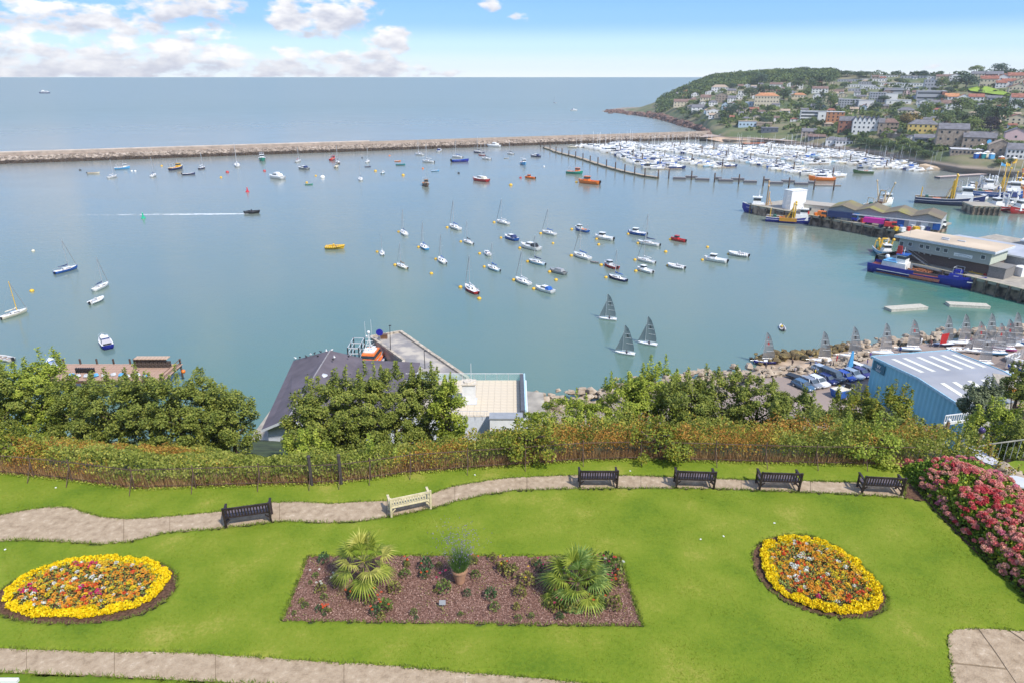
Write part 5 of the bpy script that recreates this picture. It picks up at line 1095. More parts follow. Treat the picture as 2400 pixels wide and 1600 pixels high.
# market hall: long grey roofs behind
def hall(label, x0, x1, y0, y1, h0, h1, m, name='market_hall'):
 t = thing(name, label, 'hall', (O0.x, O0.y, 4.0), math.atan2(od.y, od.x)); b = MB(); b.box(((x0 + x1) / 2, (y0 + y1) / 2, h0 / 2), (x1 - x0, y1 - y0, h0)); b.build('wall', SHEDW, t)
 b = MB(); b.prism([(x0 - .8, y0 - .8), (x1 + .8, y0 - .8), (x1 + .8, (y0 + y1) / 2), (x0 - .8, (y0 + y1) / 2)], [h0 + .003, h0 + .003, h1, h1], [h0 + .35, h0 + .35, h1 + .35, h1 + .35]); b.prism([(x0 - .8, (y0 + y1) / 2), (x1 + .8, (y0 + y1) / 2), (x1 + .8, y1 + .8), (x0 - .8, y1 + .8)], [h1, h1, h0 + .003, h0 + .003], [h1 + .35, h1 + .35, h0 + .35, h0 + .35]); b.build('roof', m, t)
 e = MB(); e.bar((x0 - .85, y0 - .85, h0 + .3), (x1 + .85, y0 - .85, h0 + .3), .25, .5); e.build('gutter', WHITE, t); return t
hall('pale grey market hall roof directly behind the office', 6, OL + 30, 13.6, 31, 4.6, 5.6, GRF)
t = hall('market hall with pale ridge and dark rooflight strip, nearer the right edge', 24, OL + 44, 33, 47, 6.0, 7.2, mat('pale_roof', (.60, .55, .48), .8, scale=.1))
for k in range(6): o = MB(); o.box((0, 0, 0), (2.4, .16, 1.1)); o.build('window', GLASS, t, loc=(27 + k * 2.9, 32.9, 5.0))
hall('furthest grey market hall with a broad shallow roof', 20, OL + 60, 50, 66, 5.5, 7.5, GRF)
for i, (x, y) in enumerate(((42, 40), (56, 36), (30, 55))):
 q = Vector((O0.x, O0.y, 0)) + od * x + on * y; b = MB(); b.cyl((0, 0, 0), (0, 0, 16), .12, .08, 6); b.box((0, 0, 16), (1.2, .3, .2)); o = b.build('lamp_mast', ALU, None, loc=(q.x, q.y, 4)); tag(o, f'tall thin lamp mast rising behind the market halls, {ordinal(i)} of three', 'lamp mast', 'lamp masts at the fish market')
# right-hand yard of the market quay
b = MB();
box_building('white_tank_store', 'white boxy tank beside the low grey store at the right edge of the quay', 'tank', P(2368, 643, 4), P(2392, 650, 4), 4, 2.6, WHITE, WHITE, 4, .05, .1)
box_building('low_grey_store', 'low grey flat-roofed store behind the white tank at the frame edge', 'store', P(2372, 630, 4), P(2440, 640, 4), 8, 2.6, CREAM, GREY, 4, .2, .3)
for i, (x, y, m, w) in enumerate([(2355, 617, WHITE, 'white'), (2362, 614, ROYAL, 'blue'), (2369, 616, YELLOW, 'yellow'), (2376, 611, MAGENTA, 'purple'), (2392, 606, BROWN, 'brown')]):
 b = MB(); b.box((0, 0, .9), (1.8, 1.4, 1.8)); b.box((0, 0, 1.85), (1.9, 1.5, .12)); tag(b.build('pallet_box', m, None, loc=qpt(x, y)), f'{w} pallet box near the right end of the fish market office', 'box', 'pallet boxes by the fish market')
for i, (x, y, m, w) in enumerate([(2231, 628, YELLOW, 'yellow'), (2260, 632, RED, 'red and white'), (2288, 641, YELLOW, 'long yellow'), (2312, 646, RED, 'small red'), (2329, 650, YELLOW, 'small yellow')]):
 b = MB(); L_ = 4.0 if 'long' in w else 1.4; b.box((0, 0, .12), (L_, 1.0, .24)); b.cyl((-L_ * .3, 0, .24), (-L_ * .3, 0, .5), .25); tag(b.build('mooring_gear', m, None, loc=qpt(x, y), ), f'{w} mooring gear lying on the market quay, {ordinal(i)} from the left', 'mooring gear', 'gear on the market quay').rotation_euler = (0, 0, math.atan2(d2.y, d2.x))
# floating white pontoons
pontoon(P(2080, 728, 0), P(2165, 722, 0), 3.0, .75, 'white_pontoon', 'white floating pontoon adrift in green water, the left one of two', mat('pale_side', (.5, .48, .42), .8), mat('pale_deck', (.50, .47, .39), .8), 'white floating pontoons below the coaster')
pontoon(P(2220, 716, 0), P(2315, 721, 0), 3.0, .75, 'white_pontoon', 'white floating pontoon adrift in green water, the right one of two', mat('pale_side', (.5, .48, .42), .8), mat('pale_deck', (.50, .47, .39), .8), 'white floating pontoons below the coaster')
# far walkway pontoon with flags and gangway
pontoon(P(2196, 419, 0), P(2440, 403, 0), 4.0, 1.2, 'walkway_pontoon', 'long straight walkway pontoon with flagpoles beyond the beam trawler', PONTD, mat('walk_deck', (.50, .40, .35), .8), None)
for i, (x, c, w) in enumerate(((2340, SKYB, 'pale blue'), (2351, YELLOW, 'yellow'), (2364, None, ''), (2374, None, ''), (2391, None, ''))):
 p = P(x, 412 - (x - 2340) * .06, 1.0); t = thing('flagpole', f'flagpole flying a {w} flag on the far walkway pontoon' if c else f'bare white flagpole on the far walkway pontoon, {ordinal(i - 2)} right of the flags', 'flagpole', p, 0, 'flagpoles on the walkway pontoon'); b = MB(); b.cyl((0, 0, 0), (0, 0, 8.5), .14, .09, 6); b.build('pole', WHITE, t)
 if c:
  f = MB(); n = 6
  for k in range(n + 1): f.v += [(k * .5, .25 * math.sin(k), 8.3 - k * .25), (k * .5, .25 * math.sin(k), 6.3 - k * .12)]
  f.f = [(2 * k, 2 * k + 1, 2 * k + 3, 2 * k + 2) for k in range(n)]; f.build('flag', c, t)
t = thing('gangway', 'pale arched gangway truss at the right end of the walkway pontoon', 'gangway', P(2378, 409, 1), 0); b = MB(); pa, pb = Vector((0, 0, 0)), P(2450, 396, 4) - P(2378, 409, 1)
for o_ in (0, 1.6): b.bar(pa + Vector((0, o_, 0)), pb + Vector((0, o_, 0)), .15, .2); b.bar(pa + Vector((0, o_, 1.6)), pb + Vector((0, o_, 1.6)), .15, .15)
for k in range(9): q = pa.lerp(pb, k / 8); b.cyl(q, q + Vector((0, 0, 1.6)), .06, n=4)
b.build('truss', LGREY, t)
# second jetty
J1, J2 = P(2283, 484, 4), P(2345, 486, 4); J1.z = J2.z = 0; jd = (J2 - J1).normalized(); quay('inner_jetty', 'short timber-piled jetty between the beam trawler and the red trawler', [J1, J2], 4.0, 14, Vector((-jd.y, jd.x, 0)), 1.9)
# ================================================================== SHIPS
def trawler(name, label, loc, rz, L_, hullm, B=None, H=None, derr=YELLOW, house='fwd', housem=WHITE, mid=None, spread=0.0, group='fishing trawlers at the quays', boom=9.0):
 t = thing(name, label, 'trawler', loc, rz, group); B = B or L_ * .28; H = H or L_ * .10
 h, d, st = hull_parts(L_, B, H, .85, .55, (.05, .62), 13, floor=.35, pow_=2.6); h.build('hull', hullm, t, True); d.build('deck', mat('ship_deck', (.22, .17, .12), .9, var=.3), t)
 g = MB()
 for s in (-1, 1):
  for a, b_ in zip(st[:-1], st[1:]): g.bar((s * a[2], a[1], a[3] + .04), (s * b_[2], b_[1], b_[3] + .04), .18, .22)
 g.build('gunwale', WHITE, t)
 ws = MB()
 for s in (-1, 1):
  for a, b_ in zip(st[:-2], st[1:-1]): ws.bar((s * (a[2] * .965 + .03), a[1], a[3] * .62), (s * (b_[2] * .965 + .03), b_[1], b_[3] * .62), .08, .14)
 ws.build('hull_stripe', WHITE, t)
 if mid: m = MB();
 if mid:
  for s in (-1, 1): m.box((s * B * .5, -L_ * .06, H * .8), (.25, L_ * .34, H * .75))
  m.build('side_plating', mid, t)
 hy = L_ * .20 if house == 'fwd' else -L_ * .26
 c = MB(); c.frus((0, hy), H * .75, H * 1.9, (B * .72, L_ * .26), (B * .68, L_ * .24)); c.frus((0, hy + L_ * .03), H * 1.9, H * 3.0, (B * .56, L_ * .15), (B * .50, L_ * .13)); c.box((0, hy + L_ * .03, H * 3.05), (B * .62, L_ * .18, .12)); c.build('wheelhouse', housem, t)
 w = MB(); band(w, (0, hy + L_ * .03), H * 1.9, H * 3.0, (B * .56, L_ * .15), (B * .50, L_ * .13), 0, .45, .85, .03); w.build('window', GLASS, t)
 m = MB(); m.cyl((0, hy, H * 3), (0, hy, H * 3 + L_ * .16), .12, .07); m.cyl((-1, hy, H * 3 + L_ * .1), (1, hy, H * 3 + L_ * .1), .06, n=4); m.box((0, hy, H * 3 + L_ * .13), (1.3, .15, .15)); m.ball((.5, hy, H * 3.3), .35, 6, 5); m.build('mast', WHITE, t)
 y0 = L_ * .02 if house == 'fwd' else L_ * .05
 dm = MB(); gh = H + L_ * .30
 for s in (-1, 1): dm.cyl((s * B * .34, y0, H), (s * B * .24, y0, gh), .34, .28, 6); dm.cyl((s * B * .40, y0 - 2.2, H), (s * B * .24, y0, gh * .8), .14, n=5)
 dm.cyl((-B * .26, y0, gh), (B * .26, y0, gh), .3, n=6); dm.cyl((-B * .27, y0, gh * .72), (B * .27, y0, gh * .72), .16, n=6); dm.build('gantry', derr, t)
 for s in (-1, 1):
  q = MB(); tip = (s * (B * .3 + boom * math.sin(spread)), y0 + .8, H + .6 + boom * math.cos(spread)); q.cyl((s * B * .36, y0 + .8, H + .6), tip, .30, .22, 6); q.ball(tip, .55, 6, 5); q.build('derrick', derr, t)
  r = MB(); r.cyl(tip, (s * B * .2, y0, gh), .04, n=3); r.cyl(tip, (s * B * .2, L_ * .4, H * 1.4), .03, n=3); r.build('rigging', GREY, t)
 gb = MB(); sy = -L_ * .42
 for s in (-1, 1): gb.cyl((s * B * .3, sy, H), (s * B * .26, sy, H + L_ * .16), .15, n=5)
 gb.cyl((-B * .28, sy, H + L_ * .16), (B * .28, sy, H + L_ * .16), .15, n=5); gb.build('stern_gantry', derr, t)
 wi = MB(); wi.cyl((-B * .28, y0 + L_ * .06, H * .95), (B * .28, y0 + L_ * .06, H * .95), .65, n=9); wi.build('winch', BROWN, t)
 nd = MB(); nd.cyl((-B * .25, -L_ * .33, H * 1.1), (B * .25, -L_ * .33, H * 1.1), .8, n=9); nd.build('net_drum', mat('net_green', (.03, .12, .09), .9), t)
 hm = MB(); hm.box((0, -L_ * .18, H * .85), (B * .45, L_ * .12, .8)); hm.build('hatch', ORANGE, t)
 return t
trawler('beam_trawler', 'blue-bowed beam trawler with tan derricks at the tip of the outer quay', P(1800, 500, 0), R(70), 24, ROYAL, derr=mat('derrick_tan', (.55, .36, .18), .6), spread=.5, mid=BROWN, boom=12)
trawler('beam_trawler', 'blue and ochre trawler with round white wheelhouse nearest the outer quay tip', P(1853, 522, 0), R(-112), 21, ROYAL, derr=YELLOW, mid=mat('ochre', (.50, .25, .03), .6), spread=.2, boom=6)
trawler('beam_trawler', 'trawler with tan rigging hidden behind the folded roofs', P(2062, 486, 0), R(-60), 20, WHITE, derr=mat('derrick_pale', (.62, .48, .30), .6), spread=.3, boom=10)
trawler('beam_trawler', 'long navy beam trawler with upright yellow derricks beyond the folded roofs', P(2222, 480, 0), R(-118), 30, NAVY, derr=YELLOW, spread=.0, mid=None, boom=11)
trawler('beam_trawler', 'red and white trawler with white wheelhouse beside the inner jetty', P(2352, 494, 0), R(96), 20, RED, derr=WHITE, spread=.3, boom=8)
trawler('beam_trawler', 'second red trawler cut by the right edge of the frame', P(2408, 500, 0), R(100), 20, RED, derr=ORANGE, spread=.3, boom=9)
trawler('beam_trawler', 'crowded trawler with fanned yellow derricks behind the inner jetty', P(2340, 462, 0), R(-115), 27, BLUE, derr=YELLOW, spread=.3, boom=13)
trawler('beam_trawler', 'white trawler lying beyond the navy beam trawler', P(2290, 450, 0), R(-100), 22, WHITE, derr=LGREY, spread=.2, boom=5)
trawler('beam_trawler', 'pink and white trawler in the cluster at the far pontoon', P(2330, 447, 0), R(80), 20, PINK, derr=WHITE, spread=.2, boom=5)
trawler('beam_trawler', 'blue and white trawler at the right of the far cluster', P(2385, 455, 0), R(70), 20, BLUE, derr=YELLOW, spread=.3, boom=9)
trawler('beam_trawler', 'rusty orange trawler cut by the right frame edge near the walkway', P(2404, 442, 0), R(95), 20, mat('rust', (.32, .09, .04), .8), derr=ORANGE, spread=.3, boom=8)
trawler('fishing_vessel', 'white and blue fishing boat with yellow gear behind the seaward quay end', P(2068, 598, 0), R(168), 15, SKYB, derr=YELLOW, spread=.3, boom=4, group='fishing trawlers at the quays')
for i, (px, py, kd, hc, lab) in enumerate([(2300, 470, 'pilot', WHITE, 'white workboat below the crowded trawler'), (2318, 455, 'pilot', WHITE, 'small white boat among the trawlers'), (2365, 470, 'yacht', WHITE, 'white motor boat beside the crowded trawler'), (2278, 440, 'pilot', LBLUE, 'pale blue boat at the head of the trawler cluster'), (2334, 409, 'rib', BLACK, 'dark inflatable with a rider behind the flagpoles'), (2370, 481, 'pilot', WHITE, 'white boat behind the red trawler')]): dup(PK[kd], P(px, py, 0), R(-70 + 20 * i), 1.5, {'hull': hc}, lab, 'boat', None)
# ---- coaster: long blue workship with an open hold
def coaster():
 a, b_ = P(2037, 633, 0), P(2303, 683, 0); d = (b_ - a); L_ = d.length; c = (a + b_) / 2 + n2 * .5; t = thing('coaster', 'long royal blue workship with white bridge and rusty open hold alongside the market quay', 'ship', c, math.atan2(d.y, d.x) - math.pi / 2); B, H = 7.6, 2.1
 h, dk, st = hull_parts(L_, B, H, .88, .35, None, 15, pow_=4.2); h.build('hull', ROYAL, t, True); dk.build('deck', mat('red_deck', (.26, .06, .04), .8, var=.3), t)
 def side(name, m, y0, y1, z0, z1, off=.1):
  q = MB()
  for s in (-1, 1): q.box((s * (B / 2 + off * .5), (y0 + y1) / 2, (z0 + z1) / 2), (off, y1 - y0, z1 - z0))
  q.build(name, m, t)
 side('rubbing_strake', WHITE, -L_ * .40, -L_ * .10, 1.55, 1.72); side('hold_side', mat('salmon', (.50, .16, .10), .8), -L_ * .10, L_ * .16, 1.0, 1.8); side('waterline_band', mat('waterline', (.10, .22, .28), .7), -L_ * .42, L_ * .26, .0, .55, .14); side('lower_plates', mat('rusty_plate', (.16, .07, .045), .9, var=.4), -L_ * .40, L_ * .10, .55, .98, .12)
 bw = MB()
 for s in (-1, 1):
  for (p, q) in zip(st[:-1], st[1:]):
   if p[1] < -L_ * .14 or p[1] > L_ * .12: bw.bar((s * p[2], p[1], p[3] + .45), (s * q[2], q[1], q[3] + .45), .14, .9)
 bw.build('bulwark', ROYAL, t)
 ac = MB(); ac.frus((0, -L_ * .27), 2.0, 4.4, (5.4, 7.4), (5.2, 7.0)); ac.frus((0, -L_ * .22), 4.4, 6.9, (3.6, 2.8), (3.3, 2.5)); ac.build('bridge', WHITE, t); w = MB(); band(w, (0, -L_ * .22), 4.4, 6.9, (3.6, 2.8), (3.3, 2.5), 0, .5, .85, .03); w.build('window', GLASS, t)
 r = MB(); r.box((0, -L_ * .22, 7.0), (4.0, 3.2, .2)); r.build('bridge_roof', BLUE, t); r = MB(); r.box((0, -L_ * .31, 4.5), (5.4, 4.2, .2)); r.build('boat_deck', SKYB, t); r = MB(); r.ball((-1.8, -L_ * .38, 5.0), .75, 8, 6); r.build('radome', WHITE, t)
 f = MB(); f.cyl((.4, -L_ * .27, 4.4), (.4, -L_ * .27, 8.0), .32, .25, 8); f.build('funnel', WHITE, t); f = MB(); f.frus((.9, -L_ * .255), 6.8, 9.6, (.5, 1.7), (.4, 1.3)); f.build('red_life_raft_frame', RED, t)
 m = MB(); m.cyl((0, -L_ * .22, 7), (0, -L_ * .22, 9.2), .08); m.cyl((-1, -L_ * .22, 8.2), (1, -L_ * .22, 8.2), .05, n=4); m.build('mast', WHITE, t)
 hd = MB()
 for s in (-1, 1): hd.box((s * 2.5, L_ * .01, 2.5), (.2, L_ * .30, .9))
 for y in (-.14, .16): hd.box((0, L_ * y, 2.5), (5.2, .2, .9))
 hd.build('hold_coaming', mat('hold_grey', (.14, .12, .12), .8), t)
 hold = MB(); hold.box((0, L_ * .01, 2.12), (4.7, L_ * .29, .1)); hold.build('hold_floor', BROWN, t)
 cg = MB(); rg = random.Random(2)
 for _ in range(60): cg.box((rg.uniform(-2, 2), rg.uniform(-L_ * .13, L_ * .04), 2.4 + rg.random() * .6), (rg.uniform(.4, 1.4), rg.uniform(.4, 1.6), rg.uniform(.2, .6)), rg.uniform(0, 3))
 stuff(cg.build('scrap_cargo', mat('scrap', (.34, .12, .05), .9, var=.4), t))
 cr = MB(); cr.bar((1.2, -L_ * .12, 4.6), (-.4, L_ * .21, 3.4), .35, .5); cr.cyl((1.2, -L_ * .12, 2), (1.2, -L_ * .12, 4.8), .3); cr.build('crane_jib', GREY, t)
 fo = MB(); fo.frus((0, L_ * .27), 2.2, 4.0, (5.0, 4.4), (4.2, 3.4)); fo.frus((0, L_ * .27), 4.0, 5.0, (2.6, 2.2), (2.4, 2.0)); fo.build('foredeck_house', ROYAL, t); em = MB(); em.box((2.26, L_ * .275, 3.1), (.08, 1.3, .9)); em.build('painted_emblem', WHITE, t)
 fr = MB()
 for s in (-1, 1): fr.tube([(s * 1.6, L_ * .235, 4), (s * 1.6, L_ * .235, 5.8), (s * 1.6, L_ * .30, 5.8), (s * 1.6, L_ * .30, 4)], .06, 4)
 fr.cyl((-1.6, L_ * .235, 5.8), (1.6, L_ * .235, 5.8), .06, n=4); fr.build('deck_frame', WHITE, t)
 nm = MB()
 for s in (-1, 1): nm.box((s * 3.15, L_ * .40, 2.55), (.06, 1.5, .22), rz=s * .32)
 nm.build('name_lettering', WHITE, t)
 rp = MB(); rp.tube([(-2.2, L_ * .45, 3.0), (-2.6, L_ * .5, 2.4), (-3.4, L_ * .56, 4.0)], .07, 5); rp.build('mooring_rope', YELLOW, t)
 bd = MB()
 for k in range(5): bd.cyl((-1.6 + k * .8, L_ * .42, 2.6), (-1.6 + k * .8, L_ * .42, 3.3), .18)
 bd.build('bollard', BLACK, t)
coaster()
# ================================================================== FOOT OF THE CLIFF
# ---- rocks, each stone its own part
def rock_meshes(k=6):
 out = []
 for i in range(k):
  b = MB(); b.ball((0, 0, 0), .5, 6, 4, .7, .55, random.Random(40 + i)); out.append(b.mesh('rock'))
 return out
RM = rock_meshes(); RK1 = mat('bank_rock', (.42, .34, .25), .95, scale=.9, stops=[(.3, (.24, .185, .13)), (.7, (.52, .43, .33))]); RK2 = mat('weedy_rock', (.20, .14, .06), .95, scale=.8, stops=[(.35, (.07, .05, .03)), (.65, (.28, .21, .08))])
def rock_bank(name, label, pts, n, size, m, spread, zr=(0, 1.2), cap=290):
 t = thing(name, label, 'rock bank'); segs = [(a, b) for a, b in zip(pts[:-1], pts[1:])]; tot = sum((b - a).length for a, b in segs); rg = random.Random(len(label)); far = MB()
 for i in range(n):
  u = tot * (i + rg.random()) / n
  for a, b in segs:
   l = (b - a).length
   if u <= l: break
   u -= l
  p = a.lerp(b, min(1, u / l)); p = p + Vector((rg.gauss(0, spread * .5), rg.gauss(0, spread), rg.uniform(*zr))); s = size * rg.uniform(.55, 1.5)
  if i < cap:
   o = obj('rock', RM[i % 6], m, t, p, rg.uniform(0, 6)); o.scale = (s * rg.uniform(.8, 1.4), s, s * rg.uniform(.8, 1.1))
 return t
def PL(l, z): return [P(x, y, z) for x, y in l]
rock_bank('outer_rock_groyne', 'dark weedy rock groyne along the water side of the slipway beach', PL([(1772, 843), (1812, 841), (1870, 836), (1922, 831), (1960, 824), (2000, 818)], .5), 190, 1.35, RK2, 1.0, (0, 1.1))
rock_bank('shore_rock_bank', 'pale rock bank edging the yard behind the line of rigged dinghies', PL([(2000, 820), (2060, 811), (2100, 805), (2175, 797), (2205, 789), (2311, 783), (2400, 776), (2480, 772)], 1.6), 230, 1.5, RK1, 1.3, (-.8, 1.4))
rock_bank('inner_rock_bank', 'pale rock bank between the slipway beach and the parked cars', PL([(1760, 892), (1794, 886), (1840, 880), (1908, 874), (1957, 861), (2000, 851), (2050, 836)], 2.6), 200, 1.3, RK1, 1.4, (-.6, 1.1))
rock_bank('cliff_foot_rock_bank', 'pale rock bank at the foot of the trees right of the terrace', PL([(1215, 962), (1250, 953), (1330, 945), (1420, 930), (1560, 905), (1700, 885), (1765, 880)], 1.0), 240, 1.5, RK1, 1.7, (-.6, 1.6))
rock_bank('shallow_rocks', 'few dark rocks awash at the tip of the weedy groyne', PL([(1762, 842), (1785, 838)], 0), 9, 1.0, RK2, .8, (-.1, .3))
sg_ = sheet('foreshore', [P(x, y, 1.0) for x, y in [(1212, 968), (1250, 957), (1330, 949), (1420, 934), (1560, 909), (1700, 889), (1768, 884), (1800, 1000), (1212, 1040)]], 1.0, mat('foreshore', (.30, .25, .19), .95, scale=.8), 3); struct(sg_)
# ---- blue warehouse
WZ = 3.5; EZ = 11.0
WA, WB = P(2047, 838, EZ), P(2277, 968, EZ); WC = P(2206, 814.6, EZ); WA.z = WB.z = WC.z = 0
lx = (WB - WA); WL = lx.length; lx.normalize(); ly = Vector((-lx.y, lx.x, 0)); ly = ly if (WC - WA).dot(ly) > 0 else -ly; WW = (WC - WA).dot(ly)
def warehouse():
 t = thing('blue_warehouse', 'light blue corrugated warehouse with grey low-pitched roof and rows of pale rooflights', 'warehouse', (WA.x, WA.y, WZ), math.atan2(lx.y, lx.x)); H = EZ - WZ; s = 1 if Matrix.Rotation(-math.atan2(lx.y, lx.x), 3, 'Z') @ ly * 1.0 and (Matrix.Rotation(-math.atan2(lx.y, lx.x), 3, 'Z') @ ly).y > 0 else -1
 pk = .75; BL = mat('blue_cladding', (.17, .47, .60), .45, var=.05, scale=.3); RF = mat('warehouse_roof', (.335, .34, .365), .6, var=.07, scale=.2); EDGE = mat('blue_trim', (.30, .56, .70), .4); SKY_ = mat('rooflight', (.74, .72, .62), .5, var=.05)
 top = lambda x: H + pk * (1 - abs(x / WL * 2 - 1))
 for yy, nm in ((0, 'front_cladding'), (WW * s, 'rear_cladding')):
  b = MB(); n = int(WL / .24); o = -s if yy == 0 else s
  for i in range(n + 1):
   x = WL * i / n; dy = (.09 if i % 4 in (1, 2) else 0) * o; b.v += [(x, yy + dy, 0), (x, yy + dy, top(x))]
  b.f = [(2 * i, 2 * i + 2, 2 * i + 3, 2 * i + 1) for i in range(n)]; b.build(nm, BL, t)
 for xx in (0, WL):
  b = MB(); n = int(WW / .30)
  for i in range(n + 1): y = WW * s * i / n; dx = (.09 if i % 4 in (1, 2) else 0) * (-1 if xx == 0 else 1); b.v += [(xx + dx, y, 0), (xx + dx, y, H)]
  b.f = [(2 * i, 2 * i + 2, 2 * i + 3, 2 * i + 1) for i in range(n)]; b.build('end_cladding', BL, t)
 for x0, x1 in ((-.3, WL / 2), (WL / 2, WL + .3)):
  b = MB(); y0, y1 = sorted((-.25 * s, (WW + .25) * s)); z0, z1 = top(max(0, x0)), top(min(x1, WL)); b.prism([(x0, y0), (x1, y0), (x1, y1), (x0, y1)], [z0 + .03, z1 + .03, z1 + .03, z0 + .03], [z0 + .2, z1 + .2, z1 + .2, z0 + .2]); b.build('roof_sheet', RF, t)
 for yy in (-.28 * s, (WW + .28) * s):
  for x0, x1 in ((-.35, WL / 2), (WL / 2, WL + .35)): b = MB(); b.bar((x0, yy, top(max(0, x0)) + .12), (x1, yy, top(min(WL, x1)) + .12), .16, .42); b.build('verge_trim', EDGE, t)
 for xx in (-.38, WL + .38): b = MB(); b.bar((xx, -.3 * s, H + .1), (xx, (WW + .3) * s, H + .1), .16, .4); b.build('gutter', EDGE, t)
 for fy in (.155, .295, .475, .635, .785, .925):
  for (a, c) in ((.085, .40), (.60, .955)):
   if fy > .9 and a > .5: continue
   y = WW * s * fy; x0, x1 = WL * a, WL * c; b = MB(); b.prism([(x0, y - .42), (x1, y - .42), (x1, y + .42), (x0, y + .42)], [top(x0) + .2, top(x1) + .2, top(x1) + .2, top(x0) + .2], [top(x0) + .26, top(x1) + .26, top(x1) + .26, top(x0) + .26]); b.build('rooflight', SKY_, t)
 b = MB(); b.box((2.05, -.17 * s, H - 1.15), (3.1, .12, 1.7)); sg = b.build('sign_panel', mat('sign_teal', (.015, .13, .20), .5), t)
 def text(body, size, x, z, m=WHITE):
  c = bpy.data.curves.new('lettering', 'FONT'); c.body = body; c.size = size; c.align_x = 'CENTER'; c.extrude = .01; c.materials.append(m); o = bpy.data.objects.new('lettering', c); C.objects.link(o); bpy.context.view_layer.update(); me = bpy.data.meshes.new_from_object(o.evaluated_get(bpy.context.evaluated_depsgraph_get())); bpy.data.objects.remove(o); o = bpy.data.objects.new('lettering', me); C.objects.link(o); o.parent = sg; o.location = (x, -.25 * s, z); o.rotation_euler = (R(90), 0, 0 if s > 0 else R(180)); return o
 text('W', 1.0, 2.05, H - 1.25)
 b = MB()
 for k in range(3): b.box((2.05 + (k - 1) * .5, -.25 * s, H - 1.52), (.36, .02, .07))
 b.box((2.05, -.25 * s, H - 1.75), (1.2, .02, .06)); b.build('lettering_lines', WHITE, sg)
 b = MB(); b.box((WL * .66, -.16 * s, 1.5), (.3, .2, .2)); b.build('vent', BLACK, t)
 return t
warehouse()
# ---- cars
CG = mat('car_glass', (.06, .085, .11), .08, spec=.9, var=.1)
def carpaint(n, c): return mat('car_' + n, c, .22, var=.02, spec=.6, coat=.4, metal=.1)
def make_car(key, L_, W_, H_, kind):
 r = proto('parked_car'); b = MB()
 prof = {'hatch': [(-.5, .32), (-.49, .62), (-.42, .66), (.20, .64), (.44, .54), (.5, .40), (.5, .2), (-.5, .2)], 'van': [(-.5, .25), (-.5, .55), (-.44, .57), (.30, .55), (.46, .46), (.5, .34), (.5, .18), (-.5, .18)]}[kind]
 secs = [(-.5, .86), (-.42, 1.0), (.42, 1.0), (.5, .86)]; n = len(prof)
 for sx, k in secs: b.v += [(sx * W_, u * L_ * (1 if k > .9 else .985), v * H_ * (1.0 if k > .9 else .96)) for u, v in prof]
 for i in range(3): b.f += [(i * n + j, i * n + (j + 1) % n, (i + 1) * n + (j + 1) % n, (i + 1) * n + j) for j in range(n)]
 b.f += [tuple(range(n))[::-1], tuple(range(3 * n, 4 * n))]; b.build('body', WHITE, r, True)
 g = MB(); rf = MB(); zb, zt = prof[2][1] * H_ - .02, H_ - .04
 A = (W_ * .93, L_ * (.70 if kind == 'hatch' else .80)); T = (W_ * .76, L_ * (.46 if kind == 'hatch' else .66)); oy = -L_ * (.03 if kind == 'hatch' else .05); c = (0, -L_ * (.10 if kind == 'hatch' else .08))
 g.frus(c, zb, zt, A, T, oy=oy); g.build('glasshouse', CG, r); rf.frus((c[0], c[1] + oy), zt, zt + .05, (T[0] + .04, T[1] + .06), (T[0] - .1, T[1] - .1)); rf.build('roof', WHITE, r)
 p = MB()
 for s in (-1, 1):
  for k in (-.5, -.12, .22, .5): p.bar((s * A[0] * .5, c[1] + A[1] * k, zb), (s * T[0] * .505, c[1] + oy + T[1] * k, zt), .07, .09)
 p.build('pillar', WHITE, r)
 for s in (-1, 1):
  for y in (-.31, .31): w = MB(); w.cyl((s * W_ * .40, L_ * y, .32), (s * W_ * .51, L_ * y, .32), .32, n=10); wo = w.build('wheel', RUBBER, r); hb = MB(); hb.cyl((s * W_ * .5, L_ * y, .32), (s * W_ * .52, L_ * y, .32), .19, n=8); hb.build('hub', ALU, wo)
  h = MB(); h.box((s * W_ * .36, L_ * .487, H_ * .44), (.36, .12, .15)); h.build('headlight', mat('headlight', (.75, .78, .8), .1, spec=.9), r); h = MB(); h.box((s * W_ * .38, -L_ * .49, H_ * .5), (.25, .08, .2)); h.build('tail_light', RED, r); h = MB(); h.box((s * W_ * .53, L_ * .14, H_ * .62), (.2, .12, .14)); h.build('mirror', BLACK, r)
 q = MB(); q.box((0, L_ * .495, H_ * .30), (.5, .05, .12)); q.build('number_plate', WHITE, r); PK[key] = r
make_car('car', 4.3, 1.8, 1.5, 'hatch'); make_car('van', 5.2, 2.0, 2.05, 'van')
cdir = (P(1924, 906, 4.2) - P(1898, 886, 4.2)); CR = math.atan2(-.52, .85) ; CRZ = R(208)
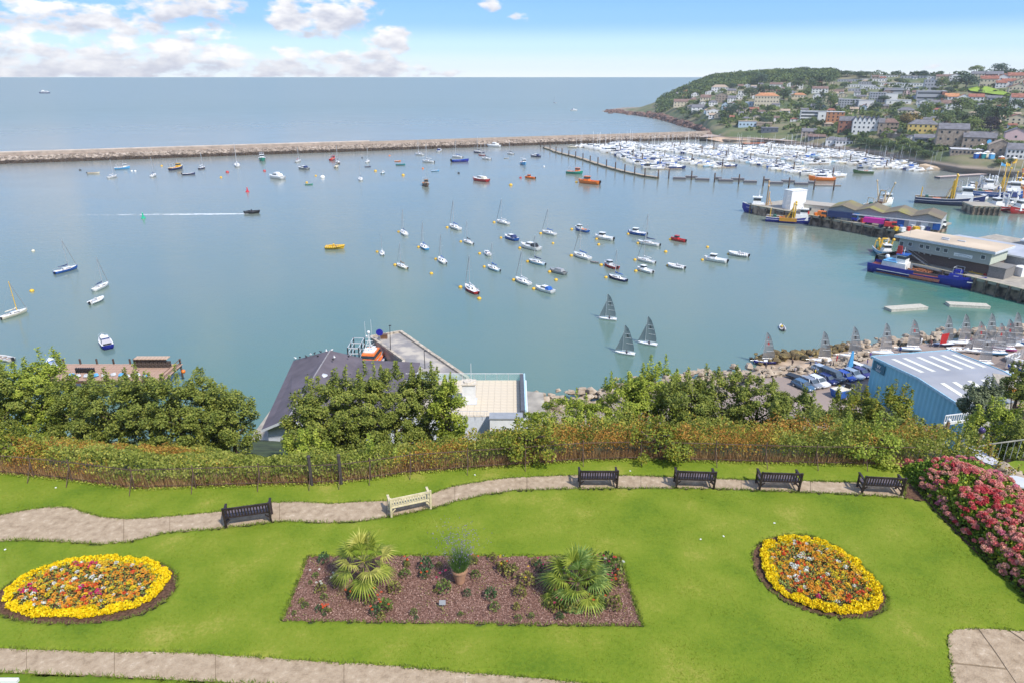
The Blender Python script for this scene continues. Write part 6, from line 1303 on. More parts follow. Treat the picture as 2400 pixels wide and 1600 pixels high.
for px, py, kd, sc, m, lab in [(1881, 909, 'car', 1.05, carpaint('bluegrey', (.06, .13, .22)), 'dark blue-grey estate car, nearest the trees in the line of parked cars'), (1901, 903, 'car', 1.0, carpaint('grey', (.24, .26, .30)), 'mid grey hatchback beside the white car in the parked line'), (1916, 900, 'car', 1.08, carpaint('white', (.72, .73, .75)), 'long white car in the line of parked cars'),
  (1938, 894, 'car', .98, carpaint('navy', (.015, .025, .13)), 'navy hatchback between the white car and the dark van'), (1949, 888, 'van', 1.0, carpaint('darkgrey', (.07, .09, .11)), 'dark grey van, tallest of the parked vehicles'), (1980, 887, 'car', .98, carpaint('brightblue', (.015, .06, .36)), 'bright blue hatchback right of the dark van'),
  (1997, 883, 'car', 1.05, carpaint('silver', (.32, .38, .46)), 'silver-blue hatchback right of the bright blue one'), (2017, 879, 'car', 1.0, carpaint('indigo', (.03, .03, .16)), 'indigo car fourth from the warehouse wall'), (2034, 875, 'car', 1.0, carpaint('slate', (.13, .16, .19)), 'slate grey car partly hidden by the warehouse corner'),
  (1926, 873, 'car', 1.0, carpaint('palesilver', (.42, .48, .55)), 'pale silver car parked alone by the rocks behind the van'), (2009, 869, 'van', .8, carpaint('white2', (.75, .75, .75)), 'white van parked behind the indigo car'), (2345, 892, 'car', 1.05, carpaint('white3', (.76, .76, .76)), 'white car half hidden beyond the warehouse roof edge'), (2372, 893, 'car', 1.1, carpaint('white4', (.74, .75, .77)), 'white car with dark windows at the right, behind the warehouse')]:
 dup(PK[kd], P(px, py, 3.5), CRZ + rnd.uniform(-.05, .05), sc, {'body': m, 'roof': m, 'pillar': m}, lab, 'car' if kd == 'car' else 'van', 'vehicles parked in the yard')
# skip, trailer, upright blue board boat, fence, misc
t = thing('skip', 'blue rubbish skip with pale rubble, in front of the parked cars', 'skip', P(1972, 928, 3.5), R(20)); b = MB(); b.frus((0, 0), 0, 1.6, (3.2, 1.8), (4.2, 2.2)); b.build('container', BLUE, t); b = MB(); b.box((0, 0, 1.62), (4.0, 2.0, .1)); b.build('rubble_load', CREAM, t); b = MB(); b.box((1.2, 0, 2.1), (.9, 1.1, .9), .4, .6); b.build('waste_bag', BLACK, t)
t = thing('boat_trailer', 'black flat boat trailer behind the dark blue-grey estate car', 'trailer', P(1868, 889, 3.5), R(40)); b = MB(); b.box((0, 0, .6), (1.8, 4.2, .25)); b.build('bed', BLACK, t); b = MB(); b.box((.2, -1.2, .95), (.9, .8, .5)); b.build('box', GREY, t)
for s in (-1, 1): b = MB(); b.cyl((s * .9, 0, .3), (s * 1.1, 0, .3), .3, n=8); b.build('wheel', RUBBER, t)
t = thing('upturned_sail', 'blue furled sail standing upright on the rocks behind the parked cars', 'sail', P(1990, 871, 3.5)); b = MB(); b.frus((0, 0), 0, 4.6, (1.1, .7), (.4, .15)); b.build('cover', SKYB, t); b = MB(); b.cyl((0, 0, 0), (0, 0, 4.8), .06); b.build('mast', ALU, t)
# racing dinghies ashore: (px, py of hull, heading, hull colour)
YD = [(1791, 852, -88, ROYAL, 'racer_grey', .3, 'grey-sailed dinghy with blue and white hull afloat at the tip of the groyne'), (1922, 850, -86, WHITE, 'racer_dark', 1.2, 'grey-sailed dinghy on the wet sand, nearest the water'), (1992, 839, -84, WHITE, 'racer_dark', 1.8, 'grey-sailed dinghy on the slipway, first one left of the warehouse ridge corner'), (2065, 832, -92, WHITE, 'racer_dark', 3.5, 'grey-sailed dinghy behind the warehouse corner with white hull'),
  (2129, 823, -84, LBLUE, 'racer_grey', 3.5, 'dinghy with red numbers, its pale blue hull cut by the warehouse roof'), (2209, 812, -95, NAVY, 'racer_dark', 3.5, 'grey-sailed dinghy with red flag and navy and white hull'), (2249, 809, -90, WHITE, 'racer_dark', 3.5, 'grey-sailed dinghy just right of the one with the red flag'), (2283, 828, -80, WHITE, 'racer_grey', 3.5, 'dinghy with red sail numbers and white hull behind the roof verge'),
  (2297, 857, -90, LGREY, 'racer_dark', 3.5, 'darkest grey sail standing low behind the warehouse roof verge'), (2330, 832, -86, SKYB, 'racer_grey', 3.5, 'dinghy with bright blue hull and outrigger racks'), (2366, 814, -90, WHITE, 'racer_dark', 3.5, 'tall grey-sailed dinghy furthest right in the yard'), (2350, 822, -75, MAGENTA, 'racer_grey', 3.5, 'dinghy with red numbers and purple hull'), (2309, 806, -92, WHITE, 'racer_dark', 3.0, 'dinghy with a sail half hidden near the shore rocks')]
for px, py, hd, m, k, z, lab in YD:
 p = P(px, py, z); o = dup(PK[k], (p.x, p.y, z + .35), R(-hd), 1.0 if 'furthest' not in lab else 1.12, {'hull': m}, lab, 'sailing dinghy', 'racing dinghies rigged ashore', ('jib',) if rnd.random() < .6 else ())
 c = thing('launching_trolley', 'launching trolley under the ' + lab.split(',')[0][:60].strip(), 'trolley', (p.x, p.y, z), R(-hd)); c['label'] = ' '.join(('trolley under the ' + lab).split()[:15]); b = MB(); b.bar((0, -1.8, .25), (0, 2.2, .25), .08, .08); b.bar((-.6, -.3, .3), (.6, -.3, .3), .08, .08); b.build('frame', ALU, c)
 for s in (-1, 1): b = MB(); b.cyl((s * .62, -.3, .2), (s * .78, -.3, .2), .2, n=8); b.build('wheel', RUBBER, c)
b = MB(); b.v = [(0, 0, 0), (1.5, 0, .2), (1.7, 0, 2.6), (0, 0, 2.3)]; b.f = [(0, 1, 2, 3)]; t = thing('red_flag', 'red and white flag beside the dinghy with navy hull', 'flag', P(2202, 806, 4.5), 0); b.build('cloth', RED, t); b = MB(); b.cyl((0, 0, -1), (0, 0, 2.6), .04); b.build('pole', ALU, t)
lowb = [(2385, 800, 20, SKYB, 'white and blue covered boat at the right frame edge by the rocks'), (2392, 866, 60, BLUE, 'blue and white dinghy cut by the right frame edge'), (2390, 850, 40, WHITE, 'white boat hull on its trolley at the right frame edge'), (2376, 838, -60, WHITE, 'white dinghy hull without a sail near the wire fence'), (2245, 822, -90, WHITE, 'white dinghy hull low behind the warehouse ridge'), (2316, 895, 30, WHITE, 'white covered hull beside the warehouse roof verge')]
for px, py, hd, m, lab in lowb: dup(PK['dinghy'], P(px, py, 4.0), R(hd), 1.1, {'hull': m, 'deck': WHITE}, lab, 'dinghy', 'bare hulls lying in the yard', ('outboard_motor',))
t = thing('wire_fence', 'dark wire mesh fence panel right of the warehouse roof', 'fence', (0, 0, 0)); p0, p1 = P(2355, 862, 3.5), P(2396, 838, 3.5)
for k in range(6): q = p0.lerp(p1, k / 5); b = MB(); b.cyl((0, 0, 0), (0, 0, 2.4), .07); b.build('post', GREY, t, loc=q)
b = MB()
for k in range(9): b.cyl(p0 + Vector((0, 0, .2 + k * .26)), p1 + Vector((0, 0, .2 + k * .26)), .035, n=4)
b.build('mesh_wire', GREY, t)['kind'] = 'stuff'
# people on the beach and in the yard
for px, py, z, top, legs, lab in [(1960, 848, 1.6, (.45, .02, .03), (.40, .03, .03), 'person in a red wetsuit standing on the sand'), (1856, 858, .8, (.12, .08, .07), (.10, .07, .06), 'lone dark-clad person at the water edge of the beach'), (1898, 860, 1.5, (.08, .10, .25), (.05, .05, .06), 'person in navy holding the bow of the dinghy on wet sand'), (1951, 864, 3, (.04, .04, .05), (.03, .03, .03), 'person in black on the inner rocks above the van'), (1944, 866, 3, (.10, .25, .45), (.05, .05, .08), 'person in a blue jacket seated-looking on the inner rocks above the van'),
  (1909, 881, 3.5, (.70, .55, .03), (.02, .02, .02), 'person in a yellow jacket behind the parked cars'), (2038, 842, 3.2, (.10, .06, .25), (.20, .18, .2), 'person in purple at the warehouse corner'), (2031, 858, 3.5, (.45, .38, .36), (.3, .3, .3), 'person in pale clothes bending near the warehouse corner'), (2108, 828, 3.5, (.02, .06, .30), (.03, .03, .10), 'person in blue beside the dinghy with pale blue hull'), (2158, 807, 3.5, (.72, .72, .72), (.65, .65, .65), 'person dressed all in white by the shore rocks'), (2155, 805, 3.4, (.10, .10, .11), (.05, .05, .05), 'person in black next to the one in white'), (2180, 813, 3.5, (.25, .10, .08), (.15, .08, .07), 'person in dark red left of the navy-hulled dinghy'), (2178, 806, 3.5, (.2, .15, .13), (.1, .08, .07), 'person in brown behind the one in dark red'),
  (2273, 807, 3.5, (.50, .03, .05), (.04, .04, .05), 'person in a red top between the rigged dinghies'), (2261, 803, 3.5, (.10, .08, .35), (.05, .05, .2), 'person in violet beside the person in red'), (2307, 822, 3.5, (.05, .04, .06), (.25, .2, .2), 'person in black by the bright blue hull'), (2352, 817, 3.5, (.02, .03, .12), (.02, .02, .06), 'person in navy leaning over a white hull at the right'), (2274, 826, 3.5, (.1, .08, .08), (.05, .05, .05), 'person in dark clothes behind the roof ridge'), (1862, 877, 2.6, (.60, .52, .50), (.4, .35, .3), 'person in pale clothes on the inner rocks left of the cars'), (1794, 866, .0, (.03, .03, .05), (.02, .02, .03), 'person wading by the stern of the floating grey-sailed dinghy'), (1910, 862, 2.0, (.12, .16, .35), (.1, .1, .15), 'person crouched in blue on the inner rocks')]:
 person(P(px, py, z), rnd.uniform(0, 6), lab, top, legs, 'stand', n=lab[-18:], group='people in the dinghy yard and on the beach')
# ---- lifeboat station
SLATE = mat('station_roof', (.125, .105, .12), .8, scale=.35, detail=8, var=.14, bump=.2, bscale=6); RWHITE = mat('render_white', (.66, .68, .72), .8, var=.04)
bz = MB(); bz.prism([(-44, 84), (6, 84), (6, 119), (-20, 124), (-30, 120), (-44, 119)], -3, 3.5); struct(bz.build('quayside_apron', CONC))
def station():
 t = thing('lifeboat_station', 'lifeboat station with dark slate-grey gabled roof and lower flat wing beside the pier', 'building'); e, r = 11.0, 14.0
 nl, fl, pk, nr, re_ = P(613, 1006, e), P(688, 844, e), P(774, 820.6, r), P(675, 980, r), P(849, 838.5, e)
 ne = Vector((nr.x + (re_.x - pk.x) + .5, nl.y - 2, e))
 b = MB(); b.prism([(nl.x + .6, nl.y + .6), (ne.x - .3, ne.y + .6), (re_.x - .5, re_.y - .8), (fl.x + .6, fl.y - .6)], 3.5, e - .05); b.build('wall', RWHITE, t)
 g = MB(); g.add([(nl.x + .6, nl.y + .6, e - .05), (ne.x - .3, ne.y + .6, e - .05), (nr.x, nr.y + .6, r - .1), (fl.x + .6, fl.y - .6, e - .05), (re_.x - .5, re_.y - .8, e - .05), (pk.x, pk.y - .8, r - .1)], [(0, 1, 2), (4, 3, 5)]); g.build('gable_wall', RWHITE, t)
 for nm, q in (('left_roof_slope', [nl, nr, pk, fl]), ('right_roof_slope', [nr, ne, re_, pk])): b = MB(); b.add([v for v in q] + [v - Vector((0, 0, .28)) for v in q], [(0, 1, 2, 3), (7, 6, 5, 4), (0, 4, 5, 1), (1, 5, 6, 2), (2, 6, 7, 3), (3, 7, 4, 0)]); b.build(nm, SLATE, t)
 b = MB(); b.cyl(nr + Vector((0, 0, .02)), pk + Vector((0, 0, .02)), .13, n=6); b.build('ridge_tile', mat('ridge', (.28, .26, .27), .8), t)
 b = MB(); b.bar(nl + Vector((0, -.1, -.2)), nr + Vector((0, -.1, -.2)), .12, .35); b.bar(ne + Vector((0, -.1, -.2)), nr + Vector((0, -.1, -.2)), .12, .35); b.build('bargeboard', WHITE, t)
 w0, w1, w2 = P(849, 849, 10.6), P(979, 849, 10.6), 92.0
 b = MB(); b.prism([(ne.x - .2, w2), (w1.x, w2), (w1.x, w1.y - .3), (ne.x - .2, w1.y - .3)], 3.5, 10.3); b.build('wing_wall', RWHITE, t); b = MB(); b.prism([(ne.x - 1.5, w2 - .4), (w1.x + .4, w2 - .4), (w1.x + .4, w1.y), (ne.x - 1.5, w1.y)], 10.303, [11.4, 10.6, 10.6, 11.2]); b.build('wing_roof', SLATE, t)
 b = MB(); c = P(756, 884, 12.9); b.cyl(c, c + Vector((0, 0, .35)), .7, .75, 12); b.cyl(c + Vector((0, 0, .35)), c + Vector((0, 0, .6)), .9, .4, 12); b.build('roof_cowl', LGREY, t)
station()
gull = MB(); gull.ball((0, 0, .12), .13, 6, 4, .7); gull.ball((.14, 0, .22), .06, 5, 4)
gm = gull.mesh('gull', True)
for i, (x, y, c, w) in enumerate([(693, 840, WHITE, 'white'), (703, 838, BLACK, 'dark'), (718, 836, BLACK, 'dark'), (728, 831, WHITE, 'white'), (737, 829, BLACK, 'dark'), (745, 835, BLACK, 'dark'), (752, 825, BLACK, 'dark'), (765, 823, WHITE, 'white'), (778, 821, WHITE, 'white'), (781, 843, BLACK, 'dark'), (817, 836, BLACK, 'dark'), (784, 838, WHITE, 'white')]):
 z = 11.3 + 2.6 * max(0, 1 - abs(x - 774) / 90); o = obj('gull', gm, c, None, P(x, y + 1, z), rnd.uniform(0, 6)); o.scale = (1.6,) * 3; tag(o, f'{w} gull on the dark roof of the lifeboat station, {ordinal(i)} from the left', 'bird', 'gulls on the station roof')
# ---- pier
def pier():
 t = thing('stone_pier', 'concrete pier with raised stone edges reaching into the harbour beside the lifeboat', 'pier'); z = 4.0
 a, b_, c, d, e = P(869, 791, z), P(938.5, 779, z), P(1097, 888, z), P(1060, 930, z), P(947, 847, z)
 f = Vector((-22.5, 124, z)); out = [f, Vector((c.x + 2, 112, z)), c, b_, a, e]; out = [(v.x, v.y) for v in out]
 s = MB(); s.prism(out, -4, z); s.build('pier_body', mat('pier_top', (.36, .33, .30), .9, scale=.28, detail=9, stops=[(.42, (.24, .225, .22)), (.52, (.33, .30, .27)), (.6, (.46, .41, .34))]), t)
 k = mat('pier_coping', (.50, .43, .34), .9, scale=1.2, var=.2)
 for p, q, w in ((b_, c, .7), (a, b_, .5), (e, a, .6), (e, f, .6)):
  n = max(2, int((q - p).length / 1.6)); q = Vector(q)
  for i in range(n): u, v = p.lerp(q, (i + .03) / n), p.lerp(q, (i + .97) / n); m = MB(); m.bar(u + Vector((0, 0, .22)), v + Vector((0, 0, .22)), w, .44 + .06 * rnd.random()); m.build('coping_stone', k, t)
 return t
pier()
for (x, y0, y1, lab, m) in ((915.5, 824, 764, 'dark thin lamp post on the inner edge of the pier', BLACK), (996, 863, 824, 'dark thin post near the shore end of the pier', BLACK)):
 p = P(x, y0, 4.0); h = (y0 - y1) / FPX * 150 / .93; b = MB(); b.cyl((0, 0, 0), (.2 if y1 < 800 else 0, 0, h), .09, .06, 6); b.box((.25, 0, h), (.5, .2, .15)); tag(b.build('lamp_post', m, None, loc=p), lab, 'lamp post')
p = P(919, 782, 4); b = MB(); b.box((0, 0, .5), (1.6, .8, 1.0)); b.box((0, 0, 1.03), (1.8, 1.0, .06)); tag(b.build('equipment_box', BROWN, None, loc=P(900, 793, 4)), 'brown box at the head of the pier', 'box')
t = thing('blue_board', 'round blue notice disc at the head of the pier', 'sign', P(891, 800, 4.0)); b = MB(); b.cyl((0, -.1, 2.2), (0, .0, 2.2), .8, n=16); b.build('disc', ROYAL, t); b = MB(); b.cyl((0, .1, 0), (0, .1, 2.4), .08); b.build('post', GREY, t)
# ---- lifeboat
def lifeboat():
 c = P(884, 836, .6); c = Vector((-30.9, 139.5, 0)); t = thing('lifeboat', 'orange and white lifeboat with tall aerial mast lying beside the pier', 'lifeboat', c, R(-6)); L_, B, H = 15, 4.4, 1.9
 h, d, st = hull_parts(L_, B, H, .8, .4, None); h.build('hull', ROYAL, t, True); d.build('deck', mat('lb_orange', (.80, .20, .04), .4), t)
 b = MB(); b.frus((0, -.5), 1.9, 4.2, (3.4, 6.0), (2.7, 4.2), oy=-.3); b.build('wheelhouse', mat('lb_orange', (.8, .2, .04)), t); b = MB(); band(b, (0, -.5), 1.9, 4.2, (3.4, 6.0), (2.7, 4.2), -.3, .55, .85); b.build('window', GLASS, t)
 b = MB(); b.box((0, -.8, 4.3), (2.2, 2.6, .2)); b.box((-.7, -1.6, 4.7), (.6, .6, .6)); b.box((.6, -.2, 4.7), (.7, .8, .5)); b.build('flying_bridge', WHITE, t)
 b = MB(); b.cyl((0, -1.2, 4.3), (0, -1.2, 8.6), .14, .09)
 for z in (5.6, 6.6, 7.4): b.cyl((-.8, -1.2, z), (.8, -1.2, z), .06, n=4)
 b.ball((0, -1.2, 8.6), .35, 8, 6); b.ball((-.5, -1.2, 7.7), .22, 6, 5); b.cyl((.7, -1.2, 7.4), (.7, -1.2, 11.5), .03, n=4); b.cyl((-.7, -1.2, 7.4), (-.7, -1.2, 11.0), .03, n=4); b.cyl((-1.2, -2.2, 4.3), (0, -1.2, 7), .06, n=4); b.cyl((1.2, -2.2, 4.3), (0, -1.2, 7), .06, n=4); b.build('mast', WHITE, t)
 b = MB();
 for s in (-1, 1): b.tube([(s * B * .46, -6, 2.9), (s * B * .48, 0, 3.0), (s * B * .38, 4, 3.3), (0, 7.2, 3.9)], .05, 4); b.box((s * B * .52, -1, 1.5), (.4, 12, .3))
 b.build('fender_rail', LGREY, t)
 fr = MB();
 for s in (-1, 1):
  for y in (-4.5, -2.5, 1, 3): fr.cyl((s * 1.9, y, 1.9), (s * 1.9, y, 3.0), .04, n=4)
 fr.build('stanchion', WHITE, t)
 tw = thing('boat_cradle_frame', 'dark and grey steel access frame standing left of the lifeboat', 'frame', (-34.6, 141.0, 0), 0); b = MB()
 for x in (-1.2, 1.2):
  for y in (-3, 0, 3): b.cyl((x, y, -1), (x, y, 5.2), .14, n=5)
 b.build('leg', BLACK, tw); b = MB()
 for z in (2.5, 3.8, 5.1):
  for y in (-3, 0, 3): b.cyl((-1.2, y, z), (1.2, y, z), .09, n=4)
  for x in (-1.2, 1.2): b.cyl((x, -3, z), (x, 3, z), .09, n=4)
 b.build('rung', LGREY, tw)
lifeboat()
# ---- tiled roof terrace with glass screen
def terrace():
 z = 12.0; x0, x1, y0, y1 = -18.0, 1.35, 92.6, 105.8; t = thing('roof_terrace', 'cream tiled roof terrace with a glass screen on its far edge', 'terrace'); b = MB(); b.prism([(x0, y0), (x1 + 1.1, y0), (x1 + 1.1, y1 + .3), (x0, y1 + .3)], 3.5, z - .07); b.build('building_below', RWHITE, t)
 TL = mat('terrace_tile', (.62, .53, .40), .85, scale=.5, var=.06, island=.3); GR = mat('grout', (.42, .36, .28), .9); s = 1.02; n = 0
 g = MB(); g.box(((x0 + x1) / 2, (y0 + y1) / 2, z - .05), (x1 - x0, y1 - y0, .05)); g.build('grout', GR, t); tm = MB(); tm.box((0, 0, 0), (s - .04, s - .04, .03)); tm = tm.mesh('tile')
 j = 0; y = y0 + .1 + s / 2
 while y < y1 - .2:
  x = x1 - .1 - s / 2
  while x > x0 + .2:
   if pix((x, y, z))[0] > 1040 and n < 299: o = obj('tile', tm, TL, t, (x, y, z - .012 + rnd.uniform(-.003, .003))); n += 1
   x -= s
  y += s
 b = MB(); b.prism([(x1, y0 - .2), (x1 + .55, y0 - .2), (x1 + .55, y1 + .3), (x1, y1 + .3)], z - .06, z + 1.15); b.build('parapet', mat('parapet_dark', (.10, .105, .12), .6), t); b = MB(); b.prism([(x1 + .6, y0 - .2), (x1 + .85, y0 - .2), (x1 + .85, y1 + .3), (x1 + .6, y1 + .3)], z, z + 1.2); b.build('parapet_cap', LBLUE, t)
 gl = bpy.data.materials.new('balustrade_glass'); gl.use_nodes = True; N = gl.node_tree.nodes; bs = N['Principled BSDF']; bs.inputs['Base Color'].default_value = (.75, .9, .88, 1); bs.inputs['Roughness'].default_value = .05; tr = N.new('ShaderNodeBsdfTransparent'); tr.inputs[0].default_value = (.86, .95, .94, 1); mx = N.new('ShaderNodeMixShader'); mx.inputs[0].default_value = .12; gl.node_tree.links.new(tr.outputs[0], mx.inputs[1]); gl.node_tree.links.new(bs.outputs[0], mx.inputs[2]); gl.node_tree.links.new(mx.outputs[0], N['Material Output'].inputs[0])
 for k in range(9): a = x1 - 1.95 * k; b = MB(); b.box((a - .95, y1 + .1, z + .62), (1.84, .03, 1.15)); b.build('glass_panel', gl, t)
 b = MB(); b.bar((x0, y1 + .1, z + 1.24), (x1 + .5, y1 + .1, z + 1.24), .07, .06); b.build('handrail', WHITE, t)
 for k in range(10): b = MB(); b.box((x1 - 1.95 * k, y1 + .1, z + .6), (.05, .06, 1.2)); b.build('baluster', LGREY, t)
 sb = thing('stair_housing', 'white box-shaped stair housing with a thin aerial, standing on the cream terrace', 'roof housing', (-6.8, 97.6, z + .003), 0); b = MB(); b.box((0, 0, 1.65), (2.0, 1.8, 3.3)); b.build('wall', WHITE, sb); b = MB(); b.box((0, 0, 3.38), (2.3, 2.1, .16)); b.cyl((0, 0, 3.4), (0, 0, 3.7), .9, .8, 10); b.build('roof', mat('housing_roof', (.62, .55, .45), .8), sb); b = MB(); b.cyl((.4, 0, 3.5), (.4, 0, 6.6), .04, n=5); b.build('aerial', WHITE, sb); b = MB(); b.box((0, 0, .08), (2.5, 2.3, .16)); b.build('plinth', LGREY, sb)
 rb = thing('roof_housing', 'white low housing with dark lid at the near right corner of the terrace', 'roof housing', (-.9, 91.2, z - .9), 0); b = MB(); b.box((0, 0, .6), (4.8, 1.8, 2.0)); b.build('wall', WHITE, rb); b = MB(); b.box((0, 0, 1.7), (5.0, 2.0, .2)); b.build('lid', GREY, rb)
 ra = MB();
 for k in range(5): ra.cyl((-4.2 - k * 1.1, 92.2, z), (-4.2 - k * 1.1, 92.2, z + 1.1), .03, n=4)
 ra.bar((-9, 92.2, z + 1.1), (-3.6, 92.2, z + 1.1), .05, .05); ra.build('rail', LGREY, t)
terrace()
# ---- timber jetty with stacked pots
def jetty():
 t = thing('timber_jetty', 'weathered timber jetty heaped with gear behind the trees at the left', 'jetty'); z = 3.0; x0, x1, y0, y1 = -96, -70.5, 125.5, 134
 pl = mat('jetty_plank', (.46, .30, .22), .9, scale=1.5, var=.25, island=.5); PM = MB(); PM.box((0, 0, 0), (.34, y1 - y0, .12)); PM = PM.mesh('plank'); x = x0
 while x < x1: obj('plank', PM, pl, t, (x + .18, (y0 + y1) / 2, z + rnd.uniform(-.02, .02))); x += .38
 b = MB(); b.box(((x0 + x1) / 2, (y0 + y1) / 2, z - .4), (x1 - x0 - .3, y1 - y0 - .3, .5)); b.build('bearer', BROWN, t)
 for x in np.linspace(x0 + .5, x1 - .2, 8):
  for y in (y0, y1): b = MB(); b.cyl((x, y, -2), (x, y, z + 1.2), .2, n=6); b.build('pile', PILE, t)
 b = MB(); b.cyl((x1 + .1, y0, z + 1.3), (x1 + .1, y1, z + 1.3), .08); b.cyl((x1 + .1, y0, z + .6), (x1 + .1, y1, z + .6), .08); b.build('end_rail', BROWN, t)
 for i in range(26):
  k = i % 9; lay = i // 9; q = MB(); q.box((0, 0, .3), (.75, .6, .6)); q.box((0, 0, .63), (.8, .65, .05)); o = q.build('lobster_pot', mat('pot', (.10, .075, .06), .9, var=.4), None, loc=(-79 + k * .85, 132.2, z + .07 + lay * .67)); tag(o, f'dark lobster pot in the stack on the timber jetty, {ordinal(k)} from left, {["bottom", "middle", "top"][lay]} layer', 'lobster pot', 'lobster pots stacked on the jetty')
 for i in range(9): q = MB(); q.box((0, 0, .1), (.7, 1.6, .16)); o = q.build('pallet', mat('pallet', (.50, .36, .26), .9), None, loc=(-78.6 + i * .78, 132.2, z + 2.1)); tag(o, f'wooden pallet lying on top of the stacked lobster pots, {ordinal(i)} from left', 'pallet', 'pallets on the pots')
 for i in range(9): q = MB(); q.box((0, 0, .5), (.18, .5, 1.0)); q.box((0, 0, 1.02), (.24, .56, .05)); o = q.build('fish_crate', BLACK, None, loc=(-90 + i * .45, 129.4, z + .07)); tag(o, f'upright dark crate in the row at the landward end of the jetty, {ordinal(i)} from left', 'crate', 'crates in a row on the jetty')
 for i in range(10): q = MB(); q.ball((0, 0, .3), .6, 6, 4, .6, .4); o = q.build('net_heap', LGREY if i % 3 else SKYB, None, loc=(-90 + i * 1.7, 126.8 + rnd.random(), z + .1)); tag(o, f'heap of netting along the near side of the jetty, {ordinal(i)} from left', 'net', 'net heaps on the jetty')
 tag(obj('fender_buoy', (lambda m: m.ball((0, 0, 0), .45, 8, 6) and m.mesh('fender_buoy', True))(MB()), ORANGE, None, (x1 + 1.2, 132, 2.2)), 'orange buoy hanging off the end of the timber jetty', 'buoy')
jetty()
# ================================================================== TOWN AND TREES ON THE HILL
WM = {'white': mat('wall_white', (.74, .73, .71), .8, var=.04), 'cream': mat('wall_cream', (.62, .54, .40), .8, var=.05), 'stone': mat('wall_stone', (.36, .29, .23), .9, scale=.6, var=.2), 'grey': mat('wall_grey', (.40, .41, .44), .8, var=.05), 'brick': mat('wall_brick', (.34, .15, .10), .9, scale=.5), 'orange': mat('wall_orange', (.48, .22, .11), .9),
  'pink': mat('wall_pink', (.72, .50, .50), .8, var=.04), 'yellow': mat('wall_yellow', (.66, .48, .16), .8, var=.05), 'blue': mat('wall_paleblue', (.45, .56, .66), .8, var=.04), 'dark': mat('wall_dark', (.10, .12, .15), .8)}
RM_ = {'slate': mat('roof_slate', (.17, .165, .18), .8, scale=.4, var=.15), 'brown': mat('roof_brown', (.21, .135, .11), .9, scale=.4, var=.2), 'red': mat('roof_red', (.30, .12, .08), .9, scale=.4, var=.2), 'orange': mat('roof_orange', (.50, .23, .11), .9, scale=.4, var=.15), 'flat': mat('roof_flat', (.52, .52, .53), .8, var=.06), 'tan': mat('roof_tan', (.40, .31, .23), .9, var=.1)}
wb = MB(); wb.box((0, 0, 0), (1, .16, 1)); WINME = wb.mesh('window'); nh = 0
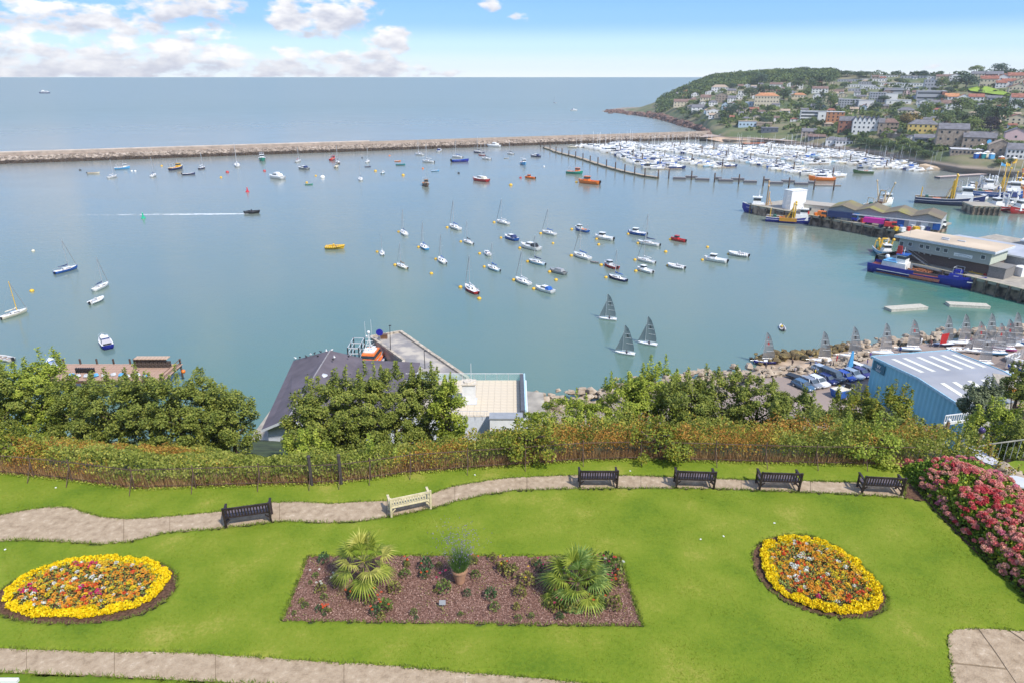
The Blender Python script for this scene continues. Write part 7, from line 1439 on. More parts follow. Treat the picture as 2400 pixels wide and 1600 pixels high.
def house(x0, x1, yt, yb, wall, roof, rt, label, cat='house', n=1, storeys=2, depth=None, rot=None, chim=0, side=0, group=None, cols=None, bands=False, zone='town', short=None, dy=0.0):
 """buildings filling pixels x0..x1, yt..yb; n > 1 splits a terrace into houses"""
 xm = (x0 + x1) / 2; base = land(xm, yb); Z = base.y * CP + (CAMZ - base.z) * SP
 W = (x1 - x0) / FPX * Z; Ht = (yb - yt) / FPX * Z * 1.0; rz = R(rot if rot is not None else -math.degrees(math.atan2(base.x, base.y)) * .8)
 D = depth or max(6, min(12, W * .7)); w = W / n
 for i in range(n):
  off = Matrix.Rotation(rz, 3, 'Z') @ Vector((-W / 2 + w * (i + .5), 0, 0)); loc = base + off; loc.z = base.z - 1.2
  lab = label if n == 1 else f'{label}, {ordinal(i)} house from the left'
  t = thing(cat.replace(' ', '_'), lab, cat.split(' ')[-1] if cat != 'block of flats' else 'flats', loc, rz, group or (label if n > 1 else None))
  rh = 0 if rt == 'flat' else min(Ht * .36, 3.6); h = Ht - rh + 1.2; ww = w - (.04 if n > 1 else 0)
  b = MB();
  if rt == 'front':   # gable end faces the harbour
   b.prism([(-ww / 2, 0), (ww / 2, 0), (ww / 2, D), (-ww / 2, D)], 0, h); b.add([(-ww / 2, 0, h), (ww / 2, 0, h), (0, 0, h + rh), (-ww / 2, D, h), (ww / 2, D, h), (0, D, h + rh)], [(0, 1, 2), (4, 3, 5)])
  else:
   b.prism([(-ww / 2, 0), (ww / 2, 0), (ww / 2, D), (-ww / 2, D)], 0, h)
   if rt == 'gable': b.add([(-ww / 2, 0, h), (-ww / 2, D, h), (-ww / 2, D / 2, h + rh), (ww / 2, 0, h), (ww / 2, D, h), (ww / 2, D / 2, h + rh)], [(1, 0, 2), (3, 4, 5)])
  b.build('wall', WM[wall], t); e = .35; r = MB()
  if rt == 'flat': r.box((0, D / 2, h + .16), (ww + .5, D + .5, .3))
  elif rt == 'gable':
   for s in (0, 1): y0, y1 = (-e, D / 2) if s == 0 else (D / 2, D + e); z0, z1 = (h - .1, h + rh + .05) if s == 0 else (h + rh + .05, h - .1); r.prism([(-ww / 2 - .2, y0), (ww / 2 + .2, y0), (ww / 2 + .2, y1), (-ww / 2 - .2, y1)], [z0, z0, z1, z1], [z0 + .22, z0 + .22, z1 + .22, z1 + .22])
  elif rt == 'front':
   for s in (0, 1): xa, xb = (-ww / 2 - e, 0) if s == 0 else (0, ww / 2 + e); za, zb = (h - .15, h + rh + .05) if s == 0 else (h + rh + .05, h - .15); r.prism([(xa, -.35), (xb, -.35), (xb, D), (xa, D)], [za, zb, zb, za], [za + .22, zb + .22, zb + .22, za + .22])
  else:
   m = min(ww, D) * .42; r.add([(-ww / 2 - e, -e, h), (ww / 2 + e, -e, h), (ww / 2 + e, D + e, h), (-ww / 2 - e, D + e, h), (-ww / 2 + m, D / 2, h + rh), (ww / 2 - m, D / 2, h + rh)], [(0, 1, 5, 4), (1, 2, 5), (2, 3, 4, 5), (3, 0, 4), (0, 3, 2, 1)])
  r.build('roof', RM_[roof], t)
  for k in range(chim): c = MB(); cx = -ww * .32 + k * ww * .64; c.box((cx, D / 2, h + rh * .6 + .9), (1.0, .8, 2.4)); c.box((cx, D / 2, h + rh * .6 + 2.15), (.6, .5, .4)); c.build('chimney', WM[wall], t)
  nc = cols or max(1, min(9, int(ww / 3.4)))
  for s in range(storeys):
   zc = 1.2 + (h - 1.2) * (s + .55) / storeys; hh = min(1.5, (h - 1.2) / storeys * .5)
   if bands: o = obj('window', WINME, GLASS, t, (0, -.03, zc)); o.scale = (ww * .94, 1, hh); continue
   for c in range(nc): o = obj('window', WINME, GLASS, t, (-ww / 2 + ww * (c + .5) / nc, -.03, zc)); o.scale = (min(1.3, ww / nc * .5), 1, hh)
 if zone: lm(xm, (yt + yb) / 2, short or ' '.join(label.split()[:5]), zone)
H = house
H(1566, 1578, 236, 245, 'stone', 'brown', 'gable', 'low brown cottage at the headland end of the first terrace', n=1)
H(1579, 1617, 234, 251, 'cream', 'brown', 'gable', 'terraced cream cottage near the headland point', n=5, short='cream terrace near the point')
H(1617, 1633, 230, 245, 'cream', 'brown', 'hip', 'cream house with brown hipped roof just above the cream terrace', short='cream hipped-roof house')
H(1621, 1663, 247, 263, 'white', 'slate', 'gable', 'white terraced house above the headland rocks', n=4, short='white headland terrace'); H(1656, 1689, 256, 269, 'white', 'tan', 'front', 'white bungalow with a front gable above the headland cliff', storeys=1, short='white gabled bungalow')
H(1641, 1665, 224, 243, 'cream', 'brown', 'gable', 'cream house with brown roof behind the white headland terrace'); H(1677, 1704, 219, 240, 'stone', 'slate', 'front', 'large stone gabled villa in the middle of the headland houses', storeys=3, short='large stone gabled villa')
H(1691, 1707, 241, 258, 'blue', 'slate', 'front', 'pale blue gabled house stepping down towards the cliff', short='pale blue gabled house'); H(1705, 1724, 226, 240, 'white', 'slate', 'gable', 'white house right of the large stone gabled villa'); H(1725, 1739, 225, 234, 'white', 'flat', 'flat', 'small white flat-roofed house left of the mansion'); H(1730, 1748, 215, 225, 'white', 'flat', 'flat', 'white flat-roofed house above and left of the mansion')
H(1668, 1705, 200, 216, 'white', 'tan', 'hip', 'wide white villa high in the headland wood', n=1, short='white villa in the wood'); H(1729, 1742, 199, 209, 'white', 'brown', 'gable', 'small white house in the wood right of the white villa'); H(1760, 1773, 201, 210, 'white', 'tan', 'gable', 'tiny white house in trees above the mansion roof'); H(1805, 1833, 195, 206, 'white', 'brown', 'gable', 'white bungalow with brown roof high among trees', storeys=1); H(1845, 1858, 194, 204, 'white', 'tan', 'front', 'tiny white gable high up right of the brown-roofed bungalow'); H(1868, 1881, 200, 209, 'white', 'flat', 'flat', 'tiny white flat-roofed house by the round dark tree')
H(1768, 1822, 220, 252, 'cream', 'orange', 'hip', 'big pale mansion with orange hipped roof and chimneys', 'mansion', storeys=3, chim=2, depth=16, short='orange-roofed mansion'); H(1747, 1768, 240, 251, 'blue', 'flat', 'flat', 'pale conservatory wing left of the mansion', 'annexe', storeys=1)
H(1856, 1888, 219, 231, 'cream', 'orange', 'hip', 'cream bungalow with orange roof right of the mansion', storeys=1, short='orange-roofed cream bungalow'); H(1904, 1939, 204, 218, 'white', 'brown', 'gable', 'long white house with brown roof above the wooded slope', short='long brown-roofed white house'); H(1955, 1976, 212, 222, 'white', 'brown', 'gable', 'white house with brown roof left of the terraces of flat roofs')
H(1876, 1916, 263, 284, 'white', 'flat', 'flat', 'white modern apartment block with three dark window bands', 'block of flats', storeys=3, bands=True, short='white banded apartment block'); H(1916, 1936, 263, 285, 'white', 'flat', 'flat', 'plain white end block joined to the banded apartments', 'block of flats', storeys=1, cols=1); H(1936, 1974, 265, 294, 'orange', 'flat', 'flat', 'orange brick block of flats beside the white terrace', 'block of flats', storeys=4, short='orange brick block')
H(1785, 1822, 301, 312, 'dark', 'slate', 'flat', 'dark low shed behind the beach car park', 'shed', storeys=1, short='dark low shed'); H(1731, 1772, 286, 301, 'blue', 'tan', 'flat', 'pale blue-grey beach building above the car park', 'building', storeys=1, short='blue-grey beach building'); H(1773, 1808, 289, 300, 'stone', 'tan', 'flat', 'brown stone retaining building right of the beach building', 'building', storeys=1, cols=1)
H(1879, 1911, 303, 321, 'stone', 'slate', 'gable', 'grey slate-roofed house by the marina shore', chim=1, short='slate-roofed marina house'); H(1895, 1933, 317, 329, 'dark', 'brown', 'gable', 'dark timber boathouse beside the slate-roofed house', 'boathouse', storeys=1); H(1936, 1962, 322, 341, 'white', 'slate', 'hip', 'white pavilion with grey hipped roof on the marina quay', 'pavilion', storeys=1, short='white quay pavilion'); H(1960, 1996, 325, 341, 'white', 'slate', 'gable', 'long white quay building with grey roof', storeys=1, cols=5)
H(1966, 2012, 235, 255, 'grey', 'flat', 'flat', 'grey gridded apartment block half way up the hill', 'block of flats', storeys=4, cols=8, short='grey gridded block'); H(2012, 2044, 237, 256, 'white', 'flat', 'flat', 'plain white block joined to the grey gridded block', 'block of flats', storeys=1, cols=1); H(2038, 2071, 219, 241, 'grey', 'flat', 'flat', 'second grey gridded block, uphill of the first', 'block of flats', storeys=4, cols=6, short='upper gridded block'); H(2071, 2100, 221, 240, 'white', 'flat', 'flat', 'white cube-like block with one big window', 'block of flats', storeys=1, cols=1, short='white cube-like block'); H(2074, 2117, 208, 221, 'grey', 'flat', 'flat', 'long grey block with a dark window band near the conifer', 'block of flats', storeys=1, bands=True); H(2079, 2131, 236, 247, 'white', 'flat', 'flat', 'long low white building below the cube-like block', 'building', storeys=1, cols=3)
H(2150, 2208, 215, 236, 'grey', 'flat', 'flat', 'long grey apartment slab with dark window rows', 'block of flats', storeys=2, bands=True, short='long grey apartment slab'); H(2206, 2215, 216, 236, 'brick', 'flat', 'flat', 'narrow brick end of the grey apartment slab', 'block of flats', storeys=1, cols=1)
H(2214, 2243, 221, 241, 'white', 'orange', 'gable', 'white house with orange roof, left one of the bright row', short='left orange-roofed white house'); H(2243, 2270, 222, 242, 'white', 'orange', 'front', 'white gabled house with orange roof in the bright row'); H(2270, 2302, 222, 241, 'white', 'red', 'gable', 'white terraced house with red roof in the bright row', n=2, short='white red-roofed pair'); H(2206, 2249, 237, 258, 'white', 'brown', 'gable', 'white and glass house with brown roof below the bright row', cols=4, short='white and glass house'); H(2150, 2180, 234, 247, 'white', 'slate', 'front', 'white house with dark roof and gable below the grey slab'); H(2180, 2206, 236, 250, 'white', 'slate', 'gable', 'second white dark-roofed house below the grey slab'); H(2192, 2204, 250, 262, 'blue', 'flat', 'flat', 'small blue-fronted house in the middle of the hill', storeys=1)
H(2166, 2198, 189, 212, 'grey', 'flat', 'flat', 'square block of flats with bright windows in rows', 'block of flats', storeys=3, cols=5, short='square block with bright windows')
rows = [(1966, 2020, 187, 193), (2022, 2076, 186, 192), (2045, 2100, 178, 183), (2115, 2174, 179, 185), (1983, 2016, 199, 207), (2018, 2050, 201, 210), (2015, 2062, 193, 199), (2062, 2110, 195, 201), (2110, 2164, 196, 203), (1990, 2030, 209, 216), (2034, 2072, 206, 212), (2176, 2215, 180, 187), (2215, 2250, 190, 197), (2120, 2150, 206, 212)]
for i, (a, b_, c, d) in enumerate(rows): H(a, b_, c, d, 'white' if i % 3 else 'grey', 'flat', 'flat', f'white house under flat roof, hilltop row {ORD[i]} from left', n=3 if b_ - a > 45 else 2, storeys=1, cols=3, depth=8, zone=None)
H(2195, 2225, 176, 188, 'cream', 'brown', 'gable', 'cream hilltop house with brown roof on the skyline', n=2, short='brown-roofed skyline pair'); H(2226, 2250, 174, 187, 'white', 'brown', 'front', 'white gabled hilltop house with brown roof'); H(2222, 2236, 186, 195, 'white', 'tan', 'front', 'sharp white gable below the skyline houses'); H(2278, 2312, 169, 184, 'cream', 'slate', 'gable', 'long slate-roofed building between the two skyline trees', 'building', short='skyline slate roofs'); H(2312, 2346, 169, 186, 'brick', 'slate', 'gable', 'slate-roofed building with brick end under the big skyline tree', 'building')
H(2297, 2334, 180, 205, 'cream', 'red', 'gable', 'cream house with a steep red-brown roof above the green field', short='steep red roof house', chim=1)
for i, (a, b_, c, d) in enumerate([(2334, 2362, 176, 196), (2362, 2398, 172, 192), (2348, 2376, 186, 203), (2378, 2412, 184, 204), (2334, 2356, 190, 206), (2400, 2440, 190, 210), (2386, 2420, 170, 184)]): H(a, b_, c, d, 'cream' if i % 2 else 'white', 'red', 'gable' if i % 3 else 'front', f'red-roofed estate house above the green field, {ORD[i]} of the cluster', chim=1, zone=None, group='red-roofed estate houses')
H(2366, 2402, 198, 219, 'cream', 'red', 'front', 'wide cream gable with red roof at the right frame edge', short='wide cream gable'); H(2370, 2420, 222, 252, 'white', 'red', 'gable', 'red-roofed white house at the right frame edge below the field', cols=3); H(2357, 2402, 270, 293, 'cream', 'red', 'front', 'cream house with dormers and red roof right of the great trees', short='cream dormer house'); H(2316, 2346, 226, 238, 'grey', 'slate', 'gable', 'grey-roofed bungalow below the green field', storeys=1)
H(1964, 1997, 276, 313, 'brick', 'slate', 'gable', 'tall brick and white terraced house with slate roof', n=3, storeys=3, short='brick and white terrace'); H(1998, 2056, 276, 315, 'white', 'slate', 'front', 'white terraced house with pointed bay gable', n=6, storeys=3, short='gabled white terrace'); H(2056, 2068, 280, 314, 'stone', 'slate', 'gable', 'stone end house of the gabled white terrace', storeys=2); H(2066, 2102, 280, 305, 'stone', 'brown', 'hip', 'brown-roofed double house right of the white terrace', storeys=2, short='brown-roofed double house')
H(2130, 2192, 283, 312, 'yellow', 'slate', 'hip', 'bright yellow villa with two yellow chimneys', 'villa', chim=2, depth=12, short='yellow villa'); H(2105, 2141, 253, 271, 'cream', 'slate', 'hip', 'cream villa with grey hipped roof above the autumn tree', 'villa', short='cream villa')
H(2195, 2257, 294, 351, 'stone', 'slate', 'gable', 'tall old stone brewery building with steep slate roof', 'brewery building', storeys=3, depth=14, short='tall stone brewery', cols=4); H(2255, 2294, 312, 351, 'stone', 'slate', 'gable', 'lower stone wing of the brewery with slate roof', 'brewery building', storeys=2, chim=1); H(2294, 2328, 314, 345, 'stone', 'slate', 'gable', 'stone warehouse with a round blue mural', 'building', storeys=2, short='stone warehouse with blue disc'); H(2318, 2366, 330, 366, 'stone', 'tan', 'front', 'stone gabled barn with grey-green roof near the quay', 'barn', storeys=1, cols=3, short='stone gabled barn')
H(2357, 2400, 302, 332, 'pink', 'slate', 'front', 'pink gabled house with one large dark window', storeys=1, cols=1, short='pink gabled house'); H(2362, 2420, 340, 374, 'white', 'slate', 'gable', 'white hotel with arched windows at the right frame edge', 'hotel', storeys=2, cols=7, short='white arched hotel')
H(2144, 2196, 318, 335, 'grey', 'slate', 'gable', 'long grey quayside shed left of the brewery', 'shed', storeys=1, bands=True, short='long grey shed'); H(2232, 2296, 352, 365, 'stone', 'flat', 'flat', 'low stone building with white windows on the quay road', 'building', storeys=1, cols=8)
t = thing('blue_mural', 'round blue disc on the wall of the stone warehouse', 'mural', land(2313, 346) + Vector((0, -1.2, 4))); b = MB(); b.cyl((0, 0, 0), (0, .2, 0), 1.6, n=14); b.build('disc', SKYB, t)
for i, (x, y, m, w) in enumerate([(2287, 372, BLUE, 'blue'), (2295, 371, RED, 'red'), (2303, 372, TEAL, 'teal'), (2311, 368, CREAM, 'sand coloured'), (2323, 373, SKYB, 'bright blue'), (2297, 350, YELLOW, 'yellow'), (2375, 383, YELLOW, 'long yellow'), (2345, 380, ORANGE, 'orange')]):
 t = thing('beach_hut', f'{w} kiosk on the quay promenade, {ORD[i]} in the coloured cluster', 'kiosk', land(x, y), 0, 'coloured kiosks on the promenade'); b = MB(); b.box((0, 0, 1.6), (2.6, 2.4, 3.2)); b.build('wall', m, t); b = MB(); b.frus((0, 0), 3.2, 4.0, (3.0, 2.8), (.4, .4)); b.build('roof', WHITE, t)
rw = [land(x, y) for x, y in [(2060, 322), (2120, 326), (2190, 338), (2210, 352), (2250, 358)]]
b = MB(); [b.bar(p + Vector((0, 0, 1.6)), q + Vector((0, 0, 1.6)), .8, 4.2) for p, q in zip(rw[:-1], rw[1:])]; tag(b.build('terrace_wall', QW), 'long brown stone retaining wall above the quayside bushes', 'wall')
# cars on the beach car park and along the quay
cb = MB(); cb.frus((0, 0), .2, .85, (1.8, 4.3), (1.7, 4.1)); cb.frus((0, -.2), .85, 1.5, (1.6, 2.4), (1.4, 1.7)); CARM = cb.mesh('parked_car')
i = 0
for x in range(1680, 1905, 9):
 for y in (312, 318):
  if rnd.random() < .35 or (y == 312 and x > 1840): continue
  xx = x + rnd.uniform(-2, 2); c, w = rnd.choice([(WHITE, 'white'), (GREY, 'grey'), (NAVY, 'navy'), (RED, 'red'), (BLACK, 'black'), (LGREY, 'silver')]); o = obj('parked_car', CARM, c, None, P(xx, y + (x - 1680) * .045, 4.32), R(rnd.choice((60, 75)))); tag(o, f'{w} car in the beach car park, {ordinal(i // 1)} counting from the left', 'car', 'cars in the beach car park'); i += 1
pontoon(P(1742, 339.5, 0), P(1790, 338.5, 0), 5, 1.2, 'boat_hoist', 'orange-topped floating platform by the marina beach', PONTD, ORANGE); t = thing('footbridge', 'white sloping footbridge from the beach down to the marina', 'footbridge', (0, 0, 0)); b = MB(); b.bar(P(1798, 336, 1.5), P(1847, 324, 5.5), 1.6, .8); b.build('deck', LGREY, t)
for x in (1738, 1789, 1799): tag(obj('mooring_pile', pile_me, PILE, None, P(x, 338, 0)), f'dark pile at the marina beach, {ORD[(1738, 1789, 1799).index(x)]} of three from left', 'pile', 'piles at the marina beach')
k = 0; rg = random.Random(21)
for _ in range(4000):      # smaller houses scattered between the named ones
 if k >= 150: break
 x = rg.uniform(1700, 2410) if rg.random() < .8 else rg.uniform(1590, 1800); ps = np.interp(x, cpx, [c[1] for c in COLS]); pk_ = np.interp(x, cpx, [c[3] for c in COLS]); y = rg.uniform(pk_ + 7, ps - 40)
 if 2225 < x < 2375 and 200 < y < 235 or any(abs(x - a) < 13 and abs(y - b_) < 8 for a, b_, w_, z_ in LM if z_ in ('town', 'fill')): continue
 w = rg.uniform(9, 20) * (.8 if y < 215 else 1.1); h = rg.uniform(7, 10) * (.8 if y < 215 else 1.15); wc = rg.choice(['white', 'white', 'white', 'cream', 'cream', 'stone', 'blue', 'pink']); rc = rg.choice(['brown', 'slate', 'tan', 'red', 'slate']); rt_ = rg.choice(['gable', 'gable', 'hip', 'front'])
 H(x - w / 2, x + w / 2, y - h, y, wc, rc, rt_, where(f'small {wc if wc != "stone" else "stone-built"} house with {rc} roof', x, y, 'town'), storeys=1 if h < 8 else 2, zone=None, group='small houses on the hill'); LM.append((x, y, 'house', 'fill')); k += 1
# ---- trees
def crown_mesh(name, seed, n, leaf, form='round'):
 rs = np.random.RandomState(seed); cl = []; K = 16 if form != 'cone' else 22
 for _ in range(K):
  if form == 'cone': h = rs.random_sample(); r = .34 * (1 - h) + .04; a = rs.random_sample() * 6.28; cl.append((r * math.cos(a), r * math.sin(a), .12 + h * .95, .16 * (1 - h) + .05))
  else:
   v = rs.normal(size=3); v /= np.linalg.norm(v); v[2] = abs(v[2]) * .9 - .12; s = .36; cl.append((v[0] * s, v[1] * s, .52 + v[2] * .36, .17 + .08 * rs.random_sample()))
 per = n // K; P_ = []
 for c in cl:
  v = rs.normal(size=(per, 3)); v /= np.linalg.norm(v, axis=1)[:, None]; v *= (c[3] * (.75 + .35 * rs.random_sample(per)))[:, None]; v[:, 2] *= .8; P_.append(v + np.array(c[:3]))
 P_ = np.concatenate(P_); P_ = P_[P_[:, 2] > .08]
 return leaf_mesh(name, P_, leaf, .5, (0, 0, .45), 1.3, rs=rs)
FT = [crown_mesh('crown', 60 + i, 1100, .075) for i in range(5)]; FC = [crown_mesh('crown', 80, 1000, .055, 'cone')]; tk = MB(); tk.cyl((0, 0, -.1), (0, 0, .5), .03, .018, 5); TK = tk.mesh('trunk')
def leafm(n, a, b_, tr=.15): return mat('leaf_' + n, a, .85, scale=4, stops=[(.25, b_), (.75, a)], island=.45, trans=tr, spec=.2)
FL_ = {'dark green': leafm('dark', (.12, .17, .065), (.05, .085, .04)), 'mid green': leafm('mid', (.20, .25, .075), (.09, .135, .05)), 'light green': leafm('light', (.22, .27, .07), (.11, .15, .045)), 'blue-green': leafm('bluegreen', (.10, .15, .09), (.045, .075, .055)), 'autumn brown': leafm('autumn', (.28, .19, .06), (.13, .11, .04)), 'dark purple': leafm('purple', (.05, .035, .05), (.022, .018, .028))}
BARK = mat('bark', (.12, .085, .06), .95, scale=8, var=.3)
def far_tree(px, py, wpx, hpx, col, form='round', z=None, label=None, zone='town', kind=None):
 p = land(px, py); Z = p.y * CP + (CAMZ - p.z) * SP; h = hpx / FPX * Z * 1.08; w = wpx / FPX * Z * 1.05
 form_ = {'round': 'round', 'cone': 'conical'}[form]; t = thing('tree', label or where(f'{kind or form_} {col} tree', px, py - hpx / 2, zone), 'tree', p, rnd.uniform(0, 6), 'trees on the town hill'); t.location.z -= .4
 o = obj('crown', (rnd.choice(FT) if form == 'round' else FC[0]), FL_[col], t); o.scale = (w, w, h); o = obj('trunk', TK, BARK, t); o.scale = (w, w, h)
BT_ = [(2116, 235, 14, 30, 'dark green', 'cone'), (2166, 284, 36, 46, 'mid green', 'round'), (2206, 214, 26, 32, 'mid green', 'round'), (2262, 212, 56, 36, 'blue-green', 'round'), (2298, 222, 16, 20, 'dark green', 'cone'), (2130, 308, 50, 44, 'autumn brown', 'round'), (2252, 268, 50, 38, 'mid green', 'round'), (2300, 290, 46, 44, 'dark green', 'round'), (2335, 300, 46, 58, 'dark green', 'round'), (2318, 318, 36, 44, 'dark purple', 'round'), (2277, 312, 44, 36, 'light green', 'round'), (2242, 290, 44, 30, 'dark green', 'round'), (2212, 296, 36, 34, 'mid green', 'round'), (2287, 172, 30, 18, 'light green', 'round'), (2339, 178, 38, 28, 'blue-green', 'round'), (1925, 205, 52, 30, 'dark green', 'round'), (1920, 266, 42, 44, 'blue-green', 'cone'), (1944, 258, 30, 40, 'mid green', 'round'), (1780, 205, 32, 32, 'blue-green', 'round'), (1865, 212, 22, 24, 'dark green', 'round'), (1900, 212, 20, 26, 'dark green', 'round'), (1755, 232, 30, 26, 'dark green', 'round'), (1790, 226, 44, 26, 'dark green', 'round'), (1835, 236, 44, 28, 'dark green', 'round'), (1710, 276, 40, 32, 'blue-green', 'round'), (1735, 262, 30, 24, 'mid green', 'round'), (2200, 262, 24, 22, 'mid green', 'round'), (1985, 180, 30, 14, 'dark green', 'round'), (1925, 178, 22, 14, 'mid green', 'round'), (2030, 180, 36, 12, 'dark green', 'round'), (2160, 177, 20, 9, 'dark green', 'round'), (2205, 176, 14, 9, 'dark green', 'round'), (2108, 197, 26, 14, 'dark green', 'round'), (1996, 262, 20, 22, 'dark green', 'cone'), (2375, 262, 34, 30, 'dark green', 'round'), (2052, 258, 26, 18, 'blue-green', 'round'), (2180, 300, 24, 14, 'mid green', 'round'), (2345, 388, 26, 16, 'mid green', 'round'), (2256, 362, 14, 12, 'mid green', 'round')]
for px, py, w, h, col, form in BT_: far_tree(px, py, w, h, col, form)
for x in range(1612, 1960, 15): far_tree(x + rnd.uniform(-4, 4), np.interp(x, cpx, [c[3] for c in COLS]) + rnd.uniform(1, 12), rnd.uniform(18, 36), rnd.uniform(9, 17), rnd.choice(['mid green', 'light green', 'dark green', 'mid green']), kind='broad ridge')
for i, x in enumerate(range(1996, 2180, 11)): far_tree(x + rnd.uniform(-3, 3), 336 + (x - 1996) * .17 + rnd.uniform(-4, 6), 24, 19 + rnd.uniform(-3, 5), 'mid green' if i % 2 else 'dark green', 'round', label=f'mid-height leafy tree in the belt above the marina quay wall, {ordinal(i)} from the left')
occ = [(a, b) for a, b, *_ in BT_]
HB = [(lx_, ly_) for lx_, ly_, w_, z_ in LM if z_ in ('town', 'fill')]
n_t = 0; tries = 0
while n_t < 120 and tries < 6000:     # garden trees between the houses
 tries += 1; px = rnd.uniform(1600, 2410); ps = np.interp(px, cpx, [c[1] for c in COLS]); pk = np.interp(px, cpx, [c[3] for c in COLS]); py = rnd.uniform(pk + 6, ps - 14)
 if px < 1900 and py > 296: continue
 if 2230 < px < 2370 and 200 < py < 232: continue
 if any(abs(px - a) < 14 and 0 < py - b_ < 13 for a, b_ in HB) or any(abs(px - a) < 9 and abs(py - b_) < 5 for a, b_ in occ): continue
 if px > 1960 and py < 204 and rnd.random() < .7: continue
 occ.append((px, py)); s = rnd.uniform(9, 19); far_tree(px, py, s * 1.2, s, rnd.choice(['dark green', 'mid green', 'mid green', 'light green', 'blue-green', 'dark green']), kind=rnd.choice(['small', 'rounded', 'spreading', 'bushy'])); n_t += 1
# woodland covering the headland: one mass nobody could count
def woodland(name, n, xr, fn, mk, s0=(5, 9)):
 pts = []
 for _ in range(n):
  px = rnd.uniform(*xr); ps = np.interp(px, cpx, [c[1] for c in COLS]); pk = np.interp(px, cpx, [c[3] for c in COLS]); py = pk + (ps - pk) * fn(px, rnd.random()); p = land(px, py); r = rnd.uniform(*s0); k = 26
  v = npr.normal(size=(k, 3)); v /= np.linalg.norm(v, axis=1)[:, None]; v[:, 2] = np.abs(v[:, 2]) * .9; pts.append(v * r * (.85 + .2 * npr.random_sample(k))[:, None] + np.array([p.x, p.y, p.z + 1.0]))
 pts = np.concatenate(pts); return stuff(obj(name, leaf_mesh(name, pts, 2.7, .6, None, 1.2), mk))
woodland('headland_woodland', 1100, (1545, 1960), lambda x, u: u ** 1.3 * np.interp(x, [1545, 1575, 1610, 1700, 1800, 1960], [.8, .40, .30, .17, .14, .08]), FL_['mid green'])
woodland('headland_woodland_pale', 420, (1545, 1960), lambda x, u: u * np.interp(x, [1545, 1575, 1610, 1700, 1960], [.8, .4, .28, .15, .08]), FL_['light green'], (4, 7.5))
woodland('headland_woodland_dark', 420, (1545, 1960), lambda x, u: u * np.interp(x, [1545, 1575, 1610, 1700, 1960], [.8, .4, .28, .15, .08]), FL_['dark green'], (6, 10))
woodland('hillside_scrub', 600, (1590, 2700), lambda x, u: .1 + .78 * u if x > 1700 else .2 + .5 * u, FL_['mid green'], (2, 4.2))
woodland('hillside_scrub_light', 500, (1690, 2700), lambda x, u: .1 + .72 * u, FL_['light green'], (1.5, 3.2))
woodland('skyline_trees', 160, (1900, 2900), lambda x, u: .0 + .03 * u, FL_['dark green'], (3, 6))
# ================================================================== CLIFFTOP PLANTS
def near_leaf(n, st, tr=.32, isl=.5): return mat('leaf_' + n, (.1, .1, .1), .6, scale=.9, stops=st, island=isl, trans=tr, spec=.25)
NLM = {'sycamore': near_leaf('sycamore', [(.15, (.09, .13, .025)), (.5, (.23, .275, .05)), (.85, (.42, .42, .09))]), 'bright': near_leaf('bright', [(.15, (.14, .21, .025)), (.5, (.33, .40, .05)), (.9, (.54, .54, .10))]), 'sumac': near_leaf('sumac', [(.15, (.09, .13, .02)), (.5, (.24, .28, .03)), (.9, (.45, .33, .05))]), 'silver': near_leaf('silver', [(.2, (.10, .13, .06)), (.8, (.30, .34, .19))])}
def near_tree(px, yt, yb, w, Y, lm_, label, leaf=.20, dens=1.0, shoots=8, name='tree'):
 yb += 24; w *= 1.16; c = PY(px, (yt + yb) / 2, Y); Z = c.y * CP + (CAMZ - c.z) * SP; W = w / FPX * Z; H_ = (yb - yt) / FPX * Z * 1.06; rs = np.random.RandomState(int(px) + 500); gz = slope_z(c.x, c.y)
 t = thing(name, label, 'tree' if name == 'tree' else 'bush', (c.x, c.y, gz - .3), 0, 'trees on the slope below the lawn'); A = []
 K = int(max(16, W * H_ * 2.6));
 for _ in range(K):
  v = rs.normal(size=3); v /= np.linalg.norm(v); r = .6 + .4 * rs.random_sample() ** .6; v = np.sign(v) * np.abs(v) ** (.72 if v[2] < 0 else .9); q = v * r * np.array([W / 2, W * .42, H_ / 2]); cr = rs.uniform(.30, .62); n = int(150 * cr / .45 * dens)
  u = rs.normal(size=(n, 3)); u /= np.linalg.norm(u, axis=1)[:, None]; u *= (cr * (.55 + .5 * rs.random_sample(n)))[:, None]; u[:, 2] *= .75; A.append(u + q)
 for _ in range(shoots):       # leading shoots that break the outline
  x = rs.uniform(-.42, .42) * W; h0 = H_ / 2 * math.sqrt(max(.05, 1 - (2 * x / W) ** 2)); hh = rs.uniform(.45, 1.25); n = 110; s = rs.random_sample(n); A.append(np.stack([x + rs.normal(size=n) * .16 * (1.1 - s), rs.uniform(-.2, .2) * W + rs.normal(size=n) * .16, h0 - .3 + s * (hh + .3)], 1))
 n = int(W * H_ * 60); v = rs.normal(size=(n, 3)); v /= np.linalg.norm(v, axis=1)[:, None]; A.append(v * (rs.random_sample(n) ** .4)[:, None] * np.array([W / 2, W * .4, H_ / 2]) * .85)
 P_ = np.concatenate(A) + np.array([0, 0, c.z - gz + .3]); P_ = P_[P_[:, 2] > .1]
 obj('crown', leaf_mesh('crown', P_, leaf, .45, (0, 0, c.z - gz), 1.35, rs=rs), NLM[lm_], t)
 b = MB(); h = c.z - gz + .3; b.cyl((0, 0, -.5), (0, 0, h), .20, .10, 7)
 for k in range(5): a = k * 1.3; b.cyl((0, 0, h * .55 + k * .2), (math.cos(a) * W * .3, math.sin(a) * W * .25, h + .4 * k * .4), .09, .03, 5)
 b.build('trunk', BARK, t)
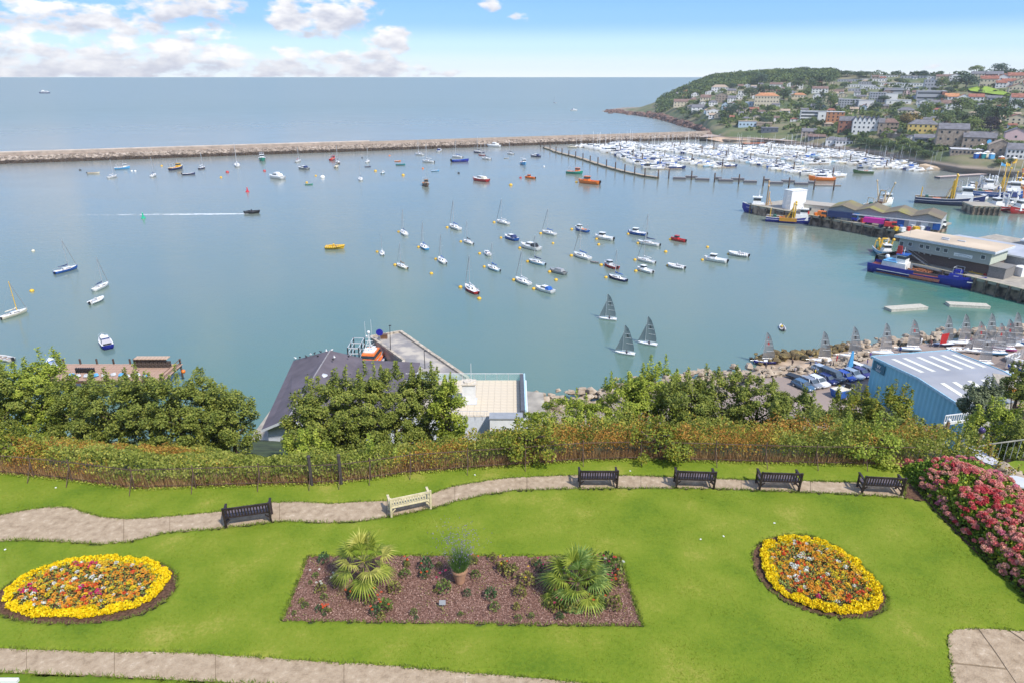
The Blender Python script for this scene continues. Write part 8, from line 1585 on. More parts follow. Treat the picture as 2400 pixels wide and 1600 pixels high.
for px, yt, yb, w, Y, m, lab in [(-20, 875, 1010, 130, 47, 'sycamore', 'sycamore tree cut by the left edge of the frame'), (62, 860, 1010, 120, 49, 'bright', 'pale green sycamore just in front of the half-hidden blue boat'), (122, 842, 1000, 105, 51, 'bright', 'bright sycamore, tallest at the left end of the trees'), (190, 893, 1020, 120, 48, 'sycamore', 'sycamore at the landward end of the timber jetty'), (268, 884, 1025, 130, 47, 'sycamore', 'broad sycamore in front of the middle of the timber jetty'), (345, 888, 1035, 130, 46, 'sycamore', 'sycamore below the stacked lobster pots'), (420, 896, 1042, 130, 45, 'sycamore', 'sycamore just right of the end of the timber jetty'),
  (490, 888, 1046, 125, 46, 'sycamore', 'dark sycamore with upright shoots, second from the station roof'), (542, 922, 1046, 96, 45, 'sycamore', 'sycamore next to the white station wall, left of it'), (728, 935, 1056, 100, 44, 'sycamore', 'sycamore covering the near corner of the station roof'), (775, 893, 1062, 130, 45, 'sycamore', 'sycamore in front of the dark station roof ridge'), (850, 878, 1062, 130, 46, 'sycamore', 'sycamore in the middle of the clump before the station'), (925, 868, 1056, 130, 47, 'sycamore', 'sycamore in front of the flat station wing'), (1000, 872, 1040, 120, 48, 'sycamore', 'tall-shooted sycamore overlapping the pier foot'), (1050, 905, 1020, 66, 46, 'bright', 'thin sycamore reaching over the cream terrace'),
  (720, 1030, 1062, 90, 40, 'bright', 'low bright green elder at the foot of the station clump'), (1330, 955, 1010, 200, 47, 'bright', 'low bush below the rock bank right of the terrace'), (1465, 893, 1010, 110, 49, 'bright', 'yellow-green sycamore left of the big right-hand clump'), (1535, 866, 1012, 125, 50, 'bright', 'pale sycamore with shoots reaching over the water'), (1610, 888, 1010, 120, 48, 'sycamore', 'sycamore in the right clump, third from its left end'), (1690, 878, 1014, 130, 49, 'sycamore', 'large sycamore in the middle of the right clump'), (1775, 890, 1016, 125, 48, 'sycamore', 'sycamore in the right clump left of the parked cars'), (1850, 925, 1020, 110, 46, 'sycamore', 'sycamore just below the parked cars'), (1930, 965, 1040, 120, 42, 'sycamore', 'low grey-green tree between the right clump and the yellow sumac'),
  (2010, 918, 1000, 110, 50, 'sumac', 'yellow-green sumac tree in front of the blue warehouse wall'), (2085, 925, 1010, 100, 47, 'sumac', 'orange-tinged sumac against the blue warehouse'), (2100, 990, 1055, 110, 40, 'sycamore', 'dark bush beneath the orange-tinged sumac'), (2300, 905, 965, 80, 60, 'silver', 'silvery shrub over the near corner of the warehouse roof'), (2330, 958, 1045, 120, 44, 'bright', 'bright green bush in front of the white garage'), (2392, 985, 1050, 70, 42, 'sycamore', 'green bush at the right edge beside the timber wall'), (2395, 860, 910, 60, 75, 'sycamore', 'dark tree at the right edge above the flowering balcony')]:
 near_tree(px, yt, yb, w, Y, m, lab, leaf=.16 if Y < 60 else .2, dens=1.25, name='bush' if ('bush' in lab or 'shrub' in lab or 'elder' in lab) else 'tree')
for px, yt, yb, w, m, lab in ((885, 1058, 1100, 110, 'bright', 'bushy bramble clump bulging through the fence right of the two gate posts'), (30, 1012, 1075, 130, 'sumac', 'yellowish bush at the left end of the fence'), (1540, 1000, 1040, 120, 'sumac', 'leafy bush above the fence behind the third bench from the right'), (1250, 1000, 1040, 140, 'sumac', 'orange-tinged bush above the middle of the fence'), (2040, 1010, 1050, 130, 'bright', 'green bush above the fence near the hydrangea end')): near_tree(px, yt, yb, w, 28.6, m, lab, leaf=.12, shoots=3, name='bush')
# bramble, bracken and dry grass behind the fence
def lump(x, y): return 1.0 + .6 * mnoise.noise((x * .45, y * .45, 7)) + .6 * mnoise.noise((x * 1.3, y * 1.3, 2))
def undergrowth():
 n = 200000; x = npr.uniform(-40, 24, n); d = npr.random_sample(n) ** 1.2 * 15.0 + .08; y = yf(x) + d
 k = np.abs(x) < y * .86; x, y, d = x[k], y[k], d[k]
 z0 = np.array([slope_z(a, b) for a, b in zip(x, y)]); L_ = np.array([lump(a, b) for a, b in zip(x, y)]); tall = np.interp(x, [-30, -22, -12, -2, 1, 4, 24], [1.25, .85, .7, .9, 1.25, 1.35, 1.2])
 h = np.interp(d, [0, .5, 1.5, 3.5, 7, 15], [.75, 1.0, 1.15, 1.1, .8, .5]) * L_ * tall; u = npr.random_sample(len(x)) ** .3
 pz = z0 + h * u; ora = np.array([mnoise.noise((a * .33, b * .33, 20)) for a, b in zip(x, y)]) + np.interp(x, [-30, -22, -18, -10, 0, 6, 16, 24], [.22, .1, -.22, -.3, .1, .08, -.02, .0]) + npr.normal(size=len(x)) * .16 - .02 * (d > 4)
 pts = np.stack([x, y, pz], 1); g = ora < .02; o = ora >= .22; m_ = ~(g | o)
 stuff(obj('bramble_undergrowth', leaf_mesh('bramble_undergrowth', pts[g], .125, .5, None, 1.4), near_leaf('bramble', [(.15, (.10, .13, .02)), (.5, (.25, .29, .045)), (.85, (.48, .46, .11))])))
 stuff(obj('bracken_undergrowth', leaf_mesh('bracken_undergrowth', pts[o], .12, .4, None, 2.2), near_leaf('bracken', [(.15, (.20, .08, .02)), (.5, (.45, .22, .04)), (.85, (.65, .42, .10))])))
 stuff(obj('yellow_undergrowth', leaf_mesh('yellow_undergrowth', pts[m_], .12, .5, None, 1.8), near_leaf('yellowing', [(.15, (.18, .16, .025)), (.5, (.42, .36, .045)), (.85, (.62, .54, .11))])))
 n = 20000; x = 20 - 54 * npr.random_sample(n) ** .7; y = yf(x) + .05 + np.abs(npr.normal(size=n)) * .35; z = np.array([slope_z(a, b) for a, b in zip(x, y)]); hh = .62
 stuff(obj('dry_grass', blade_mesh('dry_grass', np.stack([x, y, z - .05], 1), hh, .028, .16), mat('dry_grass', (.1, .1, .1), .9, scale=.7, stops=[(.25, (.22, .10, .045)), (.55, (.46, .27, .12)), (.8, (.60, .46, .22))], island=.5, trans=.2)))
 n = 5000; x = npr.uniform(-34, 20, n); y = yf(x) - .12 + np.abs(npr.normal(size=n)) * .2; stuff(obj('fence_weeds', leaf_mesh('fence_weeds', np.stack([x, y, LZ + npr.random_sample(n) * .14], 1), .09, .5), NLM['bright']))
undergrowth()
# iron fence along the cliff edge
IRON = mat('fence_iron', (.13, .08, .06), .8, var=.3)
def fence():
 t = thing('iron_fence', 'low rusty iron picket fence along the cliff edge in front of the brambles', 'fence'); pk = MB(); rl = MB(); tot = 0; pts = FENCE[1:]
 for a, b_ in zip(pts[:-1], pts[1:]):
  n = max(1, int((b_ - a).length / .14))
  for i in range(n): p = a.lerp(b_, i / n); h = 1.08; pk.cyl(p + Vector((0, .05, -.05)), p + Vector((rnd.uniform(-.02, .02), .05, h)), .008, n=3, cap=False)
  for z in (.15, .98): rl.bar(a + Vector((0, .05, z)), b_ + Vector((0, .05, z)), .03, .025)
  n = max(1, int((b_ - a).length / 1.9))
  for i in range(n): b = MB(); b.cyl((0, 0, -.1), (0, 0, 1.15), .028, n=5); b.cyl((0, -.5, -.05), (0, 0, .75), .018, n=4); b.build('post', IRON, t, loc=a.lerp(b_, i / n))
 pk.build('pickets', IRON, t)['kind'] = 'stuff'; rl.build('rail', IRON, t)
 for px, py in ((731, 1136), (800, 1133)): b = MB(); b.cyl((0, 0, 0), (0, 0, 1.42), .075, n=8); b.ball((0, 0, 1.45), .09, 8, 5); b.build('gate_post', mat('gate_post', (.06, .05, .05), .7), t, loc=P(px, py, LZ))
fence()
# ---- benches
def bench(a, b_, m, label, seatm=None):
 A, B = P(*a, LZ), P(*b_, LZ); d = B - A; s = d.length / 1.62; t = thing('park_bench', label, 'bench', (A + B) / 2, math.atan2(d.y, d.x), 'benches along the footpath'); t.scale = (s, s, s)
 def pc(name, p0, p1, w, h, mm=None): q = MB(); q.bar(p0, p1, w, h); return q.build(name, mm or m, t)
 for x in (-.8, .8):
  pc('leg', (x, 0, 0), (x, -.10, .92), .075, .07); pc('leg', (x, .52, 0), (x, .52, .64), .07, .07); pc('armrest', (x, -.06, .66), (x, .60, .66), .09, .045); pc('seat_bearer', (x, 0, .38), (x, .52, .40), .05, .08); pc('stretcher', (x, 0, .16), (x, .52, .16), .04, .05)
  b = MB(); b.bar((x * .97, -.02, .22), (x * .78, -.02, .36), .04, .04); b.build('brace', m, t)
 pc('back_rail', (-.8, -.09, .86), (.8, -.09, .86), .05, .085); pc('back_rail', (-.8, -.03, .46), (.8, -.03, .46), .05, .06); pc('front_rail', (-.8, .5, .37), (.8, .5, .37), .04, .08)
 sl = MB(); sl.bar((0, -.035, .48), (0, -.085, .83), .05, .018); me = sl.mesh('back_slat')
 for k in range(14): obj('back_slat', me, m, t, ((-.70 + k * 1.40 / 13), 0, 0))
 ss = MB(); ss.box((0, 0, .425), (1.6, .075, .025)); me = ss.mesh('seat_slat')
 for k in range(5): obj('seat_slat', me, seatm or m, t, (0, .07 + k * .105, 0))
 return t
DW = mat('bench_wood', (.035, .022, .024), .5, scale=6, var=.25); DW2 = mat('bench_seat', (.15, .12, .14), .5, scale=6, var=.2); CW = mat('bench_cream', (.66, .56, .36), .7, scale=5, var=.14)
for a, b_, m, lab in [((530, 1236), (636, 1221), DW, 'dark brown park bench nearest the left flower bed'), ((917, 1211), (1010, 1191), CW, 'weathered cream park bench, the only pale one'), ((1358, 1142), (1446, 1142), DW, 'dark brown bench just right of the cream bench along the path'), ((1584, 1142), (1673, 1145), DW, 'dark brown bench second right of the cream one'), ((1779, 1147), (1872, 1150), DW, 'dark brown bench between two others on the right path'), ((2019, 1155), (2112, 1160), DW, 'dark brown bench closest to the pink hydrangea hedge')]: bench(a, b_, m, lab, DW2 if m is DW else None)
# ---- flower beds
def petal_clump(name, r, n, seed, up=.8, flat=.6, leaf=.05): rs = np.random.RandomState(seed); v = rs.normal(size=(n, 3)); v /= np.linalg.norm(v, axis=1)[:, None]; v[:, 2] = np.abs(v[:, 2]) * flat; return leaf_mesh(name, v * r * (.8 + .25 * rs.random_sample(n))[:, None] + np.array([0, 0, r * .35]), leaf, up, None, 1.2, rs=rs)
YM = [petal_clump('marigold', .15, 120, 10 + i, leaf=.075) for i in range(3)]; FM = [petal_clump('bedding_flower', .075, 34, 20 + i, leaf=.055) for i in range(3)]; GM = [petal_clump('bedding_leaves', .13, 46, 30 + i, leaf=.09, up=.4) for i in range(2)]
YEL = near_leaf('marigold', [(.2, (.72, .46, .0)), (.5, (.88, .66, .01)), (.8, (.92, .78, .03))], .2); FLW = {k: near_leaf('petal_' + k, [(.2, tuple(.6 * x for x in c)), (.8, c)], .2, .3) for k, c in {'orange': (.92, .40, .04), 'red': (.85, .13, .04), 'white': (.85, .85, .75), 'magenta': (.68, .04, .18), 'amber': (.92, .60, .04), 'yellow': (.82, .62, .03)}.items()}; BLF = near_leaf('bedding', [(.2, (.14, .22, .04)), (.8, (.42, .48, .12))])
def flower_bed(outline, inner, label, seed, wts):
 t = thing('flower_bed', label, 'flower bed'); rg = random.Random(seed); so = sheet('soil', outline, LZ - .035, SOIL); so.parent = t; poly = smooth_poly([P(x, y, LZ) for x, y in inner], 2); cx = sum(p.x for p in poly) / len(poly); cy = sum(p.y for p in poly) / len(poly); tot = 0
 for ring, cnt in ((.955, 74), (.86, 60)):
  L_ = [(Vector((cx, cy, 0)) + (Vector((p.x, p.y, 0)) - Vector((cx, cy, 0))) * ring) for p in poly]; seg = [(L_[i] - L_[i - 1]).length for i in range(len(L_))]; T = sum(seg);
  for k in range(cnt):
   u = T * k / cnt; i = 0
   while u > seg[i]: u -= seg[i]; i += 1
   p = L_[i - 1].lerp(L_[i], u / seg[i])
   if rg.random() < (.35 if ring < .9 else .05): continue
   o = obj('marigold', rg.choice(YM), YEL, t, (p.x + rg.gauss(0, .035), p.y + rg.gauss(0, .035), LZ - .02), rg.uniform(0, 6)); k_ = rg.uniform(.8, 1.2); o.scale = (k_, k_, k_ * rg.uniform(.9, 1.4))
 ks = list(wts); patches = [(rg.uniform(-1, 1), rg.uniform(-1, 1), rg.choices(ks, [wts[k] for k in ks])[0]) for _ in range(46)]; n = 0; placed = []; w = max(p.x for p in poly) - cx; h = max(p.y for p in poly) - cy
 while n < 290:
  x, y = rg.uniform(-1, 1) * w + cx, rg.uniform(-1, 1) * h + cy; sx, sy = cx + (x - cx) / .82, cy + (y - cy) / .80
  if not in_poly(sx, sy, poly): continue
  col = min(patches, key=lambda q: (q[0] - (x - cx) / w) ** 2 + (q[1] - (y - cy) / h) ** 2)[2]; col = rg.choice(['orange', 'amber', 'orange', 'red', 'white']) if rg.random() < .55 else col
  o = obj('bedding_flower', rg.choice(FM), FLW[col], t, (x, y, LZ + .10 + rg.uniform(-.02, .05)), rg.uniform(0, 6)); k_ = rg.uniform(.7, 1.25); o.scale = (k_, k_, k_); n += 1
 A = []
 for _ in range(5200):
  x, y = rg.uniform(-1, 1) * w + cx, rg.uniform(-1, 1) * h + cy
  if in_poly(cx + (x - cx) / .88, cy + (y - cy) / .86, poly): A.append((x, y, LZ + rg.uniform(.02, .20)))
 obj('bedding_leaves', leaf_mesh('bedding_leaves', A, .075, .5), BLF, t)['kind'] = 'stuff'
 A = [(rg.uniform(-1, 1) * w + cx, rg.uniform(-1, 1) * h + cy) for _ in range(2400)]; A = [(x, y, LZ + .15) for x, y in A if in_poly(cx + (x - cx) / .80, cy + (y - cy) / .78, poly)]
 obj('small_blossoms', leaf_mesh('small_blossoms', A, .07, .8), FLW['orange'], t)['kind'] = 'stuff'
inL = [(398, 1352), (386, 1328), (345, 1312), (250, 1305), (160, 1310), (80, 1340), (25, 1368), (6, 1398), (14, 1424), (70, 1443), (160, 1444), (240, 1440), (330, 1422), (385, 1385)]; inR = [(1779, 1298), (1790, 1272), (1835, 1256), (1900, 1258), (1950, 1278), (1995, 1308), (2040, 1350), (2068, 1392), (2066, 1422), (2010, 1436), (1960, 1436), (1890, 1420), (1835, 1394), (1800, 1362)]
flower_bed(bedL, inL, 'oval flower bed at the left with yellow marigold edging and orange, red and white blooms', 3, {'orange': 4, 'amber': 4, 'red': 1, 'white': .7, 'magenta': .7, 'yellow': 1.6}); flower_bed(bedR, inR, 'oval flower bed at the right ringed with yellow marigolds round orange flowers', 4, {'orange': 5, 'red': 1, 'white': .6, 'amber': 3, 'magenta': .3, 'yellow': 1.4})
# ---- rectangular mulched bed
struct(sheet('mulched_bed', [Vector((p.x, p.y, 0)) for p in ragged(bedC, .02)], LZ - .035, MULCH))
mc = [(npr.uniform(-9, 6), npr.uniform(14, 22), LZ - .015) for _ in range(30000)]; mc = [m for m in mc if in_poly(m[0], m[1], bedC)]
stuff(obj('bark_chips', leaf_mesh('bark_chips', mc, .055, 1.4, None, 1.8), mat('bark_chip', (.2, .1, .1), .95, scale=3, stops=[(.2, (.09, .045, .035)), (.5, (.24, .13, .10)), (.85, (.46, .31, .25))], island=.9)))
def fan_palm(px, py, label, trunk_h, n, Lf, gm, seed):
 base = P(px, py, LZ); t = thing('fan_palm', label, 'palm tree', base, 0); rg = random.Random(seed); b = MB(); b.cyl((0, 0, -.05), (0, 0, trunk_h), .15, .12, 9)
 for k in range(10): b.cyl((0, 0, trunk_h * k / 10), (0, 0, trunk_h * (k + .7) / 10), .20, .13, 9)
 b.build('trunk', mat('palm_trunk', (.14, .10, .06), .95, scale=9, var=.4), t)
 for i in range(n):
  el = R(78 - 128 * (i / n)) + rg.uniform(-.1, .1); az = i * 2.4 + rg.uniform(-.3, .3); d = Vector((math.cos(az) * math.cos(el), math.sin(az) * math.cos(el), math.sin(el))); pl = Lf * rg.uniform(.45, .6); p0 = Vector((0, 0, trunk_h)); p1 = p0 + d * pl - Vector((0, 0, .12 * (1 - math.sin(el)))) * pl; q = MB(); q.cyl(p0, p1, .016, .012, 4)
  side = d.cross(Vector((0, 0, 1))); side = side.normalized() if side.length > .1 else Vector((1, 0, 0)); nr = side.cross(d).normalized(); m = 19
  for k in range(m):
   a = R(-95 + 190 * k / (m - 1)); u = (d * math.cos(a) + side * math.sin(a)).normalized(); l = Lf * .56 * (.75 + .25 * math.cos(a)) * rg.uniform(.9, 1.1); v = u.cross(nr).normalized() * .022; tip = p1 + u * l + nr * .05 * l - Vector((0, 0, .22 * l * (1 - .3 * math.sin(el)))); mid = p1 + u * l * .5 + nr * .07
   q.add([p1, mid - v * 1.3, tip, mid + v * 1.3], [(0, 1, 2, 3)])
  q.build('frond', gm[0] if rg.random() < .6 else gm[1], t)
 return t
PG = [near_leaf('palm_a', [(.2, (.14, .20, .02)), (.8, (.40, .44, .07))]), near_leaf('palm_b', [(.2, (.26, .27, .04)), (.8, (.62, .58, .15))]), near_leaf('palm_c', [(.2, (.10, .19, .04)), (.8, (.32, .42, .12))])]
fan_palm(858, 1376, 'yellow-green fan palm on a short trunk in the left part of the mulched bed', 1.15, 18, 1.25, (PG[0], PG[1]), 1); fan_palm(1350, 1388, 'bushy blue-green fan palm with silvery new leaves in the right part of the bed', .5, 36, 1.32, (PG[0], PG[2]), 2)
pot = P(1078, 1362, LZ); t = thing('terracotta_pot', 'round terracotta pot planted with grassy stems and purple flowers in the mulched bed', 'plant pot', pot); b = MB(); b.cyl((0, 0, 0), (0, 0, .50), .17, .27, 16); b.cyl((0, 0, .50), (0, 0, .57), .30, .30, 16); b.build('pot', mat('terracotta', (.42, .23, .14), .85, scale=3), t)
t = thing('potted_plant', 'grassy plant with tall purple flower stems growing out of the terracotta pot', 'plant', pot + Vector((0, 0, .5))); a = npr.random_sample((900, 2)) * [6.28, .24]; obj('stems', blade_mesh('stems', np.stack([np.cos(a[:, 0]) * a[:, 1], np.sin(a[:, 0]) * a[:, 1], np.zeros(900)], 1), .75, .02, .3), near_leaf('stem', [(.2, (.07, .15, .04)), (.8, (.20, .32, .09))]), t)
q = npr.normal(size=(520, 3)) * [.42, .42, .28] + [0, .1, 1.15]; obj('flowers', leaf_mesh('flowers', q, .05, .5), near_leaf('verbena', [(.2, (.14, .10, .22)), (.8, (.36, .28, .50))]), t); q = npr.random_sample((46, 2)) * [6.28, .16]; obj('flower_stalks', blade_mesh('flower_stalks', np.stack([np.cos(q[:, 0]) * q[:, 1], np.sin(q[:, 0]) * q[:, 1], np.zeros(46)], 1), 1.5, .018, .35), BLF, t)
t = thing('plaque', 'small grey metal plaque on a stake at the front of the mulched bed', 'plaque', P(1037, 1422, LZ)); b = MB(); b.add([(-.11, 0, .10), (.11, 0, .10), (.11, .06, .24), (-.11, .06, .24), (-.11, .02, .10), (.11, .02, .10), (.11, .08, .24), (-.11, .08, .24)], [(0, 1, 2, 3), (7, 6, 5, 4), (0, 4, 5, 1), (2, 6, 7, 3)]); b.build('plate', GREY, t); b = MB(); b.cyl((0, .05, -.05), (0, .05, .16), .015); b.build('stake', GREY, t)
for x, y, w in ((858, 1300, 'left fan palm'), (1350, 1310, 'bushy fan palm'), (1078, 1345, 'terracotta pot'), (1037, 1418, 'grey plaque'), (725, 1300, 'far left bed corner'), (1450, 1302, 'far right bed corner'), (664, 1450, 'near left bed corner'), (1500, 1460, 'near right bed corner')): lm(x, y, w, 'bed')
RBM = [petal_clump('rose_leaves', .26, 110, 50 + i, up=.4, flat=1.3, leaf=.085) for i in range(4)]; GL = [near_leaf('rose_a', [(.2, (.08, .14, .03)), (.8, (.28, .33, .08))]), near_leaf('rose_b', [(.2, (.12, .12, .03)), (.8, (.42, .40, .10))]), near_leaf('rose_c', [(.2, (.05, .10, .04)), (.8, (.14, .24, .09))])]
rb = [(760, 1318, .8, 2, ''), (740, 1352, .5, 0, 'white'), (728, 1368, .3, 0, ''), (752, 1385, .8, 1, 'white'), (790, 1372, .7, 1, 'white'), (760, 1402, .5, 0, ''), (716, 1422, .5, 0, ''), (830, 1400, .9, 2, 'red'), (868, 1412, .9, 0, 'red'), (880, 1440, .7, 2, 'red'), (905, 1430, 1.0, 0, 'red'), (925, 1385, .9, 1, ''), (950, 1350, .8, 0, ''), (997, 1352, .8, 2, 'red'), (1000, 1335, 1.0, 2, ''), (1040, 1385, 1.1, 0, 'magenta'), (1115, 1352, .7, 0, ''), (970, 1440, .5, 0, ''), (1150, 1400, .9, 2, ''), (1160, 1428, .7, 0, ''), (1200, 1350, 1.1, 1, ''), (1235, 1368, 1.1, 1, 'amber'), (1180, 1340, .9, 1, 'yellow'), (1218, 1395, .9, 1, ''), (1265, 1335, .8, 2, 'magenta'), (1300, 1425, 1.0, 1, 'magenta'), (1335, 1430, 1.1, 1, 'yellow'), (1420, 1330, 1.3, 0, 'magenta'), (1440, 1345, 1.2, 0, 'white'), (1410, 1385, 1.3, 2, 'magenta'), (1450, 1370, .9, 1, 'red'), (1400, 1420, .9, 0, 'red'), (1440, 1425, 1.0, 1, ''), (1215, 1452, .5, 0, ''), (1245, 1448, .4, 0, ''), (1080, 1442, .4, 0, ''), (690, 1440, .3, 0, ''), (1380, 1320, 1.0, 0, 'magenta'), (1110, 1320, .7, 1, ''), (1155, 1312, .6, 1, '')]
rg = random.Random(77)
while len(rb) < 74:
 x, y = rg.uniform(690, 1490), rg.uniform(1312, 1452)
 if in_poly(x, y, bedC_px) and abs(x - 1078) > 16: rb.append((x, y, rg.uniform(.25, .6), rg.choice((0, 1, 1, 2)), rg.choice(('', '', '', '', '', '', 'red'))))
wd = [(x, y, LZ + rg.uniform(0, .12)) for x, y in ((rg.uniform(-9, 6), rg.uniform(14, 22)) for _ in range(9000)) if in_poly(x, y, bedC) and mnoise.noise((x * 1.5, y * 1.5, 40)) > .05]
stuff(obj('bed_weeds', leaf_mesh('bed_weeds', wd, .06, .4, None, 2), GL[1]))
for px, py, s, g, fl in rb:
 t = thing('rose_bush', where(f'{["small", "straggly", "leafy"][g]} rose bush' + (f' with {fl} blooms' if fl else ''), px, py, 'bed'), 'rose bush', P(px, py, LZ - .03), rnd.uniform(0, 6), 'rose bushes in the mulched bed'); o = obj('leaves', rnd.choice(RBM), GL[g], t); o.scale = (s, s, s * rnd.uniform(1, 1.6))
 b = MB(); [b.cyl((0, 0, 0), (rnd.uniform(-.2, .2), rnd.uniform(-.2, .2), .45), .012, .006, 3) for _ in range(6)]; b.build('stems', BARK, t).scale = (s, s, s)
 for _ in range(rnd.randint(2, 4) if fl else 0): o = obj('bloom', rnd.choice(FM), FLW[fl], t, (rnd.uniform(-.3, .3) * s, rnd.uniform(-.3, .3) * s, .45 * s + rnd.uniform(0, .15))); o.scale = (.5, .5, .5)
# ---- hydrangea hedge
def hydrangea():
 t = thing('hydrangea_hedge', 'long pink hydrangea hedge running down the right side of the lawn', 'hedge'); x0, x1, y0, y1 = 18.05, 21.6, 14.0, 27.6; H0 = 1.35; rg = random.Random(8); rs = np.random.RandomState(3)
 def top(x, y):
  u = (x - x0) / (x1 - x0) * 2 - 1; v = (y - y0) / (y1 - y0) * 2 - 1; k = (max(0, 1 - abs(u) ** 3.2) * max(0, 1 - max(0, v) ** 7)) ** .55; return H0 * k * (1 + .22 * mnoise.noise((x * .9, y * .9, 3)) + .1 * mnoise.noise((x * 2.2, y * 2.2, 4)))
 A = []
 while len(A) < 42000: x, y = rs.uniform(x0 - .1, x1 + .1), rs.uniform(y0, y1 + .1); A.append((x + rs.normal() * .05, y + rs.normal() * .05, LZ + top(x, y) * rs.random_sample() ** .35 - .02))
 obj('foliage', leaf_mesh('foliage', A, .125, .6, None, 1.3), near_leaf('hydrangea', [(.15, (.08, .16, .02)), (.5, (.22, .33, .04)), (.9, (.60, .58, .06))]), t)
 HM = [petal_clump('flower_head', .115, 150, 70 + i, up=.3, flat=1.0, leaf=.06) for i in range(4)]; cols = [near_leaf('hyd_' + n, [(.2, tuple(.62 * v for v in c)), (.8, c)], .15, .35) for n, c in (('deep', (.78, .10, .11)), ('pink', (.86, .22, .20)), ('rose', (.88, .36, .30)), ('salmon', (.88, .44, .32)), ('mauve', (.82, .25, .34)))]; n = 0; Hs = []
 while n < 1500:
  y = rg.uniform(y0, y1 + .1); x = rg.uniform(x0 - .12, x1 + .15); z = top(x, y)
  if y > 26.2 and rg.random() < .65: continue
  if mnoise.noise((x * .8, y * .8, 30)) < -.32: continue
  u = rg.random(); zz = LZ + z * (.93 if rg.random() < .75 else rg.uniform(.35, .9)); s = rg.uniform(.7, 1.2)
  if z < .3: zz = LZ + rg.uniform(.15, .9) * min(1, .4 + z)
  c = cols[int(min(4, max(0, 2.2 + 2.6 * mnoise.noise((x * .6, y * .5, 9)) + rg.gauss(0, .9))))]; n += 1; Hs.append((y * 1.0 + abs(x - 18) * .3, x, y, zz, s, c))
 Hs.sort(key=lambda q: abs(q[1] - 19.2) + abs(q[2] - 23) * .35)
 for _, x, y, zz, s, c in Hs[:298]: o = obj('flower_head', rg.choice(HM), c, t, (x, y, zz), rg.uniform(0, 6)); o.scale = (s, s, s)
 for ci, c in enumerate(cols):     # the rest of the heads, joined
  V = [];
  for _, x, y, zz, s, cc in Hs[298:]:
   if cc is c: v = rs.normal(size=(110, 3)); v /= np.linalg.norm(v, axis=1)[:, None]; v[:, 2] = np.abs(v[:, 2]); V.append(v * .112 * s + np.array([x, y, zz + .03]))
  if V: obj('flower_heads', leaf_mesh('flower_heads', np.concatenate(V), .06, .4, None, 1.2), c, t)['kind'] = 'stuff'
hydrangea()
# ---- terrace gardens at the right edge
t = thing('garden_deck', 'pale grey deck beside the far end of the hydrangea hedge', 'deck'); b = MB(); q = [P(x, y, 42.6) for x, y in [(2258, 1046), (2284, 1046), (2345, 1085), (2330, 1092), (2300, 1082)]]; b.prism([(p.x, p.y) for p in q][::-1], 42.4, 42.65); b.build('board_panel', mat('deck_grey', (.52, .52, .56), .7, var=.05), t); b = MB(); q = [P(x, y, 42.55) for x, y in [(2310, 1086), (2345, 1085), (2342, 1112), (2325, 1108)]]; b.prism([(p.x, p.y) for p in q][::-1], 41.6, 42.3); b.build('dark_wall', mat('dark_slate', (.035, .035, .05), .5), t)
WD = mat('post_wood', (.22, .14, .07), .8, scale=4, var=.3)
for px, pb, pt_, z, lab, ball in ((2289, 1052, 1012, 42.6, 'wooden post topped by a round dark lamp beside the pale deck', 1), (2318, 1073, 1040, 42.5, 'wooden handrail post near the middle of the pale deck', 0), (2233, 1030, 1010, 41.8, 'short wooden post behind the hydrangea top, left one', 0), (2247, 1035, 1018, 41.8, 'short wooden post behind the hydrangea top, right one', 0), (2214, 1025, 984, 41.5, 'tall thin timber post with white cap behind the hydrangea', 2)):
 p = P(px, pb, z); h = (pb - pt_) / FPX * 33 / .87; t = thing('wooden_post', lab, 'post', p); b = MB(); b.box((0, 0, h / 2), (.13, .13, h)); b.build('shaft', WD, t)
 if ball: b = MB(); b.ball((0, 0, h + .13), .16 if ball == 1 else .09, 10, 8); b.build('lamp_globe', mat('globe', (.06, .04, .12), .15) if ball == 1 else WHITE, t, True)
t = thing('handrail', 'pale handrail rising to the right edge above the garden', 'handrail'); b = MB(); a_ = [P(2292, 1046, 43.3), P(2318, 1040, 43.4), P(2410, 1028, 43.6)]; [b.bar(p, q, .04, .05) for p, q in zip(a_[:-1], a_[1:])]; b.build('rail', mat('rail_pale', (.35, .33, .27), .7), t); b = MB(); [b.cyl(a_[1].lerp(a_[2], k / 6), a_[1].lerp(a_[2], k / 6) - Vector((0, 0, 1)), .015, n=4) for k in range(1, 7)]; b.build('wire_post', GREY, t)
for i, (px, py, r) in enumerate([(2358, 1102, .5), (2372, 1112, .45), (2390, 1120, .4), (2350, 1092, .35)]): o = obj('boulder', RM[i], RK1, None, P(px, py, 42.7)); o.scale = (r * 2.2, r * 1.8, r * 1.6); tag(o, f'rough garden boulder at the right edge above the hydrangeas, {ORD[i]} in the line', 'boulder', 'boulders in the side garden')
b = MB(); b.cyl((0, 0, 0), (0, 0, .06), .5, n=20); t = thing('round_table', 'round grey garden table top at the right edge behind the hydrangeas', 'table', P(2388, 1130, 43.2)); b.build('table_top', LGREY, t); b = MB(); b.cyl((0, 0, -.8), (0, 0, 0), .05); b.build('leg', GREY, t)
b = MB(); q = [P(x, y, 42.2) for x, y in [(2345, 1088), (2380, 1078), (2420, 1080), (2420, 1110), (2385, 1108)]]; b.add(q[::-1] if False else q, [tuple(range(5))[::-1]]); b.build('garden_lawn', GRASS)['kind'] = 'structure'
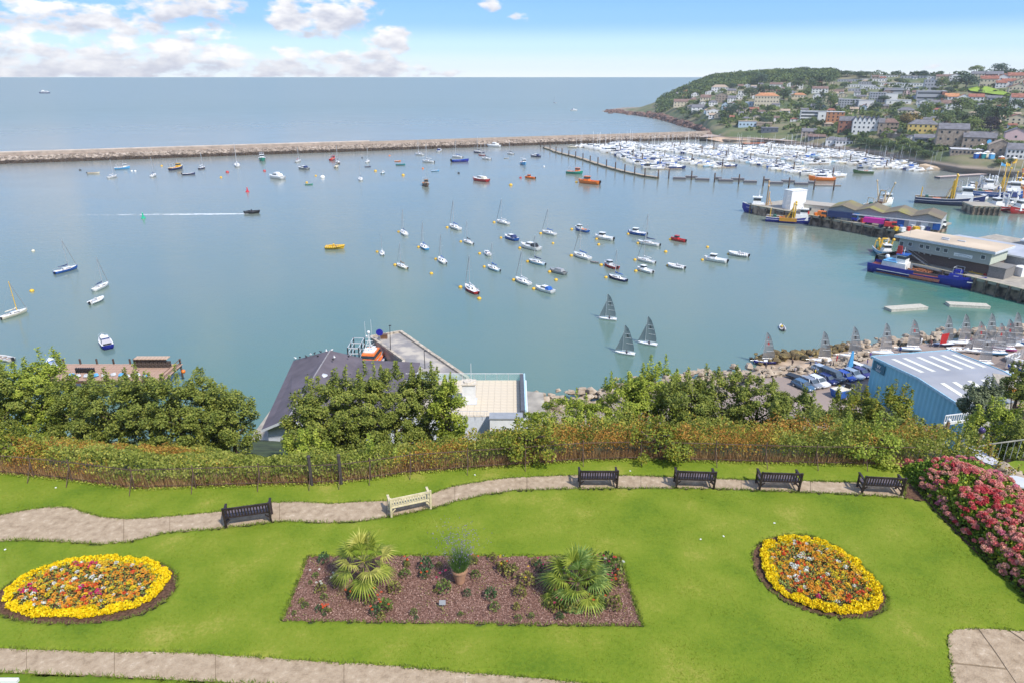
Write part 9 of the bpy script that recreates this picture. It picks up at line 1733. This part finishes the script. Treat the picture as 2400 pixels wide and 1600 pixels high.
n = 16000; x = npr.uniform(25.5, 36, n); y = npr.uniform(22, 44, n); z = np.array([slope_z(a, b) for a, b in zip(x, y)]); stuff(obj('garden_shrubbery', leaf_mesh('garden_shrubbery', np.stack([x, y, z + npr.random_sample(n) ** .6 * np.array([.25 + .5 * max(0, mnoise.noise((a * .5, b * .5, 5))) for a, b in zip(x, y)])], 1), .13, .5), NLM['silver']))
def wall_box(name, label, cat, a, b_, z0, z1, depth, m, roof=None):
 A, B = Vector(a), Vector(b_); d = (B - A).normalized(); nn = Vector((-d.y, d.x, 0)) * depth; t = thing(name, label, cat); q = MB(); q.prism([(v.x, v.y) for v in (A, B, B + nn, A + nn)], z0, z1); q.build('wall', m, t)
 if roof: q = MB(); e = d * .3; q.prism([(v.x, v.y) for v in (A - e - nn * .05, B + e - nn * .05, B + e + nn * 1.05, A - e + nn * 1.05)], z1 + .003, z1 + .18); q.build('roof', roof, t)
ga, gb = P(2290, 957, 22), P(2372, 944, 22); wall_box('white_garage', 'white flat-roofed garage wall behind the bright green bush', 'garage', ga, gb, 10, 22, 1.2, mat('garage_wall', (.55, .54, .50), .8), GREY)
ga, gb = P(2374, 946, 22.4), P(2440, 985, 22.4); wall_box('timber_wall', 'brown timber-clad building side at the right edge', 'building', ga, gb, 10, 22.4, 4, mat('timber_clad', (.42, .26, .18), .8, scale=2), None)
ga, gb = P(2352, 917, 20), P(2440, 930, 20); wall_box('balcony_house', 'beige house with a balcony of orange flowers at the right edge', 'house', ga, gb, 8, 20, 6, WM['cream'], mat('balcony_floor', (.4, .35, .28), .8))
for i in range(6): o = obj('balcony_flowers', RBM[i % 4], FLW['orange'], None, P(2358 + i * 8, 916 + i * 2.2, 20.3)); o.scale = (2.2, 2.2, 1.6); tag(o, f'clump of orange flowers on the balcony at the right edge, {ORD[i]} from left', 'flowers', 'orange balcony flowers')
t = thing('white_balustrade', 'white railed landing in front of the warehouse foot', 'balustrade'); a_, c_ = P(2212, 992, 24), P(2276, 984, 24); b = MB(); b.bar(a_, c_, .15, .35); b.bar(a_ + Vector((0, 0, 1.0)), c_ + Vector((0, 0, 1.0)), .1, .1); b.build('rail', WHITE, t)
for k in range(13): b = MB(); b.box((0, 0, .5), (.08, .08, 1.0)); b.build('baluster', WHITE, t, loc=a_.lerp(c_, k / 12))
ga, gb = P(2158, 1003, 23), P(2226, 994, 23); wall_box('boundary_wall', 'low brown timber fence wall below the blue warehouse', 'wall', ga, gb, 15, 23, .3, mat('boundary_wood', (.26, .20, .15), .9, scale=2))
t = thing('parasol', 'red garden ornament half buried in the foliage by the sumac', 'ornament', P(2068, 992, 33)); b = MB(); b.frus((0, 0), 0, .55, (1.2, 1.2), (.2, .2)); b.build('red_top', RED, t); b = MB(); b.cyl((0, 0, -3), (0, 0, 0), .05); b.build('pole', GREY, t)
for i, (x, y) in enumerate(((131, 1142), (12, 1287), (1113, 1112), (1815, 1225), (1642, 1263), (1696, 1256), (1477, 1103))): b = MB(); b.box((0, 0, .01), (.07, .05, .02), i); tag(b.build('litter', WHITE, None, loc=P(x, y, LZ)), f'scrap of white litter on the grass, {ORD[i]} of seven around the lawn', 'litter', 'white scraps on the lawn')
t = thing('white_kerb', 'end of a white painted board in the bottom left corner of the frame', 'board', P(20, 1597, LZ)); b = MB(); b.box((-.3, 0, .05), (1.2, .12, .12)); b.build('board', WHITE, t)
# ---- lift the working originals out of the scene
for r_ in PROTOS: drop_proto(r_)
# ---- the air: light haze over the bay
hz = MB(); hz.box((0, 900, 47), (6000, 2600, 108)); ho = hz.build('haze', None); ho['kind'] = 'stuff'
hm = bpy.data.materials.new('haze_air'); hm.use_nodes = True; hn = hm.node_tree.nodes; hn.clear(); pv = hn.new('ShaderNodeVolumePrincipled'); pv.inputs['Color'].default_value = (.92, .97, 1, 1); pv.inputs['Density'].default_value = .00012; pv.inputs['Anisotropy'].default_value = .2
ou = hn.new('ShaderNodeOutputMaterial'); hm.node_tree.links.new(pv.outputs[0], ou.inputs['Volume']); ho.data.materials.append(hm)
